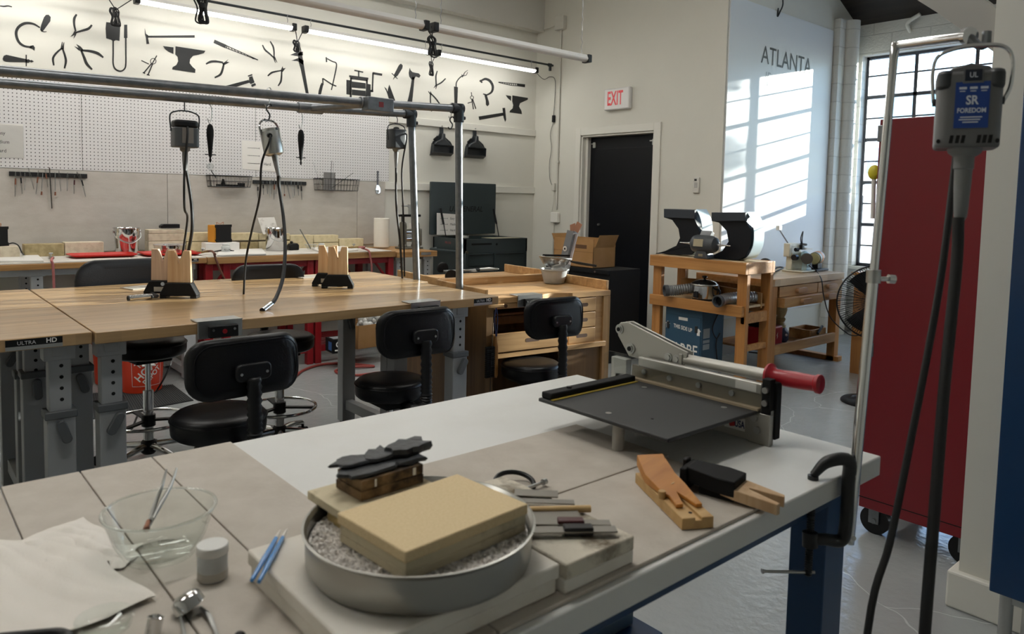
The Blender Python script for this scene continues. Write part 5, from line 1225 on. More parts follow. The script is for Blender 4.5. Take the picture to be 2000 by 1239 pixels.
# wire baskets
m_wire = mat('black_wire', '#2a2b2c', 0.45, 0.3)
def basket(px0, px1, py0, py1, label):
    a, b = PY(px0, py0, YS-0.06), PY(px1, py0, YS-0.06); z1_ = (a.z+b.z)/2; z0_ = (PY(px0, py1, YS-0.06).z+PY(px1, py1, YS-0.06).z)/2
    x0, x1 = a.x, b.x; y1, y0 = YS-0.003, YS-0.115
    t = thing('wire_basket', label, 'basket', ((x0+x1)/2, y1, z0_), group='black wire baskets on the tool wall')
    m_ = MB(); ins = 0.012
    def ringz(z, r, k): m_.tube([(x0+k, y0+k, z), (x1-k, y0+k, z), (x1-k, y1, z), (x0+k, y1, z)], r, n=6, sub=1, closed=True)
    ringz(z1_, 0.0032, 0); ringz(z0_, 0.0032, ins); ringz((z0_+z1_)/2, 0.0016, ins/2)
    part('rim', m_, m_wire, t, w=True)
    m_ = MB(); n = 13
    for k in range(n+1):
        u = k/n; xt, xb = x0+(x1-x0)*u, x0+ins+(x1-x0-2*ins)*u
        m_.cyl((xt, y0, z1_), (xb, y0+ins, z0_), 0.0016, n=6).cyl((xt, y1, z1_), (xb, y1, z0_), 0.0016, n=6).cyl((xb, y0+ins, z0_), (xb, y1, z0_), 0.0016, n=6)
    for k in range(1, 5):
        u = k/5; y = y0+(y1-y0)*u
        m_.cyl((x0, y, z1_), (x0+ins, y, z0_), 0.0016, n=6).cyl((x1, y, z1_), (x1-ins, y, z0_), 0.0016, n=6)
    part('wires', m_, m_wire, t, w=True)
    return x0, x1, z0_, z1_, (y0+y1)/2
x0, x1, z0_, zt_, ym = basket(407, 488, 343.5, 365, 'black wire basket with a magnifier, under the left pegboard seam')
c = PY(410.5, 325, ym)
t = thing('magnifier', 'small round magnifier standing up in the left wire basket', 'magnifier', c-V((0, 0, 0.1)))
part('ring', MB().tube([c+V((0.028*math.cos(a), 0, 0.028*math.sin(a))) for a in [2*PI*k/24 for k in range(24)]], 0.0026, n=6, sub=1, closed=True), m_steel, t, w=True)
part('lens', MB().cyl(c+V((0, -0.001, 0)), c+V((0, 0.001, 0)), 0.027, n=24), glass('lens_glass', '#eef0f0'), t, w=True)
part('arm', MB().tube([c+V((0.006, 0, -0.03)), c+V((0.016, 0, -0.05)), c+V((0.035, 0, -0.075)), c+V((0.05, 0, -0.1))], 0.004, n=7), m_darkiron, t, w=True)
solo('clip_tool', MB().box(x0+0.07, x1-0.05, ym-0.02, ym+0.02, z0_+0.003, z0_+0.02).prism([(0, 0), (0.03, 0), (0.022, 0.045), (0.008, 0.045)], (x0+0.11, ym-0.01, z0_+0.02), (1, 0, 0), (0, 0, 1), (0, 0.02, 0)).box(x1-0.10, x1-0.05, ym-0.02, ym+0.02, z0_+0.02, z0_+0.035), m_blackmat, 'black clamp tool lying in the left wire basket', 'tool')
x0, x1, z0_, zt_, ym = basket(617.5, 697, 350, 372, 'black wire basket with grey mesh screen, right of the tool strip')
solo('mesh_screen', MB().box(x0+0.08, x0+0.195, ym-0.002, ym+0.002, z0_+0.004, zt_+0.06).tube([(x0+0.08, ym, z0_+0.004), (x0+0.195, ym, z0_+0.004), (x0+0.195, ym, zt_+0.06), (x0+0.08, ym, zt_+0.06)], 0.003, n=6, sub=1, closed=True), mat('grey_mesh', '#7d7b79', 0.6), 'grey mesh screen standing in the right wire basket', 'screen')
for i, (p0, p1, lb) in enumerate((((611, 316), (622, 350), 'thin wire rod leaning left in the right wire basket'), ((648, 314), (645, 366), 'dark straight rod upright in the right wire basket'), ((652, 317), (649, 362), 'pale straight rod upright in the right wire basket'), ((690, 338), (670, 352), 'short dark rod pointing right in the right wire basket'))):
    a, b = PY(*p0, ym-0.03), PY(*p1, ym-0.03)
    b = b+(b-a).normalized()*max(0, (b.z-z0_-0.006)/max(1e-4, -(b-a).normalized().z))*0.9
    solo('rod', MB().cyl(a, b, 0.0022, n=7), m_steel if i in (0, 2) else m_darkiron, lb, 'rod', 'rods in the right wire basket')
# adjustable wrench
c = PY(738, 334, YS-0.008); c2 = PY(739, 396, YS-0.008)
t = thing('wrench', 'chrome adjustable wrench hanging head down on the cement board', 'wrench', c2)
part('handle', MB().prism([(-0.011, 0), (0.011, 0), (0.009, -0.03), (0.010, -0.145), (-0.010, -0.145), (-0.009, -0.03)], c, (1, 0, 0), (0, 0, 1), (0, 0.006, 0)), mat('wrench_grey', '#77767a', 0.4, 0.8), t, w=True, bevel=0.002)
part('head', MB().prism([(-0.012, -0.14), (0.012, -0.14), (0.034, -0.178), (0.034, -0.215), (0.012, -0.232), (0.004, -0.224), (0.016, -0.205), (0.008, -0.192), (-0.006, -0.197), (-0.024, -0.19)], c, (1, 0, 0), (0, 0, 1), (0, 0.008, 0)), m_chrome, t, w=True, bevel=0.002)
part('jaw', MB().prism([(-0.024, -0.188), (-0.008, -0.197), (0.004, -0.21), (0.0, -0.228), (-0.014, -0.224)], c+V((0, -0.001, -0.002)), (1, 0, 0), (0, 0, 1), (0, 0.009, 0)), m_steel, t, w=True, bevel=0.001)
part('nail', MB().cyl(c+V((0, 0.008, -0.008)), c+V((0, -0.012, -0.008)), 0.003), m_darkiron, t, w=True)
# paper charts
def chart(a, b, c_, d, label, Y, words_, col):
    q_ = [PY(*p, Y) for p in (a, b, c_, d)]
    t = thing('paper_chart', label, 'paper', ((q_[2].x+q_[3].x)/2, Y, q_[2].z), group='solder charts on paper')
    part('sheet', MB().prism([(p.x, p.z) for p in q_], (0, Y, 0), (1, 0, 0), (0, 0, 1), (0, -0.0018, 0)), m_paper, t, w=True, smooth=0)
    x0, x1, z1_, z0_ = q_[0].x, q_[1].x, q_[0].z, q_[3].z
    for i, s_ in enumerate(words_):
        z = z1_-(z1_-z0_)*(0.25+0.27*i)
        if col is not None: part('line', MB().box(x0+(x1-x0)*0.16, x0+(x1-x0)*0.5, Y-0.003, Y-0.0018, z-0.0015, z+0.0015).box(x0+(x1-x0)*0.49, x0+(x1-x0)*0.5, Y-0.003, Y-0.0018, z-0.006, z+0.006), m_ink, t, w=True)
        if s_: part('lettering', textmb(s_, 0.036, (x0+(x1-x0)*(0.62 if col is not None else 0.4), Y-0.0022, z-0.002), (1, 0, 0), (0, 0, 1), 0.0004, align='LEFT' if col is not None else 'CENTER', sx=0.9), m_ink, t, w=True)
    return q_
q_ = chart((-30, 241), (45, 243), (46, 309), (-30, 306), 'chart in a clear sleeve at the far left reading Easy Medium Hard', YS, ['Easy', 'Medium', 'Hard'], None)
sl = MB().grid(lambda u, v: V((q_[0].x+(q_[1].x-q_[0].x)*u+0.002, YS-0.004-0.002*math.sin(9*u+5*v)*math.sin(11*v), q_[3].z+(q_[0].z-q_[3].z)*v)), 18, 18)
solo('plastic_sleeve', sl, glass('sleeve_film', '#f6f6f6', 0.12, 0.25), 'wrinkled clear sleeve over the far left chart', 'sleeve', smooth=60)
chart((472, 274), (540, 280), (540, 336), (473, 330), 'paper chart on the pegboard behind the round steel motor', YS, ['', '', 'Hard'], 1)
# dustpans
m_pan = mat('dustpan_plastic', '#262a2d', 0.35)
def dustpan(px, py0, py1, label):
    top = PY(px, py0, YW-0.03); bot = PY(px, py1, YW-0.03); H = top.z-bot.z
    c = V((top.x, YW-0.026, bot.z))
    t = thing('dustpan', label, 'dustpan', c, group='black dustpans on the white timber rail')
    w = 0.142
    out = [(-w, 0), (w*0.92, 0), (w*1.12, H*0.30), (w*0.86, H*0.46), (w*0.22, H*0.63), (0.026, H*0.70), (0.024, H*0.98), (0.0, H), (-0.024, H*0.98), (-0.026, H*0.70), (-w*0.28, H*0.62), (-w*0.78, H*0.42), (-w*0.92, H*0.28)]
    part('back', MB().prism(out, (0, 0.016, 0), (1, 0, 0), (0, 0, 1), (0, -0.008, 0)), m_pan, t, bevel=0.003)
    part('hood', MB().prism([(-w*0.80, H*0.30), (w*0.80, H*0.30), (w*0.16, H*0.52), (0.02, H*0.70), (-0.02, H*0.70), (-w*0.16, H*0.52), (-w*0.72, H*0.42)], (0, 0.008, 0), (1, 0, 0), (0, 0, 1), (0, -0.05, 0)), m_pan, t, bevel=0.012)
    part('lip', MB().prism([(0, 0), (0.02, 0), (-0.035, 0.03), (-0.05, 0.028)], (-w, 0.008, 0), (0, 1, 0), (0, 0, 1), (w*1.92, 0, 0)), m_pan, t, bevel=0.002)
    for s in (-1, 1): part('side_wall', MB().prism([(0, 0.01), (-0.042, 0.03), (-0.048, H*0.32), (0, H*0.36)], (s*w*0.9-0.003, 0.008, 0), (0, 1, 0), (0, 0, 1), (0.006, 0, 0)), m_pan, t)
    part('clip', MB().bar((-w*0.72, 0, H*0.47), (-w*0.38, 0, H*0.59), 0.018, 0.02), m_blackmat, t)
    part('peg', MB().cyl((0, 0.022, H*0.93), (0, -0.012, H*0.93), 0.005), m_steel, t)
dustpan(864, 242, 304, 'left black dustpan hanging from the white timber rail')
dustpan(929, 247, 309, 'right black dustpan hanging from the white timber rail')

# ------------------------------------------------------------------ black tool cart with its lid up
m_cart = mat('dark_green_black_paint', '#313b3d', 0.38)
m_cartd = mat('cart_dark', '#1b2123', 0.45)
xs, yf, yb_, xe, zt_ = 4.50, 5.912, 6.47, 5.345, 1.035
t = thing('tool_cart', 'dark tool cart with its lid standing open below the dustpans', 'tool cart', ((xs+xe)/2, (yf+yb_)/2, 0))
part('body', MB().box(xs, xe, yf, yb_, 0.16, 0.89), m_cart, t, w=True, bevel=0.006)
part('top_box', MB().box(xs, xe, yf, yf+0.02, 0.89, zt_).box(xs, xe, yb_-0.02, yb_, 0.89, zt_).box(xs, xs+0.02, yf, yb_, 0.89, zt_).box(xe-0.02, xe, yf, yb_, 0.89, zt_), m_cart, t, w=True)
lid = part('lid', MB().prism(rrect(0.885, 0.56, 0.01, 3), (4.879, 6.43, 1.337), (1, 0, 0), (0, 0, 1), (0, 0.03, 0)), m_cart, t, w=True, bevel=0.004)
part('lettering', textmb('U.S.GENERAL', 0.082, (4.90, 6.4295, 1.33), (1, 0, 0), (0, 0, 1), 0.0012, sx=0.95, shear=0.25, bold=0.012), m_hole, lid, w=True)
for x in (4.545, 5.27): part('gas_strut', MB().cyl((x, 6.405, 1.335), (x+0.01, 6.36, 1.17), 0.011).cyl((x+0.01, 6.36, 1.18), (x+0.015, 6.32, 1.03), 0.005), m_blackmat, t, w=True)
part('tray_slot', MB().box(4.585, 4.85, yf-0.001, yf+0.004, 0.973, 0.992), m_hole, t, w=True)
part('lock', MB().cyl((4.915, yf-0.004, 0.977), (4.915, yf, 0.977), 0.012), m_hole, t, w=True)
for k in range(5):
    z = 0.885-k*0.135
    for a, b in ((xs+0.045, 4.868), (4.882, xe-0.06)):
        if a > 4.8 and k > 1: continue
        hh = 0.125 if a < 4.8 else 0.26
        zz = z-hh if a < 4.8 else 0.885-0.28*k-hh
        d_ = part('drawer', MB().box(a, b, yf-0.014, yf-0.0005, zz, zz+hh), m_cart, t, w=True, bevel=0.003)
        part('pull', MB().box(a+0.005, b-0.005, yf-0.024, yf-0.014, zz+hh-0.016, zz+hh-0.006), m_cartd, d_, w=True)
part('corner_post', MB().box(xs-0.004, xs+0.035, yf-0.018, yf-0.001, 0.17, 0.9), m_cart, t, w=True, bevel=0.003)
part('corner_badge', MB().cyl((xs+0.018, yf-0.022, 0.905), (xs+0.018, yf-0.001, 0.905), 0.014), mat('badge', '#5a5648', 0.4, 0.5), t, w=True)
part('side_handle', MB().tube([(xs-0.002, 6.40, 0.915), (xs-0.05, 6.42, 0.905), (xs-0.06, 6.38, 0.905), (xs-0.06, 6.0, 0.905), (xs-0.05, 5.95, 0.905), (xs-0.002, 5.96, 0.915)], 0.017, n=12, sub=5), m_cart, t, w=True)
part('side_mark', textmb('PR1110', 0.032, (xs-0.0016, 6.2, 0.985), (0, -1, 0), (0, 0, 1), 0.0006), mat('mark_red', '#b04a4c', 0.5), t, w=True)
for x in (xs+0.08, xe-0.08):
    for y in (yf+0.08, yb_-0.08):
        part('caster', MB().cyl((x-0.02, y, 0.06), (x+0.02, y, 0.06), 0.06, n=20).cyl((x, y, 0.06), (x, y, 0.165), 0.02), m_black, t, w=True)
q_ = chart((853, 416), (895, 419), (895, 459), (853, 459), 'paper chart inside the cart lid reading Easy Medium Hard', 6.4, ['Easy', 'Medium', 'Hard'], 1)
solo('tape_roll', MB().cyl((4.66, 6.12, 1.037), (4.66, 6.12, 1.06), 0.04, n=24), mat('clear_tape', '#9fa09a', 0.25), 'small roll of clear tape on the cart edge', 'tape')
sh = MB().box(4.80, 5.05, 5.98, 6.2, 1.034, 1.037)
solo('paper_sheet', MB().box(4.86, 5.24, 5.9, 6.1, 1.0365, 1.039), mat('tan_paper', '#8d8a76', 0.8), 'tan paper lying across the open cart', 'paper')
# ================================================================== jeweller's benches, door side
m_beech = wood('beech_bench', '#c49c6b', '#a98253', '#d0ab7c', axis='x', rough=0.4, scale=0.7, board=8)
m_beechz = wood('beech_upright', '#b08a5c', '#94703f', '#bd9768', axis='z', rough=0.45, scale=0.7)
m_walnut = wood('brown_panel', '#7d5d38', '#664a29', '#8b6a42', axis='z', rough=0.45, scale=0.6)
m_slot = mat('slot_dark_wood', '#4e3018', 0.7)
JO = V((2.524, 3.107, 0)); JA = -0.115
JM = Matrix.Translation(JO) @ Matrix.Rotation(JA, 4, 'Z')
def jb(label, M, full):
    t = thing('jewelers_bench', label, 'workbench', M=M, group='wooden drawer benches standing back to back')
    TB, TT = 0.872, 0.905
    if full:
        top = [(0, 0.6), (0, 0.0), (0.13, 0.0)]
        top += [(0.15, -0.004), (0.36, 0.0)]+[(0.38+0.22*k/8, 0.045*math.sin(PI*k/8)) for k in range(9)]+[(0.9, 0.0), (0.9, 0.6)]
        part('top', MB().prism(top, (0, 0, TB), (1, 0, 0), (0, 1, 0), (0, 0, TT-TB)), m_beech, t, bevel=0.003)
        part('back_lip', MB().box(0.02, 0.88, 0.582, 0.6, TT, TT+0.045), m_beech, t, bevel=0.003)
        part('apron', MB().box(0.03, 0.575, 0.06, 0.10, 0.83, TB).box(0.03, 0.40, 0.002, 0.06, 0.845, TB), m_beech, t, bevel=0.002)
        part('jaw_block', MB().prism(rrect(0.11, 0.045, 0.018), (0.06, 0.012, 0.851), (1, 0, 0), (0, 1, 0), (0, 0, 0.02)), m_beech, t, bevel=0.004)
        part('slot', MB().box(0.43, 0.49, 0.0585, 0.061, 0.845, 0.862).cyl((0.405, -0.0005, 0.857), (0.405, 0.003, 0.857), 0.01).cyl((0.125, -0.001, 0.856), (0.125, 0.003, 0.856), 0.011), m_slot, t)
        part('side_panel', MB().box(0.0, 0.028, 0.0, 0.58, 0.03, TB).box(-0.004, 0.045, -0.002, 0.05, 0, TB), m_walnut, t, bevel=0.002)
        part('side_panel', MB().box(0.845, 0.9, 0.0, 0.055, 0, TB), m_beechz, t, bevel=0.002)
        part('side_panel', MB().box(0.862, 0.888, 0.055, 0.58, 0.03, TB), m_walnut, t)
        part('back_panel', MB().box(0.028, 0.86, 0.55, 0.57, 0.05, TB), m_walnut, t)
        part('drawer_case', MB().box(0.56, 0.575, 0.012, 0.55, 0.58, TB).box(0.56, 0.86, 0.012, 0.55, 0.575, 0.59).box(0.79, 0.845, 0.012, 0.05, 0.59, TB), m_beech, t)
        part('lower_panel', MB().box(0.56, 0.85, 0.02, 0.035, 0.05, 0.575), m_walnut, t)
        for i, (z0, z1) in enumerate(((0.785, 0.868), (0.69, 0.78), (0.595, 0.685))):
            d = part('drawer', MB().box(0.579, 0.787, 0.004, 0.5, z0, z1), m_beech, t, bevel=0.003)
            part('grip_slot', MB().prism(rrect(0.085, 0.022, 0.0109), (0.683, 0.0036, (z0+z1)/2), (1, 0, 0), (0, 0, 1), (0, 0.002, 0)), m_slot, d)
        part('catch_tray', MB().box(0.03, 0.555, -0.02, 0.0, 0.60, 0.705), m_beech, t, bevel=0.003)
        part('tray_floor', MB().box(0.03, 0.555, 0.0, 0.5, 0.60, 0.612).box(0.03, 0.04, 0, 0.5, 0.6, 0.69), m_beech, t)
        part('tray_rail', MB().box(0.03, 0.86, -0.012, 0.02, 0.565, 0.595), m_beech, t, bevel=0.002)
        part('tray_slot', MB().prism(rrect(0.10, 0.022, 0.0109), (0.30, -0.0206, 0.655), (1, 0, 0), (0, 0, 1), (0, 0.002, 0)), m_slot, t)
        part('inner_shelf', MB().box(0.03, 0.555, 0.2, 0.55, 0.765, 0.777).prism([(0.03, 0.705), (0.555, 0.705), (0.555, 0.735), (0.40, 0.752), (0.2, 0.752), (0.03, 0.735)], (0, 0.24, 0), (1, 0, 0), (0, 0, 1), (0, 0.012, 0)), m_walnut, t)
        part('side_hook', MB().cyl((-0.012, 0.25, 0.72), (0.0, 0.25, 0.72), 0.006), m_steel, t)
    else:
        part('top', MB().box(0, 0.9, 0, 0.6, TB, TT), m_beech, t, bevel=0.003)
        part('back_lip', MB().box(0.02, 0.88, 0.0, 0.018, TT, TT+0.045), m_beech, t, bevel=0.003)
        part('side_panel', MB().box(0, 0.028, 0.02, 0.6, 0, TB), m_walnut, t); part('side_panel', MB().box(0.872, 0.9, 0.02, 0.6, 0, TB), m_walnut, t)
        part('front_panel', MB().box(0.55, 0.87, 0.57, 0.59, 0.05, TB), m_beech, t); part('back_panel', MB().box(0.03, 0.87, 0.02, 0.04, 0.05, TB), m_walnut, t)
    part('side_lip', MB().box(0.0, 0.02, 0.02, 0.59, TT, TT+0.045), m_beech, t, bevel=0.003)
    part('side_lip', MB().box(0.88, 0.9, 0.02, 0.59, TT, TT+0.058), m_beech, t, bevel=0.003)
    return t
jb('wooden drawer bench with a curved front edge beside the black door', JM, True)
jb('rear wooden drawer bench, back to back with the curved front one', JM @ Matrix.Translation((0.04, 0.625, 0)), False)
# clamp, brush, loose wood tongue
def jp(x, y, z): return JM @ V((x, y, z))
b = bench_clamp('steel bench clamp on the curved wooden drawer bench', 0, 0.17, 0, 0, face='dark')
last = [o for o in COL.objects if o.name.startswith('bench_clamp')][-1]
last.location = jp(0.28, -0.003, 0.906); last.rotation_euler = (0, 0, JA)
# bench brush hanging on the bench side
p = jp(0.02, -0.03, 0.84)
t = thing('bench_brush', 'wooden bench brush with black bristles hanging by a blue cord', 'brush', p-V((0, 0, 0.36)))
q_ = lambda x, z: p+V((x, -0.012, z))
part('handle', MB().prism([(0.012, -0.14), (0.022, -0.14), (0.034, -0.2), (0.036, -0.36), (0.026, -0.375), (0.012, -0.36), (0.010, -0.2)], p+V((0, -0.012, 0)), (1, 0, 0), (0, 0, 1), (0, 0.02, 0)), wood('brush_handle', '#a8743a', '#8a5a28', axis='z'), t, w=True, bevel=0.004)
br_ = MB()
for k in range(15): br_.box(p.x-0.045, p.x+0.011, p.y-0.011, p.y+0.007, p.z-0.365+k*0.0115, p.z-0.365+k*0.0115+0.0085)
part('bristles', br_, m_blackmat, t, w=True)
part('cord', MB().tube([q_(0.015, -0.14), q_(0.004, -0.05), q_(0.012, 0.015), q_(0.024, -0.04), q_(0.02, -0.14)], 0.003, n=6), mat('blue_cord', '#27305a', 0.7), t, w=True)
solo('cord', MB().tube([q_(-0.004, 0.0), q_(-0.012, -0.2), q_(-0.018, -0.4), q_(-0.02, -0.7)], 0.002, n=6), m_cable, 'thin black cord hanging behind the bench brush', 'cord')
# long rods with round ends lying on the benches
def rod(a, b, disc, label, mt, r=0.008):
    t = thing('shaft_tool', label, 'tool', a, group='rods with round ends on the drawer benches')
    part('rod', MB().cyl(a, b, r, n=12), mt, t, w=True)
    d = (b-a).normalized(); m_ = a.lerp(b, 0.62)
    part('collar', MB().cyl(m_-d*0.015, m_+d*0.015, r*1.5, n=12), m_darkiron, t, w=True)
    part('round_end', MB().prism([(0.042*math.cos(x), max(-0.03, 0.042*math.sin(x))) for x in [2*PI*k/24 for k in range(24)]], a+V((0, 0, 0.02)), V((d.x, d.y, 0)).normalized(), (0, 0, 1), V((-d.y, d.x, 0))*0.02), m_blackmat, t, w=True)
rod(PZ(882, 546, 0.917), PZ(1062, 545, 0.917), 0, 'dark rod with a black round end lying on the curved bench', m_black)
rod(PZ(856, 533, 0.917)+V((0.1, 0.08, 0)), PZ(972, 526, 0.917), 0, 'steel rod with a black ring end lying on the rear bench', m_steel)
flat([(902, 529), (955, 523), (975, 526), (925, 531)], 0.907, 0.004, m_paper, 'white sheet lying on the rear drawer bench', name='paper_sheet', cat='paper')
# tub with strainer
c = PZ(1082, 553, 0.907)
t = thing('plastic_tub', 'translucent white tub with paper inside on the curved bench', 'tub', c)
m_milk = mat('translucent_white', '#d9dcdd', 0.3); m_milk.node_tree.nodes['Principled BSDF'].inputs['Transmission Weight'].default_value = 0.35
part('body', MB().lathe([(0.001, 0.001), (0.062, 0), (0.068, 0.006), (0.088, 0.085), (0.098, 0.088), (0.098, 0.096), (0.088, 0.094), (0.065, 0.008), (0.001, 0.005)], n=36), m_milk, t, smooth=40)
solo('crumpled_paper', MB().prism([(-0.04, 0), (0.035, -0.01), (0.04, 0.075), (0.02, 0.11), (-0.03, 0.10)], c+V((0.01, -0.02, 0.012)), (0.9, -0.3, 0), (0, 0, 1), (0.01, 0.03, 0)), m_paper, 'white paper folded inside the translucent tub', 'paper')
c2 = c+V((0.0, 0.0, 0.098))
t = thing('strainer', 'steel mesh strainer with a black handle lying across the tub', 'strainer', c2)
m_mesh = glass('fine_mesh', '#b9b6b0', 0.25, 0.6)
part('mesh', MB().lathe([(0.02, 0.0), (0.075, 0.022), (0.108, 0.07)], (0, 0, 0.0), (0.12, 0.05, 1), n=32), m_mesh, t, smooth=60)
part('rim', MB().tube([Matrix.Rotation(0.1, 4, 'Y') @ V((0.108*math.cos(a), 0.108*math.sin(a), 0.07)) for a in [2*PI*k/32 for k in range(32)]], 0.0035, n=7, sub=1, closed=True), m_steel, t)
rr_ = V((0.66, -0.75, 0))*-1
hd = V((0.74, -0.64, -0.18)).normalized()
part('handle', MB().tube([hd*0.105+V((0, 0, 0.066)), hd*0.16+V((0, 0, 0.066)), hd*0.28+V((0, 0, 0.07))], [0.005, 0.009, 0.008], n=8), m_black, t)
part('bristles', MB().bar((-0.07, 0.04, 0.085), (0.09, -0.05, 0.082), 0.012, 0.012), m_blackmat, t)
# black stand in front of the door with a carton on it
t = thing('black_stand', 'black shelf unit standing in front of the black door', 'stand', (5.15, 4.75, 0))
part('carcass', MB().box(4.92, 5.34, 4.34, 5.14, 0.0, 0.835), m_hole, t, w=True, bevel=0.004)
for z in (0.80, 0.36): part('shelf_edge', MB().box(4.9, 4.92, 4.34, 5.14, z, z+0.035), m_blackmat, t, w=True)
for y in (4.5, 4.98): part('bolt', MB().cyl((4.895, y, 0.815), (4.9, y, 0.815), 0.009), m_steel, t, w=True)
X0, Y0, Y1, Z0, Z1 = 4.93, 4.555, 5.07, 0.838, 1.10
t = thing('cardboard_box', 'open brown cardboard box near the door, behind a long grey carton', 'box', (X0+0.15, (Y0+Y1)/2, Z0))
cb_ = MB().box(X0, X0+0.3, Y0, Y1, Z0, Z0+0.004).box(X0, X0+0.004, Y0, Y1, Z0, Z1).box(X0+0.296, X0+0.3, Y0, Y1, Z0, Z1).box(X0, X0+0.3, Y0, Y0+0.004, Z0, Z1-0.075).box(X0, X0+0.3, Y1-0.004, Y1, Z0, Z1-0.075)
part('carton', cb_, m_card, t, w=True)
part('flap', MB().prism([(Y1-0.004, Z1-0.077), (Y1, Z1-0.077), (Y1+0.055, Z1+0.03), (Y1+0.051, Z1+0.032)], (X0+0.02, 0, 0), (0, 1, 0), (0, 0, 1), (0.24, 0, 0)), m_card, t, w=True)
part('flap', MB().prism([(Y0, Z1-0.077), (Y0+0.004, Z1-0.077), (Y0-0.05, Z1+0.04), (Y0-0.054, Z1+0.038)], (X0+0.02, 0, 0), (0, 1, 0), (0, 0, 1), (0.26, 0, 0)), m_card, t, w=True)
part('crease', MB().box(X0-0.0008, X0, Y0, Y1, Z1-0.122, Z1-0.118), mat('crease', '#7c5a34', 0.8), t, w=True)
part('print_mark', MB().box(X0-0.001, X0, 4.64, 4.78, 1.01, 1.045), mat('brown_print', '#5d4026', 0.8), t, w=True)
a = PZ(1097, 541, 0.93); _r = (a-EYE).dot(c_f); b = PD(1119, 452, _r)
t = thing('long_carton', 'long grey printed carton with a torn top standing behind the strainer', 'box', a)
m_cartn = mat('grey_carton', '#6f7276', 0.5)
part('sleeve', MB().bar(a, b, 0.062, 0.05, up=(1, 0, 0)), m_cartn, t, w=True)
d = (b-a).normalized(); n_ = V((-1, 0, 0)); s_ = d.cross(n_)
fc = a.lerp(b, 0.6)+V((-0.0385, 0, 0))
part('print_panel', MB().cyl(a.lerp(b, 0.62)+V((-0.033, 0.004, 0)), a.lerp(b, 0.62)+V((-0.0305, 0.004, 0)), 0.018, n=20), m_whiteink, t, w=True)
part('print_dot', MB().cyl(a.lerp(b, 0.62)+V((-0.035, 0.004, 0)), a.lerp(b, 0.62)+V((-0.033, 0.004, 0)), 0.007, n=14), m_hole, t, w=True)
part('side_panel', MB().bar(a.lerp(b, 0.3)+V((0, -0.0262, -0.004)), a.lerp(b, 0.97)+V((0, -0.0262, -0.004)), 0.05, 0.002, up=(1, 0, 0)), mat('pale_print', '#b9b3b6', 0.5), t, w=True)
part('torn_flap', MB().bar(b, b+d*0.05+V((0, 0.02, 0)), 0.05, 0.003, up=(1, 0, 0)).bar(b+V((0, -0.025, 0)), b+d*0.06+V((0, -0.045, 0)), 0.05, 0.003, up=(1, 0, 0)), mat('torn_board', '#9a6d55', 0.8), t, w=True)

# ------------------------------------------------------------------ fittings on the door wall
XF = XD-0.001
t = thing('exit_sign', 'white exit sign with red letters above the black door', 'sign', (XF-0.03, 5.24, 2.41))
part('housing', MB().prism(rrect(0.345, 0.225, 0.015), (XF-0.055, 5.237, 2.53), (0, -1, 0), (0, 0, 1), (0.055, 0, 0)), mat('sign_white', '#e3e1df', 0.4), t, w=True, bevel=0.012)
part('lettering', textmb('EXIT', 0.205, (XF-0.0555, 5.255, 2.53), (0, -1, 0), (0, 0, 1), 0.0015, sx=0.52, bold=0.018), mat('exit_red', '#c8353c', 0.4, emit=('#c8353c', 0.25)), t, w=True)
t = thing('remote_control', 'small white remote control in a holder on the door wall', 'remote control', (XF-0.02, 4.222, 1.55))
part('body', MB().box(XF-0.022, XF, 4.19, 4.256, 1.548, 1.698), mat('remote_white', '#d3d1ca', 0.45), t, w=True, bevel=0.005)
part('screen', MB().box(XF-0.0232, XF-0.022, 4.215, 4.242, 1.663, 1.683), m_ink, t, w=True)
kk = MB()
for i in range(4):
    for j in range(2): kk.box(XF-0.0236, XF-0.022, 4.207+j*0.018, 4.219+j*0.018, 1.60+i*0.013, 1.608+i*0.013)
part('buttons', kk, mat('button_grey', '#8b8d8f', 0.5), t, w=True)
m_cond = mat('painted_conduit', '#cfcdc4', 0.45)
t = thing('conduit', 'white conduit with a box at the top running down the door wall', 'conduit', (XF-0.02, 6.14, 1.3))
part('pipe', MB().cyl((XF-0.016, 6.135, 3.42), (XF-0.016, 6.135, 1.34), 0.011, n=12), m_cond, t, w=True)
part('box', MB().box(XF-0.06, XF, 6.06, 6.2, 3.385, 3.535), m_cond, t, w=True, bevel=0.006)
part('strap', MB().box(XF-0.03, XF, 6.115, 6.155, 1.88, 1.90), m_cond, t, w=True)
part('outlet_box', MB().box(XF-0.05, XF, 6.085, 6.2, 1.19, 1.31), m_white, t, w=True, bevel=0.01)
part('lower_pipe', MB().tube([(XF-0.012, 6.175, 1.19), (XF-0.012, 6.185, 0.9), (XF-0.012, 6.18, 0.3)], 0.007, n=8), m_cond, t, w=True)
part('branch_pipe', MB().tube([(XF-0.02, 6.2, 3.46), (XF-0.02, 6.3, 3.44), (XF-0.02, 6.42, 3.44)], 0.008, n=8), m_cond, t, w=True)
e = PY(1046, 141, YR)
t = thing('lamp_cord', 'thin lamp cord with an inline switch hanging down the door wall', 'cord', (XF-0.02, 6.22, 1.6))
px_ = lambda x, y: PX(x, y, XF-0.02)
part('cord', MB().tube([e, px_(1062, 155), px_(1074, 150), px_(1084, 156), px_(1084, 190), px_(1081, 228)], 0.0035, n=6), m_cable, t, w=True)
sw = px_(1081, 232)
part('switch', MB().box(XF-0.03, XF-0.004, sw.y-0.018, sw.y+0.018, sw.z-0.04, sw.z+0.04), m_black, t, w=True, bevel=0.004)
part('cord', MB().tube([px_(1081, 238), px_(1075, 262), px_(1077, 290), px_(1073, 320), px_(1074, 350), px_(1080, 366)], 0.0035, n=6), mat('grey_cord', '#6e6d69', 0.5), t, w=True)
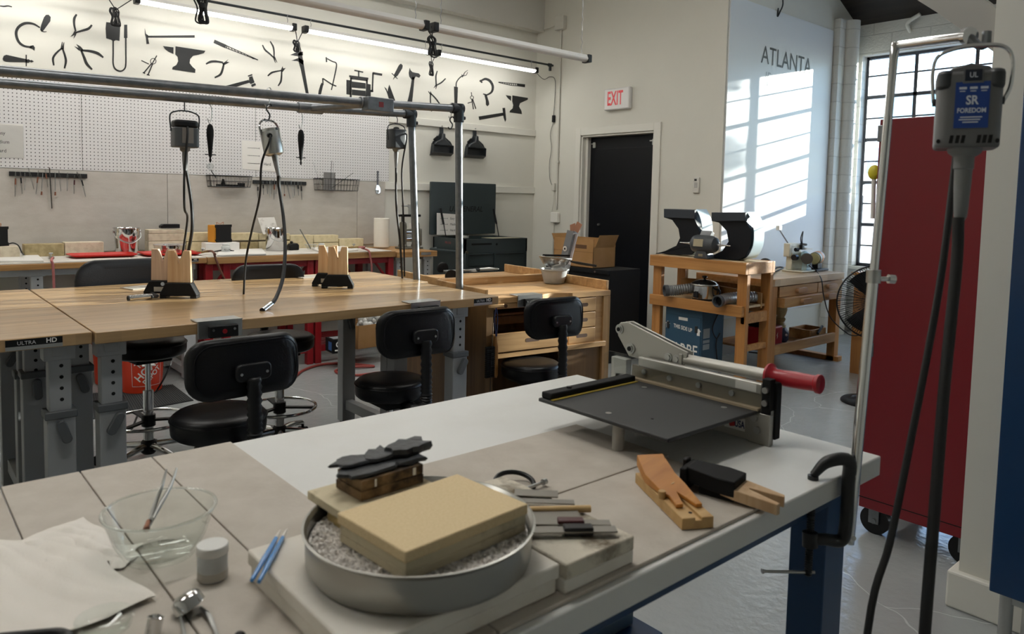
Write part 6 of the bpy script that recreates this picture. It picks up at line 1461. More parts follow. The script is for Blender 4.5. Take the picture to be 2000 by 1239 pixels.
part('plug', MB().box(XF-0.03, XF, px_(1081, 368).y-0.02, px_(1081, 368).y+0.02, px_(1081, 373).z, px_(1081, 358).z), m_cond, t, w=True, bevel=0.004)
part('cord', MB().tube([px_(1082, 374), px_(1081, 395), px_(1077, 416)], 0.0035, n=6), m_cond, t, w=True)

# ------------------------------------------------------------------ polishing stand
m_fir = wood('construction_lumber', '#b98248', '#9a6631', '#c89358', axis='z', rough=0.5, scale=0.6)
m_firh = wood('construction_lumber_rail', '#bd884e', '#9c6934', '#cb985e', axis='y', rough=0.5, scale=0.6)
SX, SX1, SY0, SY1, SZ = 5.04, 5.47, 3.072, 3.998, 1.0
t = thing('lumber_stand', 'two tier lumber stand carrying the black polishing hoods', 'stand', ((SX+SX1)/2, (SY0+SY1)/2, 0))
for x in (SX+0.005, SX1-0.085):
    for y in (SY0+0.008, SY1-0.085-0.012):
        part('leg', MB().box(x+0.035, x+0.08, y, y+0.085, 0, SZ-0.09), m_fir, t, w=True, bevel=0.003)
for x in (SX, SX1-0.038): part('apron', MB().box(x, x+0.038, SY0, SY1, SZ-0.092, SZ-0.0), m_firh, t, w=True, bevel=0.003)
for y in (SY0, SY1-0.038): part('apron', MB().box(SX+0.038, SX1-0.038, y, y+0.038, SZ-0.092, SZ), m_firh, t, w=True, bevel=0.003)
part('deck', MB().box(SX+0.038, SX1-0.038, SY0+0.038, SY1-0.038, SZ-0.012, SZ-0.002), wood('pale_ply', '#cdb58f', '#bda37b', axis='y', rough=0.55), t, w=True)
part('shelf', MB().box(SX+0.04, SX1-0.04, SY0+0.05, SY1-0.05, 0.635, 0.653), wood('pale_ply', '#cdb58f', '#bda37b', axis='y'), t, w=True)
for x in (SX, SX1-0.038): part('shelf_rail', MB().box(x, x+0.038, SY0+0.02, SY1-0.01, 0.575, 0.662 if x < 5.2 else 0.655), m_firh, t, w=True, bevel=0.003)
part('shelf_rail', MB().box(SX+0.04, SX1-0.04, SY0+0.02, SY0+0.05, 0.52, 0.60), m_firh, t, w=True)
part('side_rail', MB().box(SX+0.1, SX1-0.05, SY0+0.02, SY0+0.05, 0.3, 0.345), m_firh, t, w=True)
# dust hoods
m_hood = mat('hood_navy_black', '#0d1118', 0.45, spec=0.3); m_hoodp = mat('hood_pale_blue', '#c4d6de', 0.45)
HX = 5.21
def hood(pts, edge, label):
    q_ = [PX(x, y, HX) for x, y in pts]; z0 = min(p.z for p in q_)
    for p in q_: p.z = max(p.z-z0, 0)+SZ+0.002 if p.z-z0 < 0.012 else p.z
    t = thing('dust_hood', label, 'dust hood', (5.2, sum(p.y for p in q_)/len(q_), SZ), group='curved black dust hoods')
    part('shell', MB().prism([(p.y, p.z) for p in q_], (HX, 0, 0), (0, 1, 0), (0, 0, 1), (0.15, 0, 0)), m_hood, t, w=True, smooth=45)
    e = [PX(x, y, HX) for x, y in edge]
    for p in e: p.z = max(p.z, SZ+0.006)
    e = smooth_path(e, 4)
    m_ = MB(); n = len(e)
    vs = [V((HX+0.002+0.15*k, p.y-0.003, p.z)) for p in e for k in (0, 1)]
    m_.add(vs, [(2*i, 2*i+1, 2*i+3, 2*i+2) for i in range(n-1)])
    vs2 = [v+V((0, -0.004, 0.001)) for v in vs]; m_.add(vs2, [(2*i, 2*i+2, 2*i+3, 2*i+1) for i in range(n-1)])
    part('outer_panel', m_, m_hoodp, t, w=True, smooth=60)
    c = PX(edge[0][0]+7, edge[0][1]+6, HX); c.y = e[1].y-0.0075
    part('top_block', MB().prism([(PX(x, y, HX-0.03).y, PX(x, y, HX-0.03).z) for x, y in (pts[0], pts[1], pts[-2], pts[-1])], (HX-0.035, 0, 0), (0, 1, 0), (0, 0, 1), (0.034, 0, 0)), mat('hood_dark_front', '#2b323a', 0.4), t, w=True, bevel=0.004)
    part('port', MB().cyl((HX+0.06, c.y-0.004, c.z-0.01), (HX+0.06, c.y+0.004, c.z-0.01), 0.012), m_hole, t, w=True)
hood([(1297, 408), (1297, 425), (1313, 430), (1325, 447), (1328, 465), (1321, 480), (1300, 490), (1281, 496), (1281, 501), (1343, 505), (1352, 496), (1364, 478), (1367, 456), (1357, 428), (1357, 410)],
     [(1358, 409), (1366, 424), (1370, 445), (1368, 470), (1356, 493), (1345, 503)], 'left black dust hood with a pale blue outer side')
hood([(1390, 415), (1390, 432), (1404, 435), (1419, 451), (1423, 472), (1411, 490), (1392, 499), (1374, 503), (1374, 508), (1441, 514), (1456, 500), (1466, 478), (1468, 452), (1456, 432), (1456, 415)],
     [(1457, 414), (1466, 430), (1471, 452), (1469, 480), (1458, 502), (1442, 513)], 'right black dust hood nearest the sunlit wall')
# polishing motor
c = PX(1376, 477, 5.12)
t = thing('polishing_motor', 'dark double spindle polishing motor between the black hoods', 'motor', (c.x, c.y, SZ+0.002))
part('housing', MB().solid([(0.03, -0.115), (0.058, -0.105), (0.072, -0.075), (0.074, 0.07), (0.066, 0.095), (0.05, 0.108), (0.03, 0.115)], c, (0, 1, 0), n=30), m_mgrey, t, w=True, smooth=45)
part('nameplate', MB().prism([(-0.045, -0.03), (0.045, -0.03), (0.045, 0.03), (-0.045, 0.03)], c+V((-0.0752, 0.01, 0.012)), (0, 1, 0), (0.12, 0, 1), (-0.001, 0, 0)), mat('brassy_plate', '#b4ab92', 0.3, 0.7), t, w=True)
part('spindle', MB().cyl(c+V((0, 0.115, 0)), c+V((0, 0.15, 0)), 0.012).cyl(c+V((0, 0.15, 0)), c+V((0, 0.245, 0)), 0.009, 0.003), m_chrome, t, w=True)
part('spindle', MB().cyl(c-V((0, 0.115, 0)), c-V((0, 0.15, 0)), 0.012).cyl(c-V((0, 0.15, 0)), c-V((0, 0.245, 0)), 0.009, 0.003), m_chrome, t, w=True)
part('pedestal', MB().prism([(-0.07, 0), (0.07, 0), (0.045, 0.06), (-0.045, 0.06)], (c.x-0.05, c.y, SZ+0.002), (0, 1, 0), (0, 0, 1), (0.1, 0, 0)), m_mgrey, t, w=True, bevel=0.006)
part('badge', MB().box(c.x-0.054, c.x-0.05, c.y-0.02, c.y+0.02, SZ+0.02, SZ+0.04), mat('brassy_plate', '#b4ab92', 0.3, 0.7), t, w=True)
part('switch_box', MB().prism([(-0.05, 0), (0.05, 0), (0.05, 0.045), (-0.05, 0.045)], c+V((0, 0, 0.072)), (0, 1, 0), (0.5, 0, 0.85), (0.04, 0, -0.02)), mat('switch_grey', '#8a8d90', 0.4), t, w=True, bevel=0.003)
# slow cooker and duct hoses on the lower shelf
c = V((5.17, PX(1375, 580, 5.17).y, 0.654))
t = thing('slow_cooker', 'steel slow cooker with a black lid on the lower shelf', 'slow cooker', c)
part('pot', MB().solid([(0.09, 0.012), (0.098, 0.02), (0.104, 0.125), (0.106, 0.128)], n=36), m_inox, t)
part('base', MB().solid([(0.085, 0), (0.095, 0.004), (0.095, 0.014)], n=32), m_black, t)
part('rim', MB().lathe([(0.106, 0.122), (0.112, 0.128), (0.11, 0.135), (0.1, 0.138)], n=36), m_steel, t)
part('lid', MB().solid([(0.106, 0.136), (0.1, 0.145), (0.07, 0.16), (0.03, 0.17)], n=36), mat('dark_glass_lid', '#1a1b1c', 0.12), t)
part('lid_knob', MB().solid([(0.01, 0.17), (0.01, 0.182), (0.022, 0.188), (0.02, 0.2), (0.006, 0.203)], n=16), m_black, t)
for s in (-1, 1): part('handle', MB().tube([(0, s*0.1, 0.1), (0, s*0.14, 0.095), (0, s*0.15, 0.075), (0, s*0.14, 0.05), (0, s*0.1, 0.045)], 0.008, n=7), m_black, t)
part('control_panel', MB().box(-0.109, -0.096, -0.012, 0.03, 0.025, 0.075), m_blackmat, t, bevel=0.004)
def duct(pts, r, mt, label):
    sp = smooth_path(pts, 16); t = thing('duct_hose', label, 'hose', pts[0], group='flexible dust hoses on the lower shelf')
    rad = [r+(0.004 if i % 3 == 0 else -0.001) for i in range(len(sp))]
    m_ = MB().tube(sp, rad, n=18, sub=1); m_.f = m_.f[:-2]
    part('hose', m_, mt, t, w=True, smooth=60)
    d = (V3(pts[0])-sp[1]).normalized()
    part('end_ring', MB().lathe([(r-0.006, -0.02), (r+0.006, -0.02), (r+0.006, 0.012), (r-0.003, 0.012), (r-0.006, -0.02)], pts[0], d, n=24), m_mgrey, t, w=True)
    part('inside', MB().solid([(r-0.007, -0.03), (r-0.007, -0.028)], pts[0], d, n=20), m_hole, t, w=True)
zs_ = 0.62+0.046
a = PX(1300, 571, 4.99); duct([V((4.99, a.y, 0.715)), V((5.06, a.y-0.05, 0.72)), V((5.14, a.y-0.12, 0.735)), V((5.22, a.y-0.2, 0.75)), V((5.33, a.y-0.27, 0.73))], 0.042, mat('grey_duct', '#77797a', 0.5, 0.4), 'grey ribbed duct hose left of the slow cooker')
a = PX(1404, 590, 4.98); duct([V((4.97, a.y, 0.690)), V((5.10, a.y+0.0, 0.702)), V((5.25, a.y-0.03, 0.705)), V((5.36, a.y-0.08, 0.705))], 0.042, mat('silver_duct', '#9fa0a3', 0.3, 0.9), 'silver ribbed duct hose right of the slow cooker')
solo('cardboard_sheet', MB().prism([(3.70, 0.62), (3.12, 0.62), (3.12, 0.74), (3.55, 0.76), (3.66, 0.8), (3.9, 0.79), (3.9, 0.62)], (5.36, 0, 0.002), (0, 1, 0), (0, 0, 1), (0.02, 0, 0)), m_card, 'worn cardboard standing at the back of the lower shelf', 'cardboard')
# dust collector cabinet
bx0, by0, by1, bz1 = 5.10, 3.45, 3.80, 0.545
Yr = PX(1371, 650, bx0).y; Yl = PX(1299, 650, bx0).y; zt_ = PX(1371, 606, bx0).z
t = thing('dust_collector', 'blue dust collector cabinet under the stand with THIS SIDE UP arrows', 'cabinet', (bx0+0.17, (Yr+Yl)/2, 0))
m_teal = mat('collector_blue', '#2d4f66', 0.45)
part('cabinet', MB().box(bx0, bx0+0.31, Yr, Yl, 0.0, zt_), m_teal, t, w=True, bevel=0.004)
part('door_panel', MB().box(bx0-0.006, bx0, Yr+0.012, Yl-0.012, 0.02, zt_-0.07), m_teal, t, w=True, bevel=0.002)
ym_ = (Yr+Yl)/2
zt2 = PX(1335, 641, bx0).z; zt3 = PX(1335, 681, bx0).z
part('lettering', textmb('THIS SIDE UP', 0.045, (bx0-0.0066, ym_-0.0, zt2), (0, -1, -0.1), (0, 0, 1), 0.0006, sx=0.72, bold=0.02), m_whiteink, t, w=True)
for s in (-1, 1): part('arrow', MB().prism([(-0.014, -0.03), (0.014, -0.03), (0.014, 0.005), (0.026, 0.005), (0, 0.03), (-0.026, 0.005), (-0.014, 0.005)], (bx0-0.0075, ym_-s*0.155, zt2-s*0.012), (0, -1, 0), (0, 0, 1), (0.001, 0, 0)), m_whiteink, t, w=True)
part('lettering', textmb('ARBE', 0.135, (bx0-0.0066, ym_-0.03, zt3-0.01), (0, -1, 0), (0, 0, 1), 0.0006, sx=0.78, bold=0.012), m_whiteink, t, w=True)
part('label_plate', MB().box(bx0-0.0075, bx0-0.006, ym_-0.045, ym_+0.045, zt2+0.065, zt2+0.09), m_paper, t, w=True)
for y in (Yl-0.035, Yr+0.05): part('latch', MB().box(bx0-0.016, bx0-0.005, y-0.012, y+0.012, zt2-0.02, zt2+0.035), m_darkiron, t, w=True, bevel=0.003)
for k, (z0, z1) in enumerate(((0.34, 0.42), (0.30, 0.325), (0.245, 0.29))): part('side_label', MB().box(bx0+0.02, bx0+0.11, Yr-0.0012, Yr, z0, z1), mat('label_grey2', '#9aa3a8', 0.5), t, w=True)
part('power_cord', MB().tube([(bx0+0.22, Yr-0.008, zt_-0.03), (bx0+0.13, Yr-0.012, 0.42), (bx0+0.18, Yr-0.02, 0.33), (bx0+0.23, Yr-0.02, 0.37), (bx0+0.19, Yr-0.012, 0.28), (bx0+0.25, Yr-0.012, 0.02)], 0.005, n=7), m_cable, t, w=True)
solo('foam_board', MB().box(bx0+0.08, bx0+0.11, Yl+0.008, Yl+0.05, 0, zt_-0.02), mat('cream_board', '#b5ae93', 0.7), 'cream board standing left of the blue dust collector', 'board')

# ------------------------------------------------------------------ workbench under the window
BX0, BX1, BY0, BY1, BZ = 5.62, 6.86, 3.15, 3.87, 0.835
t = thing('wooden_workbench', 'wooden four drawer workbench in the corner by the window', 'workbench', ((BX0+BX1)/2, 3.5, 0))
m_rub = wood('rubberwood', '#b9905f', '#9c7243', '#c59e6c', axis='x', rough=0.45, scale=0.6, board=7)
m_pale = wood('pale_worktop', '#cdb596', '#b99c78', '#d6c1a4', axis='x', rough=0.5, scale=0.6, board=7)
part('worktop', MB().prism([(BX0-0.08, BY1), (BX0-0.08, BY0+0.06), (BX0, BY0), (BX1, BY0), (BX1, BY1)], (0, 0, BZ-0.062), (1, 0, 0), (0, 1, 0), (0, 0, 0.062)), m_pale, t, w=True, bevel=0.003)
for x in (BX0+0.0, BX1-0.085):
    for y in (BY0+0.02, BY1-0.10): part('leg', MB().box(x, x+0.08, y, y+0.075, 0, BZ-0.062), m_fir, t, w=True, bevel=0.003)
    part('foot', MB().box(x, x+0.08, BY0-0.02, BY1, 0.0, 0.045), m_fir, t, w=True, bevel=0.003)
part('stretcher', MB().box(BX0+0.08, BX1-0.08, BY0+0.02, BY0+0.05, 0.185, 0.27), m_rub, t, w=True, bevel=0.003)
part('shelf', MB().box(BX0+0.08, BX1-0.08, BY0+0.05, BY1-0.08, 0.20, 0.218), m_rub, t, w=True)
part('drawer_case', MB().box(BX0+0.085, BX1-0.005, BY0+0.05, BY1-0.1, 0.59, BZ-0.062), m_rub, t, w=True)
for i, (x0, x1) in enumerate(((BX0+0.10, BX0+0.755), (BX0+0.765, BX1-0.005))):
    for j, (z0, z1) in enumerate(((0.675, 0.765), (0.592, 0.672))):
        d = part('drawer', MB().box(x0, x1, BY0+0.012-(0.05 if (i == 0 and j == 1) else 0), BY0+0.05, z0, z1), m_rub, t, w=True, bevel=0.003)
        yh = BY0+0.012-(0.05 if (i == 0 and j == 1) else 0); xm = (x0+x1)/2+(0.02 if i == 0 else 0.0)
        part('handle', MB().prism(rrect(0.17, 0.04, 0.0199), (xm, yh, (z0+z1)/2), (1, 0, 0), (0, 0, 1), (0, -0.028, 0)), wood('handle_wood', '#b08b6b', '#97714f', axis='x'), d, w=True, bevel=0.008)
m_ivory = mat('ivory_enamel', '#cfcbb8', 0.35); m_grind = mat('dark_disc', '#4d4a47', 0.6)
BT = BZ+0.002
# ivory grinder with its dish
c = PY(1563, 528, 3.42); c.z = BT
t = thing('tool_grinder', 'ivory bench grinder with a pale blue head and a side dish', 'grinder', c)
part('base', MB().box(-0.16, 0.17, -0.10, 0.10, 0.0, 0.016), m_ivory, t, bevel=0.006)
part('pedestal', MB().prism([(-0.13, 0), (0.13, 0), (0.05, 0.16), (-0.12, 0.16)], (0, 0.02, 0.016), (1, 0, 0), (0, 0, 1), (0, 0.06, 0)), m_ivory, t, bevel=0.006)
part('column', MB().prism([(-0.16, 0.12), (0.09, 0.12), (0.03, 0.2), (0.03, 0.245), (-0.16, 0.245)], (0, 0.03, 0.016), (1, 0, 0), (0, 0, 1), (0, 0.06, 0)), m_ivory, t, bevel=0.006)
h = part('head', MB().cyl((-0.07, -0.09, 0.13), (0.07, 0.0, 0.15), 0.038, n=24), mat('pale_blue_enamel', '#a9c9d4', 0.35), t)
part('wheel', MB().cyl((-0.105, -0.115, 0.127), (-0.075, -0.095, 0.13), 0.05, n=28), m_grind, t)
part('stand_foot', MB().prism([(-0.03, 0), (0.07, 0), (0.045, 0.1), (-0.01, 0.1)], (-0.03, -0.09, 0.016), (1, 0, 0), (0, 0, 1), (0, 0.05, 0)), mat('pale_blue_enamel', '#a9c9d4', 0.35), t, bevel=0.004)
part('knob', MB().cyl((-0.17, -0.02, 0.135), (-0.125, -0.02, 0.135), 0.027, n=18), m_black, t)
part('knob', MB().cyl((-0.11, 0.0, 0.205), (-0.08, -0.01, 0.205), 0.018, n=14), m_black, t)
part('switch', MB().box(0.0, 0.03, -0.096, -0.09, 0.045, 0.085), mat('navy_switch', '#1b2a4a', 0.4), t)
part('dish', MB().prism([(0.05, 0.0), (0.19, 0.0), (0.17, 0.014), (0.07, 0.014)], (0, -0.02, 0.2), (1, 0, 0), (0, 0, 1), (0, 0.12, 0)), m_white, t, bevel=0.004)
part('dish_lid', MB().solid([(0.045, 0), (0.05, 0.008), (0.045, 0.02)], (0.1, 0.05, 0.235), n=24), m_grind, t)
part('cord_plug', MB().box(0.02, 0.055, 0.0, 0.035, 0.2, 0.245).tube([(0.035, 0.02, 0.245), (0.02, 0.02, 0.31), (0.055, 0.02, 0.37), (0.045, 0.02, 0.3), (0.05, 0.02, 0.25)], 0.005, n=7), m_black, t)
# plug and long cable
a, b = PY(1521, 447, 3.78), PY(1562, 502, 3.45)
t = thing('power_cable', 'grey power cable with a white plug leaning against the sunlit wall', 'cable', b)
part('cable', MB().tube([a, a.lerp(b, 0.55)+V((0, 0, -0.02)), b], 0.006, n=7), mat('grey_cord', '#6e6d69', 0.5), t, w=True)
part('plug', MB().box(a.x-0.03, a.x+0.03, a.y-0.02, a.y+0.015, a.z-0.015, a.z+0.03), m_white, t, w=True, bevel=0.005)
solo('power_cable', MB().tube([PY(1580, 518, 3.30), PZ(1592, 528, BT+0.006), PY(1604, 545, 3.085), PY(1609, 580, 3.06), PY(1622, 620, 3.0), PY(1650, 648, 2.9), PX(1668, 656, 6.39), PX(1690, 652, 6.38)], 0.005, n=7), m_cable, 'thin dark cable hanging in front of the workbench drawers', 'cable')
# orange motor with round heads
c = V((6.745, 3.36, BT))
t = thing('bench_motor', 'small bench motor with an orange label at the window end', 'motor', c)
part('body', MB().cyl((-0.10, -0.02, 0.12), (0.10, 0.04, 0.125), 0.058, n=26), mat('motor_olive', '#7c7a66', 0.45), t)
part('label', MB().cyl((-0.02, 0.004, 0.1222), (0.055, 0.0265, 0.1238), 0.0592, n=26), mat('orange_label', '#d88f55', 0.5), t)
part('head', MB().cyl((-0.125, -0.028, 0.12), (-0.10, -0.02, 0.12), 0.05, n=24).cyl((-0.13, -0.029, 0.12), (-0.12, -0.026, 0.12), 0.02, n=16), mat('yellowed_disc', '#a3996a', 0.5), t)
part('stand', MB().box(-0.03, 0.05, -0.02, 0.05, 0.02, 0.07).box(-0.11, 0.13, -0.05, 0.08, 0, 0.02), m_black, t, bevel=0.004)
# roll of cord behind the stand and loose plug
c = PY(1487, 520, 3.45); c.z = BT
t = thing('cable_reel', 'small white reel with dark ends behind the lumber stand', 'reel', c)
part('drum', MB().cyl((-0.07, 0, 0.07), (0.06, 0.0, 0.07), 0.045, n=24), m_white, t); part('flange', MB().cyl((0.06, 0, 0.07), (0.078, 0, 0.07), 0.07, n=26), m_darkiron, t); part('flange', MB().cyl((-0.088, 0, 0.07), (-0.07, 0, 0.07), 0.05, n=26), m_darkiron, t)
solo('cable', MB().tube([PZ(1512, 526, BT+0.006), PZ(1520, 522, BT+0.006), PZ(1530, 523, BT+0.006), PZ(1522, 527, BT+0.006), PZ(1512, 532, BT+0.01), PZ(1508, 536, BT+0.01)], 0.006, n=7), m_cable, 'short black cable on the workbench beside the white reel', 'cable')
# under the bench
c = PY(1515, 672, 3.4); SHZ = 0.22
t = thing('compressor', 'red and black compressor box on the workbench shelf', 'compressor', (5.92, 3.42, SHZ))
part('case', MB().box(-0.2, 0.14, -0.12, 0.12, 0, 0.17), mat('compressor_red', '#a0202c', 0.4), t, bevel=0.015)
part('lid', MB().box(-0.16, 0.06, -0.10, 0.10, 0.17, 0.29), m_black, t, bevel=0.012)
part('latch', MB().box(-0.155, 0.055, -0.105, -0.1, 0.255, 0.268), m_steel, t)
part('bolt_mark', MB().prism([(0.0, -0.03), (0.018, 0.0), (0.006, 0.0), (0.014, 0.03), (-0.01, 0.002), (0.004, 0.002)], (0.04, -0.1208, 0.085), (1, 0, 0), (0, 0, 1), (0, 0.0006, 0)), m_whiteink, t)
t = thing('pump', 'dark blue pump next to the red compressor on the shelf', 'pump', (6.17, 3.40, SHZ))
part('body', MB().solid([(0.07, 0), (0.085, 0.02), (0.085, 0.09), (0.06, 0.13)], n=22), mat('navy_pump', '#1e2a4d', 0.4), t); part('badge', MB().ball((-0.02, -0.083, 0.07), 0.012), m_whiteink, t)
t = thing('wooden_spool', 'turned wooden ball post on top of the dark blue pump', 'wooden turning', (6.17, 3.40, SHZ+0.131))
part('turning', MB().solid([(0.055, 0), (0.06, 0.02), (0.045, 0.05), (0.055, 0.075), (0.04, 0.09), (0.055, 0.12), (0.066, 0.16), (0.055, 0.2), (0.02, 0.222)], n=26), wood('turned_pine', '#b7a578', '#9c8a5e', axis='z'), t)
t = thing('wooden_crate', 'low wooden crate with a tool on the right of the workbench shelf', 'crate', (6.6, 3.35, SHZ))
for y in (-0.1, 0.1): part('side', MB().box(-0.14, 0.14, y-0.008, y+0.008, 0, 0.09), m_rub, t)
for x in (-0.14, 0.14): part('side', MB().box(x-0.008, x+0.008, -0.1, 0.1, 0, 0.09), m_rub, t)
part('bottom', MB().box(-0.14, 0.14, -0.1, 0.1, 0, 0.01), m_rub, t)
solo('hand_tool', MB().cyl((6.5, 3.2, 0.285), (6.72, 3.27, 0.32), 0.012, n=10), m_blackmat, 'black and wood hand tool lying in front of the wooden crate', 'tool')
solo('floor_cable', MB().tube([PZ(1462, 688, 0.008), PZ(1500, 690, 0.008), PZ(1545, 678, 0.008)], 0.007, n=7), m_cable, 'black cable on the floor under the workbench', 'cable')
# plywood box and pedestal fan
t = thing('plywood_box', 'tall brown plywood box behind the black fan', 'box', (6.62, 2.6, 0))
m_ply = wood('brown_ply', '#a4733f', '#8f6032', axis='z', rough=0.5, scale=0.5)
part('carcass', MB().box(6.42, 6.84, 2.3, 2.86, 0, 0.86), m_ply, t, w=True, bevel=0.003); part('top_strip', MB().box(6.40, 6.86, 2.28, 2.88, 0.86, 0.885), wood('ply_top', '#c3935a', '#a97a44', axis='y'), t, w=True)
fb = PZ(1694, 787, 0)
t = thing('pedestal_fan', 'black pedestal fan partly behind the chrome upright', 'fan', (fb.x, fb.y, 0))
fz = 0.745; R_ = 0.272
fd = V((-0.80, -0.55, 0.0)).normalized(); fc = V((0.06, 0.0, fz))
part('base', MB().lathe([(0.001, 0.03), (0.05, 0.03), (0.06, 0.02), (0.11, 0.018), (0.115, 0.03), (0.17, 0.025), (0.185, 0.012), (0.185, 0), (0.001, 0)], n=36), m_black, t, smooth=40)
part('post', MB().cyl((0, 0, 0.025), (0, 0, fz-0.06), 0.014, n=14), m_black, t)
part('motor', MB().solid([(0.05, -0.14), (0.062, -0.11), (0.062, -0.04), (0.04, -0.02)], fc, fd, n=24), m_black, t)
gr = MB(); a_, b_, n_ = basis(fd)
def gp(r, ang, off): return fc+a_*(r*math.cos(ang))+b_*(r*math.sin(ang))+fd*off
gd = lambda r: 0.055*math.cos(min(1, r/R_)*PI/2*0.98)
for k in range(100):
    an = 2*PI*k/100
    gr.tube([gp(0.07, an, 0.02+gd(0.07)), gp(R_*0.55, an+0.10, 0.02+gd(R_*0.55)), gp(R_*0.86, an+0.17, 0.02+gd(R_*0.86)), gp(R_, an+0.2, 0)], 0.0021, n=4, sub=3)
for rr_ in (R_*0.42, R_*0.62, R_*0.82): gr.tube([gp(rr_, 2*PI*k/40, 0.02+gd(rr_)) for k in range(40)], 0.0016, n=4, sub=1, closed=True)
part('front_grille', gr, m_black, t)
part('hub_cap', MB().solid([(0.07, 0.07), (0.068, 0.08), (0.03, 0.085)], fc, fd, n=28), m_black, t)
part('rim', MB().tube([gp(R_, 2*PI*k/48, 0.0) for k in range(48)], 0.006, n=8, sub=1, closed=True), m_black, t)
bk = MB()
for k in range(40):
    an = 2*PI*k/40
    bk.tube([gp(0.05, an, -0.10), gp(R_*0.7, an, -0.085), gp(R_, an, 0)], 0.0016, n=4, sub=2)
part('rear_grille', bk, m_black, t)
for k in range(3):
    m_ = MB(); a0 = 2*PI*k/3
    m_.grid(lambda u, v: gp(0.04+u*(R_-0.07), a0+(v-0.5)*(0.9-0.1*u), -0.03+0.025*(v-0.5)), 8, 6)
    part('blade', m_, m_black, t)

# ------------------------------------------------------------------ red and blue tool cabinets by the post
m_redc = mat('cabinet_red', '#720b1a', 0.3)
t = thing('red_tool_cabinet', 'tall red tool cabinet on casters beside the white post', 'tool cabinet', (3.55, 1.12, 0))
RX, RY0, RY1 = 3.27, 0.935, 1.385
part('body', MB().box(RX, RX+0.5, RY0, RY1, 0.125, 1.825), m_redc, t, w=True, bevel=0.004)
part('seam', MB().box(RX-0.001, RX, RY0, RY1, 0.17, 0.174), m_hole, t, w=True)
for z0, z1 in ((1.73, 1.80), (0.80, 0.86)): part('corner_tab', MB().box(RX-0.006, RX+0.03, RY1-0.028, RY1+0.006, z0, z1), m_galv, t, w=True, bevel=0.004)
for x in (RX+0.07, RX+0.43):
    for y in (RY1-0.05, RY0+0.04):
        cs = part('caster', MB().cyl((x-0.018, y, 0.062), (x+0.018, y, 0.062), 0.062, n=26), m_black, t, w=True)
        part('caster_fork', MB().box(x-0.028, x-0.02, y-0.022, y+0.022, 0.05, 0.125).box(x+0.02, x+0.028, y-0.022, y+0.022, 0.05, 0.125).box(x-0.03, x+0.03, y-0.035, y+0.035, 0.118, 0.127).cyl((x-0.032, y, 0.062), (x+0.032, y, 0.062), 0.012), m_galv, cs, w=True)
c = V((RX+0.02, RY1+0.02, 1.60))
t = thing('scrub_handle', 'yellow headed tool hanging beside the red cabinet', 'tool', c-V((0, 0, 0.1)))
part('head', MB().ball(c, 0.026, (0.8, 1, 1.25)), mat('yellow_plastic', '#d3c531', 0.4), t, w=True); part('handle', MB().cyl(c+V((0, 0, -0.03)), c+V((0, -0.004, -0.2)), 0.009), m_paper, t, w=True)
m_bluec = mat('cabinet_blue', '#12365e', 0.22)
t = thing('blue_tool_cabinet', 'dark blue cabinet on steel legs at the right edge', 'tool cabinet', (2.75, 0.2, 0))
part('body', MB().box(2.6, 2.92, -0.25, 0.69, 0.262, 2.3), m_bluec, t, w=True, bevel=0.004)
for x in (2.63, 2.89):
    for y in (0.648, -0.2): part('leg', MB().cyl((x, y, 0), (x, y, 0.262), 0.019, n=16), m_steel, t, w=True)
part('bottom_rail', MB().box(2.62, 2.9, 0.60, 0.66, 0.235, 0.262), m_steel, t, w=True)
# bent white pipe stub on the window wall
a = PX(1778, 55, XW)
solo('pipe_stub', MB().tube([a+V((0.02, 0, -0.04)), a+V((-0.06, 0.0, 0.0)), a+V((-0.09, -0.01, 0.05)), a+V((-0.10, -0.13, 0.11))], 0.02, n=12), m_white, 'bent white pipe stub high on the window wall', 'pipe')
hk = PY(1525, 30, YA-0.02)
solo('wire_hook', MB().tube([hk+V((0.02, 0.02, 0.28)), hk+V((0.03, 0, 0.12)), hk+V((-0.02, 0, 0.03)), hk+V((-0.06, 0, -0.02)), hk+V((-0.055, 0, 0.06))], 0.007, n=7), m_darkiron, 'dark wire hook hanging over the glossy white panel', 'hook')
# ================================================================== the soldering bench in the foreground
GZ = 0.95
GX0, GX1, GY0, GY1 = -0.40, 1.522, 0.605, 1.455
m_btop = mat('bench_white_top', '#dcdcd9', 0.42, noise=(4, '#d3d2cd', 0.45, 0.8))
m_bblue = mat('bench_blue_steel', '#163b63', 0.4)
t = thing('soldering_bench', 'white topped bench on blue steel legs in the foreground', 'workbench', (0.56, 1.03, 0))
part('top', MB().box(GX0, GX1, GY0, GY1, GZ-0.04, GZ), m_btop, t, w=True, bevel=0.003)
for x in (GX0+0.1, GX1-0.115):
    for y in (GY0+0.07, GY1-0.12): part('leg', MB().box(x, x+0.085, y-0.02, y+0.055, 0, GZ-0.04), m_bblue, t, w=True, bevel=0.003)
for y in (GY0+0.03, GY1-0.05): part('apron', MB().box(GX0+0.1, GX1-0.04, y, y+0.02, GZ-0.075, GZ-0.04), m_bblue, t, w=True)
part('lower_shelf', MB().box(GX0+0.1, GX1-0.09, GY1-0.40, GY1-0.06, 0.37, 0.40), m_bblue, t, w=True, bevel=0.003)
solo('steel_case', MB().box(1.10, 1.40, 1.12, 1.34, 0.4015, 0.46), mat('steel_blue_case', '#6d7f8c', 0.35, 0.6), 'grey blue metal case on the lower shelf of the foreground bench', 'case', bevel=0.006)
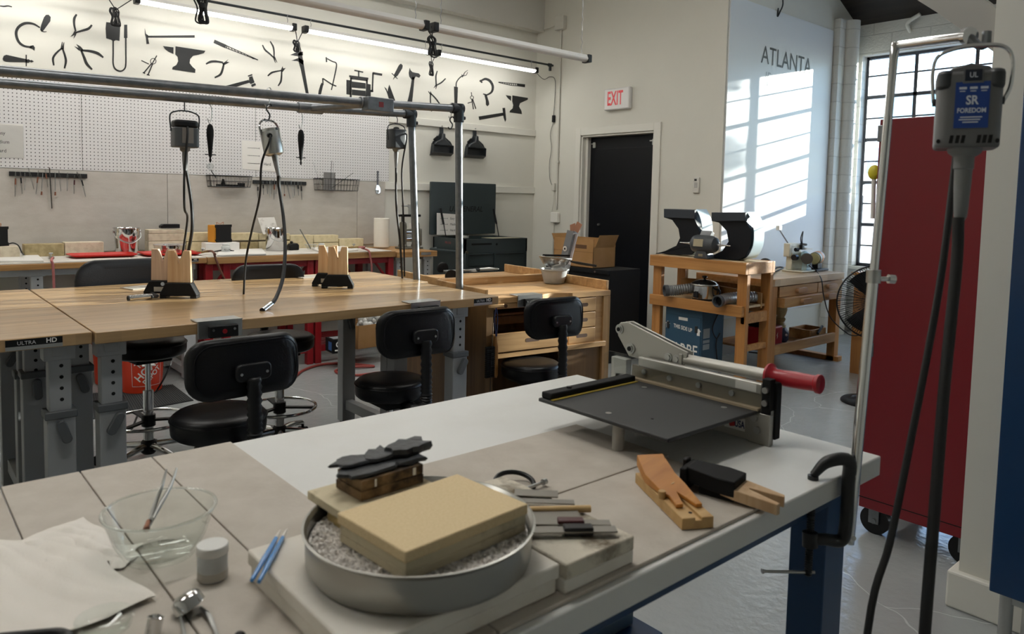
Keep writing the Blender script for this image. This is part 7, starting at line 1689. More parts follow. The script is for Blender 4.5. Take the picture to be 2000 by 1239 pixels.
# cement strips and sheets laid on the top
m_strip = mat('solder_cement', '#c3bbb0', 0.85, noise=(9, '#b2a99d', 0.4, 0.72, (1, 1, 1)), bump=(140, 0.15))
SH = 0.006
g3 = 'cement strips on the left of the bench'
edges = [-0.2, 0.146, 0.262, 0.380, 0.527]
lbs = ['cement strip at the far left under the paper towels', 'cement strip second from the left edge of the bench', 'cement strip under the glass bowl and white jar', 'wide cement strip bordering the bare white bench top']
for i in range(4):
    solo('cement_strip', MB().box(edges[i]+0.0012, edges[i+1]-0.0012, 0.618, 1.449, GZ+0.0003, GZ+SH), m_strip, lbs[i], 'board', g3, bevel=0.0012)
g4 = 'cement sheets on the front of the bench'
solo('cement_sheet', MB().box(0.529, 1.165, 0.861, 1.112, GZ+0.0003, GZ+SH), m_strip, 'cement sheet partly under the paper cutter', 'board', g4, bevel=0.0012)
solo('cement_sheet', MB().box(0.529, 1.152, 0.616, 0.857, GZ+0.0003, GZ+SH), m_strip, 'cement sheet along the front edge under the wooden bench pins', 'board', g4, bevel=0.0012)
ZB = GZ+SH
# slabs under the pan
m_slab = mat('soft_white_slab', '#e6e1d7', 0.85, noise=(7, '#d5cdc0', 0.4, 0.75), bump=(70, 0.2))
m_burn = mat('burnt_white_slab', '#d6cebd', 0.85, noise=(15, '#5d4e39', 0.46, 0.66), bump=(60, 0.3))
g5 = 'stacked soldering slabs on the bench'
solo('solder_slab', MB().box(0.352, 0.636, 0.634, 0.902, ZB+0.0004, ZB+0.0196), m_slab, 'lower white slab of the pair under the round pan', 'slab', g5, bevel=0.002)
solo('solder_slab', MB().box(0.349, 0.638, 0.630, 0.906, ZB+0.0200, ZB+0.040), m_slab, 'upper white slab carrying the round pan', 'slab', g5, bevel=0.003)
solo('solder_slab', MB().box(0.6415, 0.774, 0.624, 0.90, ZB+0.0004, ZB+0.0196), m_slab, 'lower slab under the burnt slab with the spatulas', 'slab', g5, bevel=0.002)
solo('solder_slab', MB().box(0.6415, 0.772, 0.622, 0.898, ZB+0.0200, ZB+0.040), m_burn, 'burnt stained slab carrying spatulas and knives', 'slab', g5, bevel=0.002)
ZS = ZB+0.0405
# annealing pan
pc = V((0.510, 0.752, ZS))
m_pansteel = mat('satin_pan', '#a9a8a2', 0.34, 1.0)
t = thing('annealing_pan', 'round satin steel pan filled with pale pumice pellets', 'pan', pc)
R_ = 0.141
part('pan', MB().lathe([(0.001, 0.0005), (R_-0.010, 0), (R_-0.004, 0.003), (R_-0.001, 0.010), (R_, 0.044), (R_+0.003, 0.047), (R_+0.004, 0.0495), (R_+0.001, 0.050), (R_-0.003, 0.046), (R_-0.004, 0.012), (R_-0.012, 0.004), (0.001, 0.003)], n=72), m_pansteel, t, smooth=40)
rr = random.Random(11)
pel = MB()
base_ico = [V(p).normalized() for p in ((1, 0, 0), (-1, 0, 0), (0, 1, 0), (0, -1, 0), (0, 0, 1), (0, 0, -1))]
octf = [(0, 2, 4), (2, 1, 4), (1, 3, 4), (3, 0, 4), (2, 0, 5), (1, 2, 5), (3, 1, 5), (0, 3, 5)]
for k in range(3600):
    a = rr.uniform(0, 2*PI); r = (R_-0.0085)*math.sqrt(rr.random())
    s = rr.uniform(0.0026, 0.0042); rot = Matrix.Rotation(rr.uniform(0, 6), 3, V((rr.random()-0.5, rr.random()-0.5, rr.random()-0.5)))
    c_ = V((r*math.cos(a), r*math.sin(a), 0.0335+rr.uniform(-0.0015, 0.002)))
    pel.add([c_+(rot @ v)*s*rr.uniform(0.8, 1.15) for v in base_ico], octf)
pel.join(MB().solid([(R_-0.005, 0.006), (R_-0.005, 0.0325)], n=48))
pel.v = [v+pc for v in pel.v]
solo('pumice_pellets', pel, mat('pumice', '#e6e1db', 0.9, noise=(140, '#a8a29b', 0.5, 0.66)), 'pale pumice pellets filling the round pan', 'pellets', smooth=0, kind='stuff')
# boards stacked in the pan
m_honey = mat('tan_solder_board', '#e3cca2', 0.8, noise=(300, '#dcc497', 0.4, 0.6))
m_ledge = mat('aged_board_edge', '#d2c5a6', 0.85, noise=(20, '#97866a', 0.55, 0.75), bump=(90, 0.2))
def rbox(cx, cy, w, d, z0, z1, a):
    M = Matrix.Translation((cx, cy, 0)) @ Matrix.Rotation(a, 4, 'Z')
    return MB().box(-w/2, w/2, -d/2, d/2, z0, z1).xf(M)
zg = ZS+0.0365
ang = math.radians(4)
g6 = 'solder boards stacked in the pan'
cx, cy = 0.512, 0.724
solo('solder_board', rbox(cx, cy, 0.186, 0.132, zg, zg+0.0108, ang), m_ledge, 'bottom aged board of the three stacked in the pan', 'board', g6, bevel=0.001)
solo('solder_board', rbox(cx, cy, 0.186, 0.132, zg+0.0112, zg+0.0222, ang), m_ledge, 'middle aged board of the three stacked in the pan', 'board', g6, bevel=0.001)
solo('solder_board', rbox(cx-0.0005, cy, 0.19, 0.136, zg+0.0226, zg+0.036, ang), m_honey, 'clean tan board on top of the stack in the pan', 'board', g6, bevel=0.0015)
solo('support_block', MB().box(0.432, 0.462, 0.806, 0.85, zg-0.002, zg+0.0125), mat('yellow_block', '#b19a67', 0.85), 'small yellowed block propping the rear board in the pan', 'block', bevel=0.001)
solo('solder_board', rbox(0.50, 0.845, 0.145, 0.105, zg+0.013, zg+0.0245, math.radians(2)), m_ledge, 'rear board under the charred block, propped over the pan rim', 'board', g6, bevel=0.001)
m_char = mat('charred_block', '#83694a', 0.9, noise=(26, '#33271b', 0.42, 0.62), bump=(80, 0.3))
zk = zg+0.0250
solo('charcoal_block', rbox(0.511, 0.852, 0.10, 0.062, zk, zk+0.0125, math.radians(3)), m_char, 'lower charred brown block under the slate pieces', 'block', 'charred blocks on the rear board', bevel=0.001)
b2 = solo('charcoal_block', rbox(0.512, 0.852, 0.098, 0.06, zk+0.0128, zk+0.026, math.radians(3)), m_char, 'upper charred block with two white nicks, slate on top', 'block', 'charred blocks on the rear board', bevel=0.001)
for u in (0.012, 0.075):
    c_ = V((0.470+u, 0.8205+u*0.05, zk+0.014))
    part('white_nick', MB().box(c_.x, c_.x+0.005, c_.y-0.0006, c_.y+0.001, c_.z, c_.z+0.010), m_whiteink, b2, w=True)
m_slate = mat('black_slate', '#26282b', 0.5, noise=(40, '#3a3d42', 0.4, 0.7), bump=(110, 0.35))
rs = random.Random(4)
def slate(cx, cy, z, w, d, h, a, label, tilt=0):
    n = 17; o = []
    for k in range(n):
        an = 2*PI*k/n; q = rs.uniform(0.66, 1.15); o.append((w/2*math.cos(an)*q, d/2*math.sin(an)*q))
    m_ = MB(); vs = []
    for zz, s in ((0, 0.9), (h*0.4, 1.0), (h, 0.93)): vs += [V((p[0]*s+rs.uniform(-0.001, 0.001), p[1]*s, zz+rs.uniform(-0.0006, 0.0006))) for p in o]
    fs = [tuple(range(n-1, -1, -1)), tuple(range(2*n, 3*n))]
    for i in range(2): fs += [(i*n+k, i*n+(k+1) % n, (i+1)*n+(k+1) % n, (i+1)*n+k) for k in range(n)]
    m_.add(vs, fs); m_.xf(Matrix.Translation((cx, cy, z)) @ Matrix.Rotation(a, 4, 'Z') @ Matrix.Rotation(tilt, 4, 'Y'))
    solo('slate_piece', m_, m_slate, label, 'slate', 'black slate pieces on the charred block', smooth=0)
zk2 = zk+0.0268
slate(0.485, 0.842, zk2, 0.085, 0.05, 0.006, 0.1, 'flat black slate piece at the left front of the pile')
slate(0.548, 0.85, zk2, 0.075, 0.055, 0.006, 0.3, 'flat black slate piece at the right front of the pile')
slate(0.478, 0.868, zk2+0.0068, 0.07, 0.036, 0.005, -0.1, 'thin black slate piece on the left of the pile')
slate(0.520, 0.868, zk2+0.0068, 0.06, 0.04, 0.006, 0.5, 'black slate piece in the middle of the pile')
slate(0.562, 0.862, zk2+0.0068, 0.075, 0.05, 0.011, 0.2, 'thick black slate piece topmost at the right of the pile')

# tools on the burnt slab
ZT = ZB+0.0406
m_bladed = mat('worn_blade', '#8b8780', 0.38, 0.85)
def knife(p0, p1, label, col, handle=(0.0, 0.38), bl=0.012, lift=0.0, name='spatula'):
    a, b = PZ(*p0, ZT+0.005+lift), PZ(*p1, ZT+0.005+lift)
    t = thing(name, label, 'tool', a, group='spatulas and knives on the burnt slab')
    h0, h1 = a.lerp(b, handle[0]), a.lerp(b, handle[1])
    part('blade', MB().bar(a, b, bl*1.55, 0.002, up=(0, 0, 1)), m_bladed, t, w=True, bevel=0.0005)
    if col: 
        g_ = part('handle', MB().bar(h0, h1, bl*1.45, 0.011, up=(0, 0, 1)), col, t, w=True, bevel=0.002)
        d = (h1-h0)
        for u in (0.15, 0.85): part('rivet', MB().cyl(h0+d*u+V((0, 0, 0.004)), h0+d*u+V((0, 0, 0.0052)), 0.002, n=8), m_steel, g_, w=True)
    return t
knife((1005, 962), (1090, 966), 'plain grey spatula at the back of the burnt slab', None, bl=0.016)
knife((1010, 978), (1122, 982), 'dark edged knife just behind the wooden dowel', None, bl=0.010, lift=0.002)
a, b = PZ(1020, 997, ZT+0.006), PZ(1154, 994, ZT+0.006)
t = thing('dowel', 'pale wooden dowel among the spatulas', 'dowel', a, group='spatulas and knives on the burnt slab')
part('rod', MB().cyl(a, b, 0.0052, n=16), wood('dowel_wood', '#d2b27e', '#c29f69', axis='x', rough=0.5), t, w=True, bevel=0.001)
knife((1015, 1009), (1132, 1006), 'broad grey blade just in front of the dowel', None, bl=0.018)
knife((1030, 1020), (1192, 1022), 'long spatula with a dark red handle', mat('dark_red_wood', '#4a1c1f', 0.4), handle=(0.36, 0.68), bl=0.011, lift=0.002)
knife((1025, 1036), (1204, 1034), 'long spatula with a riveted black handle, nearest the viewer', m_black, handle=(0.42, 0.74), bl=0.012, lift=0.003)
c = PZ(1005, 948, ZB+0.004)
t = thing('ring_tool', 'black hoop shaped tool lying behind the spatulas', 'tool', c)
part('hoop', MB().tube([c+V((0.036*math.cos(a), 0.03*math.sin(a), 0.004+0.008*math.sin(a))) for a in [2*PI*k/28 for k in range(28)]], 0.0042, n=8, sub=1, closed=True), m_black, t, w=True)
part('rod', MB().cyl(c+V((-0.03, -0.032, 0.004)), c+V((0.04, -0.028, 0.004)), 0.003).cyl(c+V((0.04, -0.028, 0.004)), c+V((0.048, -0.0275, 0.004)), 0.0052), m_steel, t, w=True)

# wooden bench pin on its board
d = V((-0.088, -0.16, 0)).normalized(); n_ = V((-d.y, d.x, 0))
bp0 = V((1.033, 0.850, 0))+n_*0.0
t = thing('bench_pin', 'orange wooden bench pin wedge clamped on a pale grooved board', 'bench pin', (0.99, 0.76, ZB))
L_, w_ = 0.19, 0.052
o = PZ(1241, 922, ZB+0.02); o.z = ZB+0.0005
m_pine = wood('pale_pine', '#c6a169', '#b08a52', '#d0ae79', axis='x', rough=0.5)
prof = [(0, 0), (w_, 0), (w_, 0.018), (w_*0.62, 0.018), (w_*0.62, 0.013), (w_*0.42, 0.013), (w_*0.42, 0.018), (0, 0.018)]
part('board', MB().prism(prof, o, n_, V((0, 0, 1)), d*L_), m_pine, t, w=True, bevel=0.001)
m_pinor = wood('orange_pin_wood', '#c6853a', '#ad6c28', '#d29548', axis='x', rough=0.45)
zt_ = o.z+0.019
P = lambda u, v, z: o+n_*v+d*u+V((0, 0, z))
top = [(0.0, 0.002), (0.0, w_-0.002), (0.05, w_), (0.085, w_+0.003), (0.158, w_*0.93), (0.158, w_*0.74), (0.108, w_*0.56), (0.155, w_*0.34), (0.155, w_*0.12), (0.118, w_*0.20), (0.104, 0.004), (0.05, -0.003)]
m_ = MB(); nn = len(top)
hz = lambda u: 0.021+0.013*max(0, (0.06-u)/0.06)+0.012*max(0, (0.11-u)/0.11)
hb = lambda u: 0.019+0.012*max(0, (0.045-u)/0.045)
vs = [P(u, v, hb(u)) for u, v in top]+[P(u, v, hz(u)+0.004) for u, v in top]
m_.add(vs, [tuple(range(nn-1, -1, -1)), tuple(range(nn, 2*nn))]+[(k, (k+1) % nn, nn+(k+1) % nn, nn+k) for k in range(nn)])
part('pin', m_, m_pinor, t, w=True, bevel=0.001)
part('worn_patch', MB().cyl(P(0.075, w_*0.5, hz(0.075)+0.0042), P(0.075, w_*0.5, hz(0.075)+0.0048), 0.012, n=18), m_pine, t, w=True)
part('peg', MB().cyl(P(0.112, w_*0.02, 0.018), P(0.112, w_*0.02, 0.030), 0.006, n=12), m_pine, t, w=True)
part('hole', MB().cyl(P(0.172, w_*0.42, 0.0178), P(0.172, w_*0.42, 0.0185), 0.003, n=10), m_hole, t, w=True)
# forked pin in a black clamp
a, b = PZ(1352, 928, ZB+0.022), PZ(1512, 968, ZB+0.022)
d = (b-a); d.z = 0; L_ = d.length; d.normalize(); n_ = V((-d.y, d.x, 0))
t = thing('bench_pin', 'forked wooden bench pin held in a black clamp, lying at the bench edge', 'bench pin', (a.x, a.y, ZB))
P2 = lambda u, v, z: V((a.x, a.y, ZB))+d*u+n_*v+V((0, 0, z))
def slab(poly, z0, z1, tilt=0):
    nn = len(poly); vs = [P2(u, v, z0-tilt*u) for u, v in poly]+[P2(u, v, z1-tilt*u) for u, v in poly]
    return MB().add(vs, [tuple(range(nn-1, -1, -1)), tuple(range(nn, 2*nn))]+[(k, (k+1) % nn, nn+(k+1) % nn, nn+k) for k in range(nn)])
w = 0.032
part('clamp', slab([(-0.002, -w*0.72), (0.055, -w), (0.085, -w*0.92), (0.085, w*0.92), (0.055, w*1.02), (-0.002, w*0.72)], 0.0165, 0.043, 0.06), m_blackmat, t, w=True, bevel=0.002)
part('clamp_plate', slab([(-0.012, -w*0.9), (0.0, -w*0.9), (0.0, w*0.9), (-0.012, w*0.9)], 0.0005, 0.040), m_blackmat, t, w=True, bevel=0.002)
part('knob', slab([(-0.022, w*0.2), (-0.012, w*0.2), (-0.012, w*0.8), (-0.022, w*0.8)], 0.012, 0.045), m_black, t, w=True, bevel=0.003)
part('pin', slab([(0.06, -w*0.86), (0.09, -w*0.92), (L_+0.012, -w*0.72), (L_+0.014, -w*0.42), (0.100, -w*0.06), (0.100, w*0.04), (L_+0.012, w*0.50), (L_+0.010, w*0.80), (0.09, w*0.92), (0.06, w*0.86)], 0.018, 0.036, 0.125), m_pinwood, t, w=True, bevel=0.001)
part('rest_foot', slab([(0.02, -w*0.6), (0.08, -w*0.6), (0.08, w*0.6), (0.02, w*0.6)], 0.0005, 0.017), m_blackmat, t, w=True)

# ------------------------------------------------------------------ sheet metal cutter
t = thing('paper_cutter', 'lever cutter with a black table, clear guard and red grip', 'paper cutter', (1.25, 0.98, GZ))
PT = 1.012
part('table', MB().prism([(1.083, 0.803), (1.388, 0.803), (1.388, 1.15), (1.083, 1.15)], (0, 0, PT), (1, 0, 0), (0, 1, 0), (0, 0, 0.008)), mat('black_laminate', '#292a2b', 0.5), t, w=True, bevel=0.002)
dots = MB()
for x, y in ((1.12, 0.98), (1.16, 0.90), (1.345, 1.07), (1.35, 0.86)): part('table_screw', MB().cyl((x, y, PT+0.008), (x, y, PT+0.0086), 0.0065 if x != 1.16 else 0.003, n=14), m_steel if x != 1.16 else m_hole, t, w=True)
part('foot', MB().cyl((1.112, 0.945, ZB+0.0005), (1.112, 0.945, PT), 0.0125, n=20), mat('grey_post', '#a29e97', 0.5), t, w=True)
part('fence', MB().box(1.09, 1.372, 1.118, 1.148, PT+0.0082, PT+0.022), m_blackmat, t, w=True, bevel=0.003)
part('ruler', MB().box(1.09, 1.372, 1.110, 1.1185, PT+0.0082, PT+0.0098), mat('yellow_rule', '#b09a3e', 0.4), t, w=True)
part('fence_screw', MB().cyl((1.16, 1.133, PT+0.022), (1.16, 1.133, PT+0.025), 0.006, n=12), m_black, t, w=True)
RX_ = 1.392
part('rail', MB().box(RX_, RX_+0.012, 0.775, 1.20, GZ+0.0006, PT+0.012), m_alu, t, w=True, bevel=0.001)
st = part('flag_sticker', MB().box(RX_-0.0008, RX_, 0.834, 0.884, 0.966, 0.993), m_whiteink, t, w=True)
part('flag_blue', MB().prism([(0, 0), (0.014, -0.002), (0.012, -0.013), (-0.002, -0.010)], (RX_-0.0014, 0.880, 0.991), (0, -1, 0), (0, 0, 1), (0.0005, 0, 0)), mat('flag_blue', '#27346a', 0.5), st, w=True)
part('flag_red', MB().prism([(0.006, -0.012), (0.022, -0.006), (0.022, -0.018), (0.010, -0.021)], (RX_-0.0014, 0.880, 0.991), (0, -1, 0), (0, 0, 1), (0.0005, 0, 0)), mat('flag_red', '#b8303a', 0.5), st, w=True)
part('lettering', textmb('USA', 0.021, (RX_-0.0011, 0.8465, 0.979), (0, -1, 0), (0, 0, 1), 0.0004, sx=0.62, bold=0.03), mat('flag_blue', '#27346a', 0.5), st, w=True)
part('pressure_bar', MB().box(RX_+0.001, RX_+0.016, 0.80, 1.13, PT+0.040, PT+0.064), m_alu, t, w=True, bevel=0.003)
part('bar_plate', MB().box(RX_+0.004, RX_+0.016, 0.80, 1.15, PT+0.012, PT+0.040), mat('plate_tan', '#8a8273', 0.4, 0.5), t, w=True)
part('wood_strip', MB().box(RX_-0.012, RX_+0.003, 0.80, 1.15, PT+0.0082, PT+0.013), mat('strip_tan', '#a3937a', 0.6), t, w=True)
for y in (1.11, 1.035, 0.955, 0.87):
    part('bolt', MB().cyl((RX_-0.002, y, PT+0.030), (RX_+0.006, y, PT+0.030), 0.0062, n=14), m_steel, t, w=True)
part('guard', MB().box(RX_-0.006, RX_-0.0035, 0.797, 1.20, PT+0.008, PT+0.060), glass('acrylic', '#fafbfb', 0.02, 0.02), t, w=True)
part('guard', MB().prism([(1.15, 0.985), (1.235, 0.985), (1.235, 1.065), (1.22, 1.075), (1.15, 1.075)], (RX_-0.003, 0, 0), (0, 1, 0), (0, 0, 1), (0.003, 0, 0)), glass('acrylic', '#fafbfb', 0.02, 0.02), t, w=True)
part('name_label', MB().box(RX_+0.0002, RX_+0.001, 0.812, 0.862, PT+0.044, PT+0.060), m_paper, t, w=True)
part('front_block', MB().box(RX_-0.006, RX_+0.014, 0.776, 0.796, PT-0.035, PT+0.078).box(RX_+0.010, RX_+0.03, 0.77, 0.80, PT-0.05, PT+0.07), m_blackmat, t, w=True, bevel=0.002)
part('front_bracket', MB().box(RX_-0.007, RX_+0.006, 0.774, 0.822, GZ+0.0006, PT+0.004), m_alu, t, w=True, bevel=0.001)
for z in (PT+0.055, PT+0.028): part('bolt', MB().cyl((RX_-0.012, 0.786, z), (RX_-0.005, 0.786, z), 0.0065, n=14), m_steel, t, w=True)
for y, z in ((0.808, PT-0.008), (0.80, PT-0.032)): part('bolt', MB().cyl((RX_-0.013, y, z), (RX_-0.006, y, z), 0.0075, n=14), m_steel, t, w=True)
part('rear_block', MB().box(RX_, RX_+0.02, 1.165, 1.215, GZ+0.0006, PT+0.05), m_alu, t, w=True, bevel=0.002)
# lever: two cheek plates, tube and grip
AX = 1.42
ck = [PX(x, y, AX) for x, y in ((1204, 638), (1212, 630), (1226, 629), (1343, 689), (1339, 712), (1332, 717), (1264, 705), (1228, 696), (1207, 656))]
for i, dx in enumerate((0.0, 0.018)):
    part('cheek_plate', MB().prism([(p.y, p.z) for p in ck], (AX+dx, 0, 0), (0, 1, 0), (0, 0, 1), (0.006, 0, 0)), m_alu, t, w=True, bevel=0.0015)
part('spacer', MB().prism([(p.y, p.z) for p in [PX(x, y, AX) for x, y in ((1230, 645), (1338, 695), (1334, 712), (1262, 700), (1235, 690))]], (AX+0.006, 0, 0), (0, 1, 0), (0, 0, 1), (0.012, 0, 0)), mat('spacer_dark', '#5b5953', 0.5, 0.5), t, w=True)
for x, y, r in ((1211, 643, 0.0085), (1232, 681, 0.0095), (1306, 698, 0.0075), (1322, 702, 0.0075)):
    p = PX(x, y, AX); b_ = part('bolt', MB().cyl(p+V((-0.006, 0, 0)), p+V((0.026, 0, 0)), r, n=6).cyl(p+V((-0.003, 0, 0)), p+V((0, 0, 0)), r*1.45, n=22), m_steel, t, w=True)
    if r > 0.008: part('bolt_socket', MB().cyl(p+V((-0.0075, 0, 0)), p+V((-0.006, 0, 0)), r*0.62, n=12), m_hole, b_, w=True)
a, b = PX(1334, 702, AX+0.012), PX(1510, 736, AX+0.012)
part('lever_tube', MB().cyl(a, b, 0.0135, n=26), m_alu, t, w=True)
part('tube_block', MB().bar(a.lerp(b, -0.01), a.lerp(b, 0.035), 0.032, 0.03), m_alu, t, w=True, bevel=0.002)
e = PX(1604, 752, AX+0.012); dd = (e-b).normalized(); b2_ = PX(1502, 734, AX+0.012)
LL = (e-b2_).length
part('grip', MB().solid([(0.014, -0.003), (0.026, 0.0), (0.027, 0.005), (0.020, 0.010), (0.0165, 0.018), (0.0175, LL*0.5), (0.0165, LL*0.82), (0.0165, LL*0.9), (0.0195, LL*0.93), (0.0195, LL*0.985), (0.016, LL)], b2_, dd, n=30), mat('grip_red', '#a31626', 0.35), t, w=True, smooth=40)

# ------------------------------------------------------------------ flex shaft stand clamped to the bench corner
t = thing('motor_stand', 'chrome upright with a black screw clamp at the bench corner', 'stand', (1.40, 0.58, 0.80))
SD = 1.36
rod_lo, rod_mid, rod_hi = PD(1657, 1062, SD), PD(1706, 540, SD), PD(1747, 98, SD)
part('rod', MB().cyl(rod_lo, rod_mid, 0.0098, n=20), m_chrome, t, w=True)
part('rod', MB().tube([rod_mid, rod_mid.lerp(rod_hi, 0.5), rod_hi.lerp(rod_mid, 0.03), PD(1752, 90, SD), PD(1764, 87, 1.345), PD(1830, 78, 1.24), PD(1893, 70, 1.16)], 0.0078, n=14, sub=4), m_chrome, t, w=True)
part('rod_collar', MB().cyl(rod_mid-V((0, 0, 0.012)), rod_mid+V((0, 0, 0.012)), 0.0125, n=20), m_steel, t, w=True)
part('thumb_screw', MB().cyl(PD(1711, 545, SD), PD(1735, 545, SD), 0.0045).cyl(PD(1735, 545, SD), PD(1747, 546, SD), 0.0085), m_chrome, t, w=True)
part('end_cap', MB().cyl(PD(1887, 71, 1.165), PD(1896, 70, 1.155), 0.0135, n=20), m_chrome, t, w=True)
part('hook', MB().tube([PD(1893, 72, 1.16), PD(1903, 82, 1.155), PD(1913, 90, 1.15), PD(1925, 86, 1.15), PD(1928, 62, 1.15)], 0.0065, n=8), m_galv, t, w=True)
m_clamp = mat('clamp_black', '#141517', 0.4)
jt = PZ(1588, 933, GZ+0.004); jz = V((0, 0, 1))
bodyt = PD(1656, 915, SD-0.005); bodyb = PD(1650, 1060, SD-0.005)
part('frame', MB().tube([V((jt.x, jt.y, GZ+0.008)), V((jt.x, jt.y, GZ+0.008)).lerp(bodyt, 0.4)+V((0, 0, 0.020)), bodyt+V((0, 0, 0.014)), bodyt+V((0, -0.002, -0.03)), bodyb+V((0, 0, 0.03)), bodyb+V((-0.004, 0.006, 0.003)), PD(1610, 1054, SD-0.01), PD(1578, 1054, SD-0.01)], [0.0072, 0.011, 0.0125, 0.0115, 0.0115, 0.012, 0.0105, 0.0105], n=12, sub=6), m_clamp, t, w=True)
part('jaw_pad', MB().cyl((jt.x, jt.y, GZ+0.0005), (jt.x, jt.y, GZ+0.008), 0.0095, n=16), m_clamp, t, w=True)
sx = V((jt.x, jt.y, 0)); zlo = 0.80
s0, s1 = PD(1584, 1132, SD-0.012), PD(1584, 1000, SD-0.012)
s0 = V((jt.x, jt.y, s0.z)); s1 = V((jt.x, jt.y, GZ-0.041))
part('boss', MB().cyl(PD(1582, 1068, SD-0.012), PD(1582, 1040, SD-0.012), 0.0135, n=18), m_clamp, t, w=True)
sp = [s0+(s1-s0)*(i/60) for i in range(61)]
part('screw', MB().tube(sp, [0.0062+(0.0012 if i % 2 else -0.0008) for i in range(61)], n=12, sub=1), m_darkiron, t, w=True, smooth=60)
part('screw_pad', MB().cyl(s1-V((0, 0, 0.008)), s1, 0.011, n=16), m_darkiron, t, w=True)
hb_ = s0+V((0, 0, 0.006))
part('tommy_bar', MB().cyl(hb_, hb_-c_r*0.082+V((0, 0, 0.002)), 0.003, n=10).cyl(hb_-c_r*0.082+V((0, 0, 0.002)), hb_-c_r*0.086+V((0, 0, 0.002)), 0.0045, n=10).cyl(hb_, hb_+c_r*0.012, 0.003, n=10), m_steel, t, w=True)
for yy in (930, 1052): part('rivet', MB().cyl(PD(1668, yy, SD-0.012), PD(1668, yy, SD-0.006), 0.004, n=10), m_steel, t, w=True)

# foreground flex shaft motor: local frame facing the viewer
fx = V((math.cos(YAW), -math.sin(YAW), 0)); fy = V((math.sin(YAW), math.cos(YAW), 0))
mc = PD(1889, 214, 1.15)
MM = Matrix.Translation(mc) @ Matrix.Rotation(math.atan2(-mc.x, mc.y)+0.06, 4, 'Z') @ Matrix.Diagonal((0.81, 1, 1, 1))
t = thing('flex_shaft_motor', 'large grey flex shaft motor with a blue label hanging in front', 'motor', M=MM)
m_cast2 = mat('motor_cast_grey', '#6d6e6f', 0.42, 0.25)
W_, H_, D_ = 0.0535, 0.0615, 0.045
part('body', MB().prism(rrect(2*W_, 2*D_, 0.02, 6), (0, 0, -H_), (1, 0, 0), (0, 1, 0), (0, 0, 2*H_*0.93)), m_cast2, t, bevel=0.005, smooth=40)
for s in (-1, 1): part('corner_cap', MB().prism(rrect(0.03, 2*D_+0.004, 0.014, 5, cx=s*(W_-0.0135)), (0, 0, H_*0.42), (1, 0, 0), (0, 1, 0), (0, 0, H_*0.48)), m_mdark, t, bevel=0.006)
part('top_rib', MB().prism([(-0.04, 0), (-0.03, 0.009), (-0.012, 0.012), (0.0, 0.015), (0.012, 0.012), (0.03, 0.009), (0.04, 0)], (0, -0.03, H_*0.85), (1, 0, 0), (0, 0, 1), (0, 0.06, 0)), m_cast2, t, bevel=0.003)
lb = part('label', MB().box(-0.024, 0.031, -D_-0.0012, -D_, -0.033, 0.036), mat('label_blue', '#183f8c', 0.35), t)
part('badge_frame', MB().box(-0.013, 0.020, -D_-0.002, -D_, 0.034, 0.057), m_cast2, lb)
part('badge', MB().box(-0.010, 0.017, -D_-0.0028, -D_-0.002, 0.037, 0.054), mat('badge_navy', '#0f1a2c', 0.3), lb)
mi = mat('label_ink', '#d5dbe6', 0.5)
part('lettering', textmb('UL', 0.011, (0.0035, -D_-0.0029, 0.0455), (1, 0, 0), (0, 0, 1), 0.0003, bold=0.01), mi, lb)
part('lettering', textmb('SR', 0.0185, (0.0035, -D_-0.0014, 0.008), (1, 0, 0), (0, 0, 1), 0.0003, bold=0.025), mi, lb)
part('lettering', textmb('FOREDOM', 0.0098, (0.0035, -D_-0.0014, -0.007), (1, 0, 0), (0, 0, 1), 0.0003, bold=0.025), mi, lb)
sm = MB()
for k, z in enumerate((-0.0175, -0.0212, -0.025)): sm.box(-0.014-(0.002*k if k < 2 else -0.004), 0.021-(0.003*k), -D_-0.0016, -D_-0.0013, z, z+0.0016)
for x in (-0.018, -0.001, 0.016): sm.box(x, x+0.012, -D_-0.0016, -D_-0.0013, 0.025, 0.0285).box(x+0.001, x+0.010, -D_-0.0016, -D_-0.0013, 0.0215, 0.0228)
part('small_print', sm, mi, lb)
vt = MB()
for x in (-0.030, -0.020, -0.011, 0.014, 0.023, 0.032):
    vt.prism([(0, 0), (0.006, 0), (0.008, 0.012), (0.002, 0.012)], (x, -D_-0.0006, -H_+0.006), (1, 0, 0), (0, 0, 1), (0, 0.002, 0))
part('vents', vt, m_hole, t)
for s in (-1, 1):
    part('foot_screw', MB().cyl((s*0.047, -D_-0.002, -H_+0.009), (s*0.047, -D_+0.002, -H_+0.009), 0.0035, n=10), m_black, t)
    part('pivot', MB().cyl((s*(W_-0.002), 0, 0.012), (s*(W_+0.006), 0, 0.012), 0.006, n=14), m_mdark, t)
part('nose', MB().solid([(0.03, -H_), (0.028, -H_-0.006), (0.022, -H_-0.010), (0.0175, -H_-0.012), (0.0175, -H_-0.030), (0.0155, -H_-0.032), (0.0145, -H_-0.06), (0.0115, -H_-0.105), (0.0075, -H_-0.112)], n=24), m_boot, t, smooth=40)
part('bail', MB().tube([(W_+0.004, 0, 0.012), (W_+0.014, 0, 0.035), (W_+0.014, 0, 0.075), (W_-0.002, 0, 0.094), (0.012, 0, 0.098), (-0.02, 0, 0.096), (-W_, 0, 0.085), (-W_-0.008, 0, 0.06), (-W_-0.006, 0, 0.03), (-W_-0.004, 0, 0.012)], 0.0034, n=9, sub=6), m_chrome, t)
inv = MM.inverted()
pw = [PD(1872, 425, 1.15), PD(1868, 520, 1.15), PD(1845, 750, 1.14), PD(1825, 1000, 1.13), PD(1806, 1239, 1.12)]
pw.append(V((pw[-1].x-0.01, pw[-1].y, 0.35))); pw.append(V((pw[-1].x-0.02, pw[-1].y+0.05, 0.02)))
part('shaft', MB().tube(pw, 0.0085, n=12), m_cable, t, w=True)
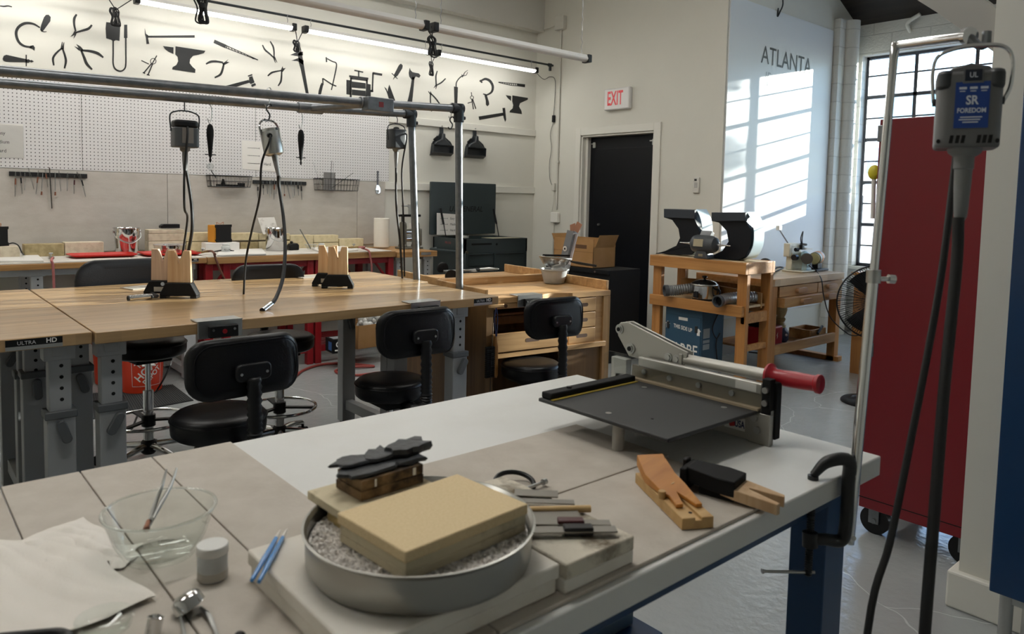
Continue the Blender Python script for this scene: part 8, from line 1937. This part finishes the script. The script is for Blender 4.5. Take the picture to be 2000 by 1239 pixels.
pw = [PD(1868, 300, 1.20), PD(1856, 400, 1.19), PD(1838, 540, 1.18), PD(1812, 690, 1.17), PD(1775, 880, 1.16), PD(1738, 1060, 1.15), PD(1694, 1239, 1.14)]
pw.append(V((pw[-1].x-0.03, pw[-1].y, 0.35))); pw.append(V((pw[-1].x-0.06, pw[-1].y+0.03, 0.012)))
part('power_cord', MB().tube(pw, 0.0058, n=10), m_cable, t, w=True)

# ------------------------------------------------------------------ small things at the left of the bench
m_glass = glass('thin_clear_glass', '#fcfefd', 0.02, 0.0)
_old = bpy.data.materials.new('clear_bowl_glass'); m_solid_glass = _old; _old.use_nodes = True
_b = _old.node_tree.nodes['Principled BSDF']; _b.inputs['Base Color'].default_value = (0.95, 0.98, 0.97, 1); _b.inputs['Transmission Weight'].default_value = 1; _b.inputs['Roughness'].default_value = 0.0; _b.inputs['IOR'].default_value = 1.45
c = V((0.283, 1.044, ZB+0.0006))
bw_ = thing('glass_bowl', 'clear glass bowl holding copper tipped tweezers', 'bowl', c)
part('bowl', MB().lathe([(0.0005, 0.002), (0.040, 0.0018), (0.042, 0.0), (0.045, 0.0008), (0.046, 0.004), (0.058, 0.026), (0.068, 0.056), (0.0705, 0.062), (0.0715, 0.0635), (0.0705, 0.0655), (0.068, 0.065), (0.066, 0.060), (0.0555, 0.027), (0.044, 0.0075), (0.040, 0.005), (0.0005, 0.005)], n=64), m_glass, bw_, smooth=50)
t = thing('tweezers', 'steel cross lock tweezers standing in the glass bowl', 'tweezers', c+V((0, 0, 0.006)))
lo = V((c.x-0.012, c.y+0.004, c.z+0.0075)); 
tip0 = PD(286, 1035, 1.0); dpt_ = (V((c.x, c.y, 0))-V((0, 0, 0))).dot(fy)/math.cos(0)
lo = PD(286, 1033, 0.965); hi1, hi2 = PD(325, 918, 1.05), PD(345, 915, 1.06)
mid1, mid2 = PD(303, 985, 1.0), PD(312, 988, 1.0)
m_coppery = mat('coppery_tip', '#7c5442', 0.4, 0.7)
part('blade', MB().tube([lo, mid1, PD(316, 950, 1.02), hi1], [0.0022, 0.0030, 0.0024, 0.0013], n=8), m_tw, t, w=True)
part('blade', MB().tube([lo+V((0.002, 0, 0.001)), mid2, PD(332, 952, 1.03), hi2], [0.0022, 0.0032, 0.0026, 0.0013], n=8), m_tw, t, w=True)
part('tip', MB().tube([PD(283, 1040, 0.962), lo, PD(291, 1018, 0.975)], [0.003, 0.0042, 0.0034], n=10), m_coppery, t, w=True)
part('pin', MB().cyl(PD(295, 1012, 0.975), PD(300, 1014, 0.97), 0.0022, n=10), m_steel, t, w=True)
# white plastic jar
part('rim', MB().tube([(0.0708*math.cos(a), 0.0708*math.sin(a), 0.0645) for a in [2*PI*k/64 for k in range(64)]], 0.0019, n=8, sub=1, closed=True), m_solid_glass, bw_, smooth=60)
c = V((0.3165, 0.938, ZB+0.0006))
t = thing('plastic_jar', 'small translucent jar with a white screw lid, half filled', 'jar', c)
part('body', MB().solid([(0.0175, 0), (0.0185, 0.002), (0.0185, 0.030), (0.017, 0.033)], n=36), m_milk, t, smooth=40)
part('contents', MB().solid([(0.0188, 0.0015), (0.01885, 0.002), (0.01885, 0.0115), (0.0187, 0.012)], n=36), mat('grey_powder', '#b9b4ab', 0.9), t)
part('lid', MB().solid([(0.0188, 0.033), (0.0195, 0.034), (0.0195, 0.043), (0.0185, 0.0445)], n=40), mat('jar_white', '#dddcd8', 0.4), t, smooth=40)
# blue brushes
m_bluecl = mat('clear_blue_plastic', '#4d8fd0', 0.15)
for i, (p0, p1, lb) in enumerate((((492, 1134), (548, 1036), 'blue handled water brush, left of the pair leaning on the slab'), ((506, 1137), (561, 1034), 'blue handled water brush, right of the pair leaning on the slab'))):
    a = PZ(*p0, ZS+0.0042); b = PZ(*p1, ZS+0.0042)
    t = thing('brush', lb, 'brush', a, group='blue brushes leaning on the slab')
    part('handle', MB().tube([a, a.lerp(b, 0.4), a.lerp(b, 0.82)], [0.0024, 0.0034, 0.0026], n=12, sub=3), m_bluecl, t, w=True)
    part('tip', MB().tube([a.lerp(b, 0.82), a.lerp(b, 0.92), b], [0.0024, 0.0019, 0.0007], n=10, sub=3), mat('brush_tip', '#dcd8d0', 0.5), t, w=True)
# crumpled paper towels
m_tissue = mat('paper_towel_sheet', '#e6e0d7', 0.9, bump=(260, 0.15))
def towel(quad, z0, amp, seed, label, fold=0.0, thick=0.0012):
    q = [PZ(x, y, z0) for x, y in quad]; rg = random.Random(seed); ph = [rg.uniform(0, 6) for _ in range(8)]
    def fn(u, v, off=0.0):
        p = (q[0]*(1-u)+q[1]*u)*(1-v)+(q[3]*(1-u)+q[2]*u)*v
        e = min(u, 1-u, v, 1-v)
        h = 0.5+0.5*math.sin(7*u+4*v+ph[0]+1.5*math.sin(5*v+ph[1]))*math.sin(6*v-3*u+ph[2])
        r = 0.35*abs(math.sin(14*u-9*v+ph[3]))+0.25*abs(math.sin(11*v+6*u+ph[4]+math.sin(9*u)))
        w = V((math.sin(9*v+ph[5])*0.004, math.sin(8*u+ph[6])*0.004, 0))
        return p+w+V((0, 0, z0*0+amp*(h*0.8+r*0.5)*(0.35+1.3*min(e*3, 0.5))+fold*max(0, v-0.7)**2+off))
    m_ = MB().grid(lambda u, v: fn(u, v, thick), 44, 44)
    n0 = len(m_.v); m_.grid(lambda u, v: fn(u, v, 0), 44, 44)
    return solo('paper_towel', m_, m_tissue, label, 'paper towel', 'crumpled paper towels on the bench', smooth=60)
towel([(30, 1062), (168, 1012), (250, 1085), (90, 1150)], ZB+0.001, 0.008, 2, 'small yellowed paper towel behind, peaked at its corner', 0.02)
towel([(-90, 1060), (150, 1052), (300, 1172), (-10, 1290)], ZB+0.004, 0.006, 5, 'large wrinkled paper towel at the lower left')
towel([(190, 1070), (276, 1066), (262, 1100), (215, 1120)], ZB+0.002, 0.003, 8, 'corner of a white paper towel under the glass bowl side')
# tea strainer, glass lids, ring, black rimmed tray
c = PZ(367, 1178, ZB+0.012)
t = thing('tea_strainer', 'small polished scoop on two bent wire legs at the lower left', 'strainer', c-V((0, 0, 0.011)))
axd = V((-0.35, 0.3, 0.85)).normalized()
part('cup', MB().lathe([(0.0002, 0.012), (0.012, 0.0105), (0.0165, 0.006), (0.0178, -0.004), (0.0182, -0.0045), (0.0172, -0.004), (0.0155, 0.005), (0.011, 0.0095), (0.0002, 0.011)], c, axd, n=36), m_inox, t, w=True, smooth=50)
part('wire_leg', MB().tube([PZ(352, 1196, ZB+0.004), PZ(356, 1220, ZB+0.003), PZ(364, 1262, ZB+0.003)], 0.0022, n=8), m_steel, t, w=True)
part('wire_leg', MB().tube([PZ(392, 1188, ZB+0.004), PZ(408, 1205, ZB+0.005), PZ(420, 1232, ZB+0.003), PZ(432, 1262, ZB+0.003)], [0.0022, 0.0034, 0.0024, 0.0022], n=8), m_steel, t, w=True)
c = PZ(205, 1232, ZB+0.001)
t = thing('glass_dish', 'small clear glass dish cut by the bottom edge', 'dish', c)
part('dish', MB().lathe([(0.0005, 0.001), (0.020, 0.0005), (0.027, 0.004), (0.0295, 0.014), (0.0305, 0.016), (0.029, 0.0165), (0.0275, 0.0145), (0.025, 0.006), (0.0005, 0.003)], n=44), m_glass, t, smooth=50)
c = PZ(300, 1232, ZB+0.006)
t = thing('metal_ferrule', 'short bright metal ring at the bottom edge', 'ring', c-V((0, 0, 0.006)))
part('ring', MB().lathe([(0.007, -0.008), (0.0085, -0.008), (0.0085, 0.010), (0.0095, 0.012), (0.008, 0.013), (0.007, 0.010), (0.007, -0.008)], c+V((0, 0, 0.002)), (0.3, 0.2, 1), n=24), m_inox, t, w=True, smooth=40)
c = PZ(38, 1250, ZB+0.02)
t = thing('rimmed_tray', 'grey tray with a thick black rounded rim at the bottom left corner', 'tray', c-V((0, 0, 0.018)))
out = rrect(0.105, 0.07, 0.022, 8)
Mx = Matrix.Translation(c+V((-0.014, -0.016, 0))) @ Matrix.Rotation(-0.5, 4, 'Z') @ Matrix.Rotation(-0.12, 4, 'X')
part('rim', MB().tube([Mx @ V((p[0], p[1], 0)) for p in out], 0.0055, n=10, sub=1, closed=True), m_black, t, w=True, smooth=60)
part('panel', MB().prism(out, (0, 0, -0.004), (1, 0, 0), (0, 1, 0), (0, 0, 0.003)).xf(Mx), mat('grey_film', '#8f9193', 0.25), t, w=True)
solo('knob', MB().ball(PZ(468, 1246, ZB+0.007), 0.007), m_black, 'black round knob at the bottom edge right of the wire legs', 'knob', smooth=60)
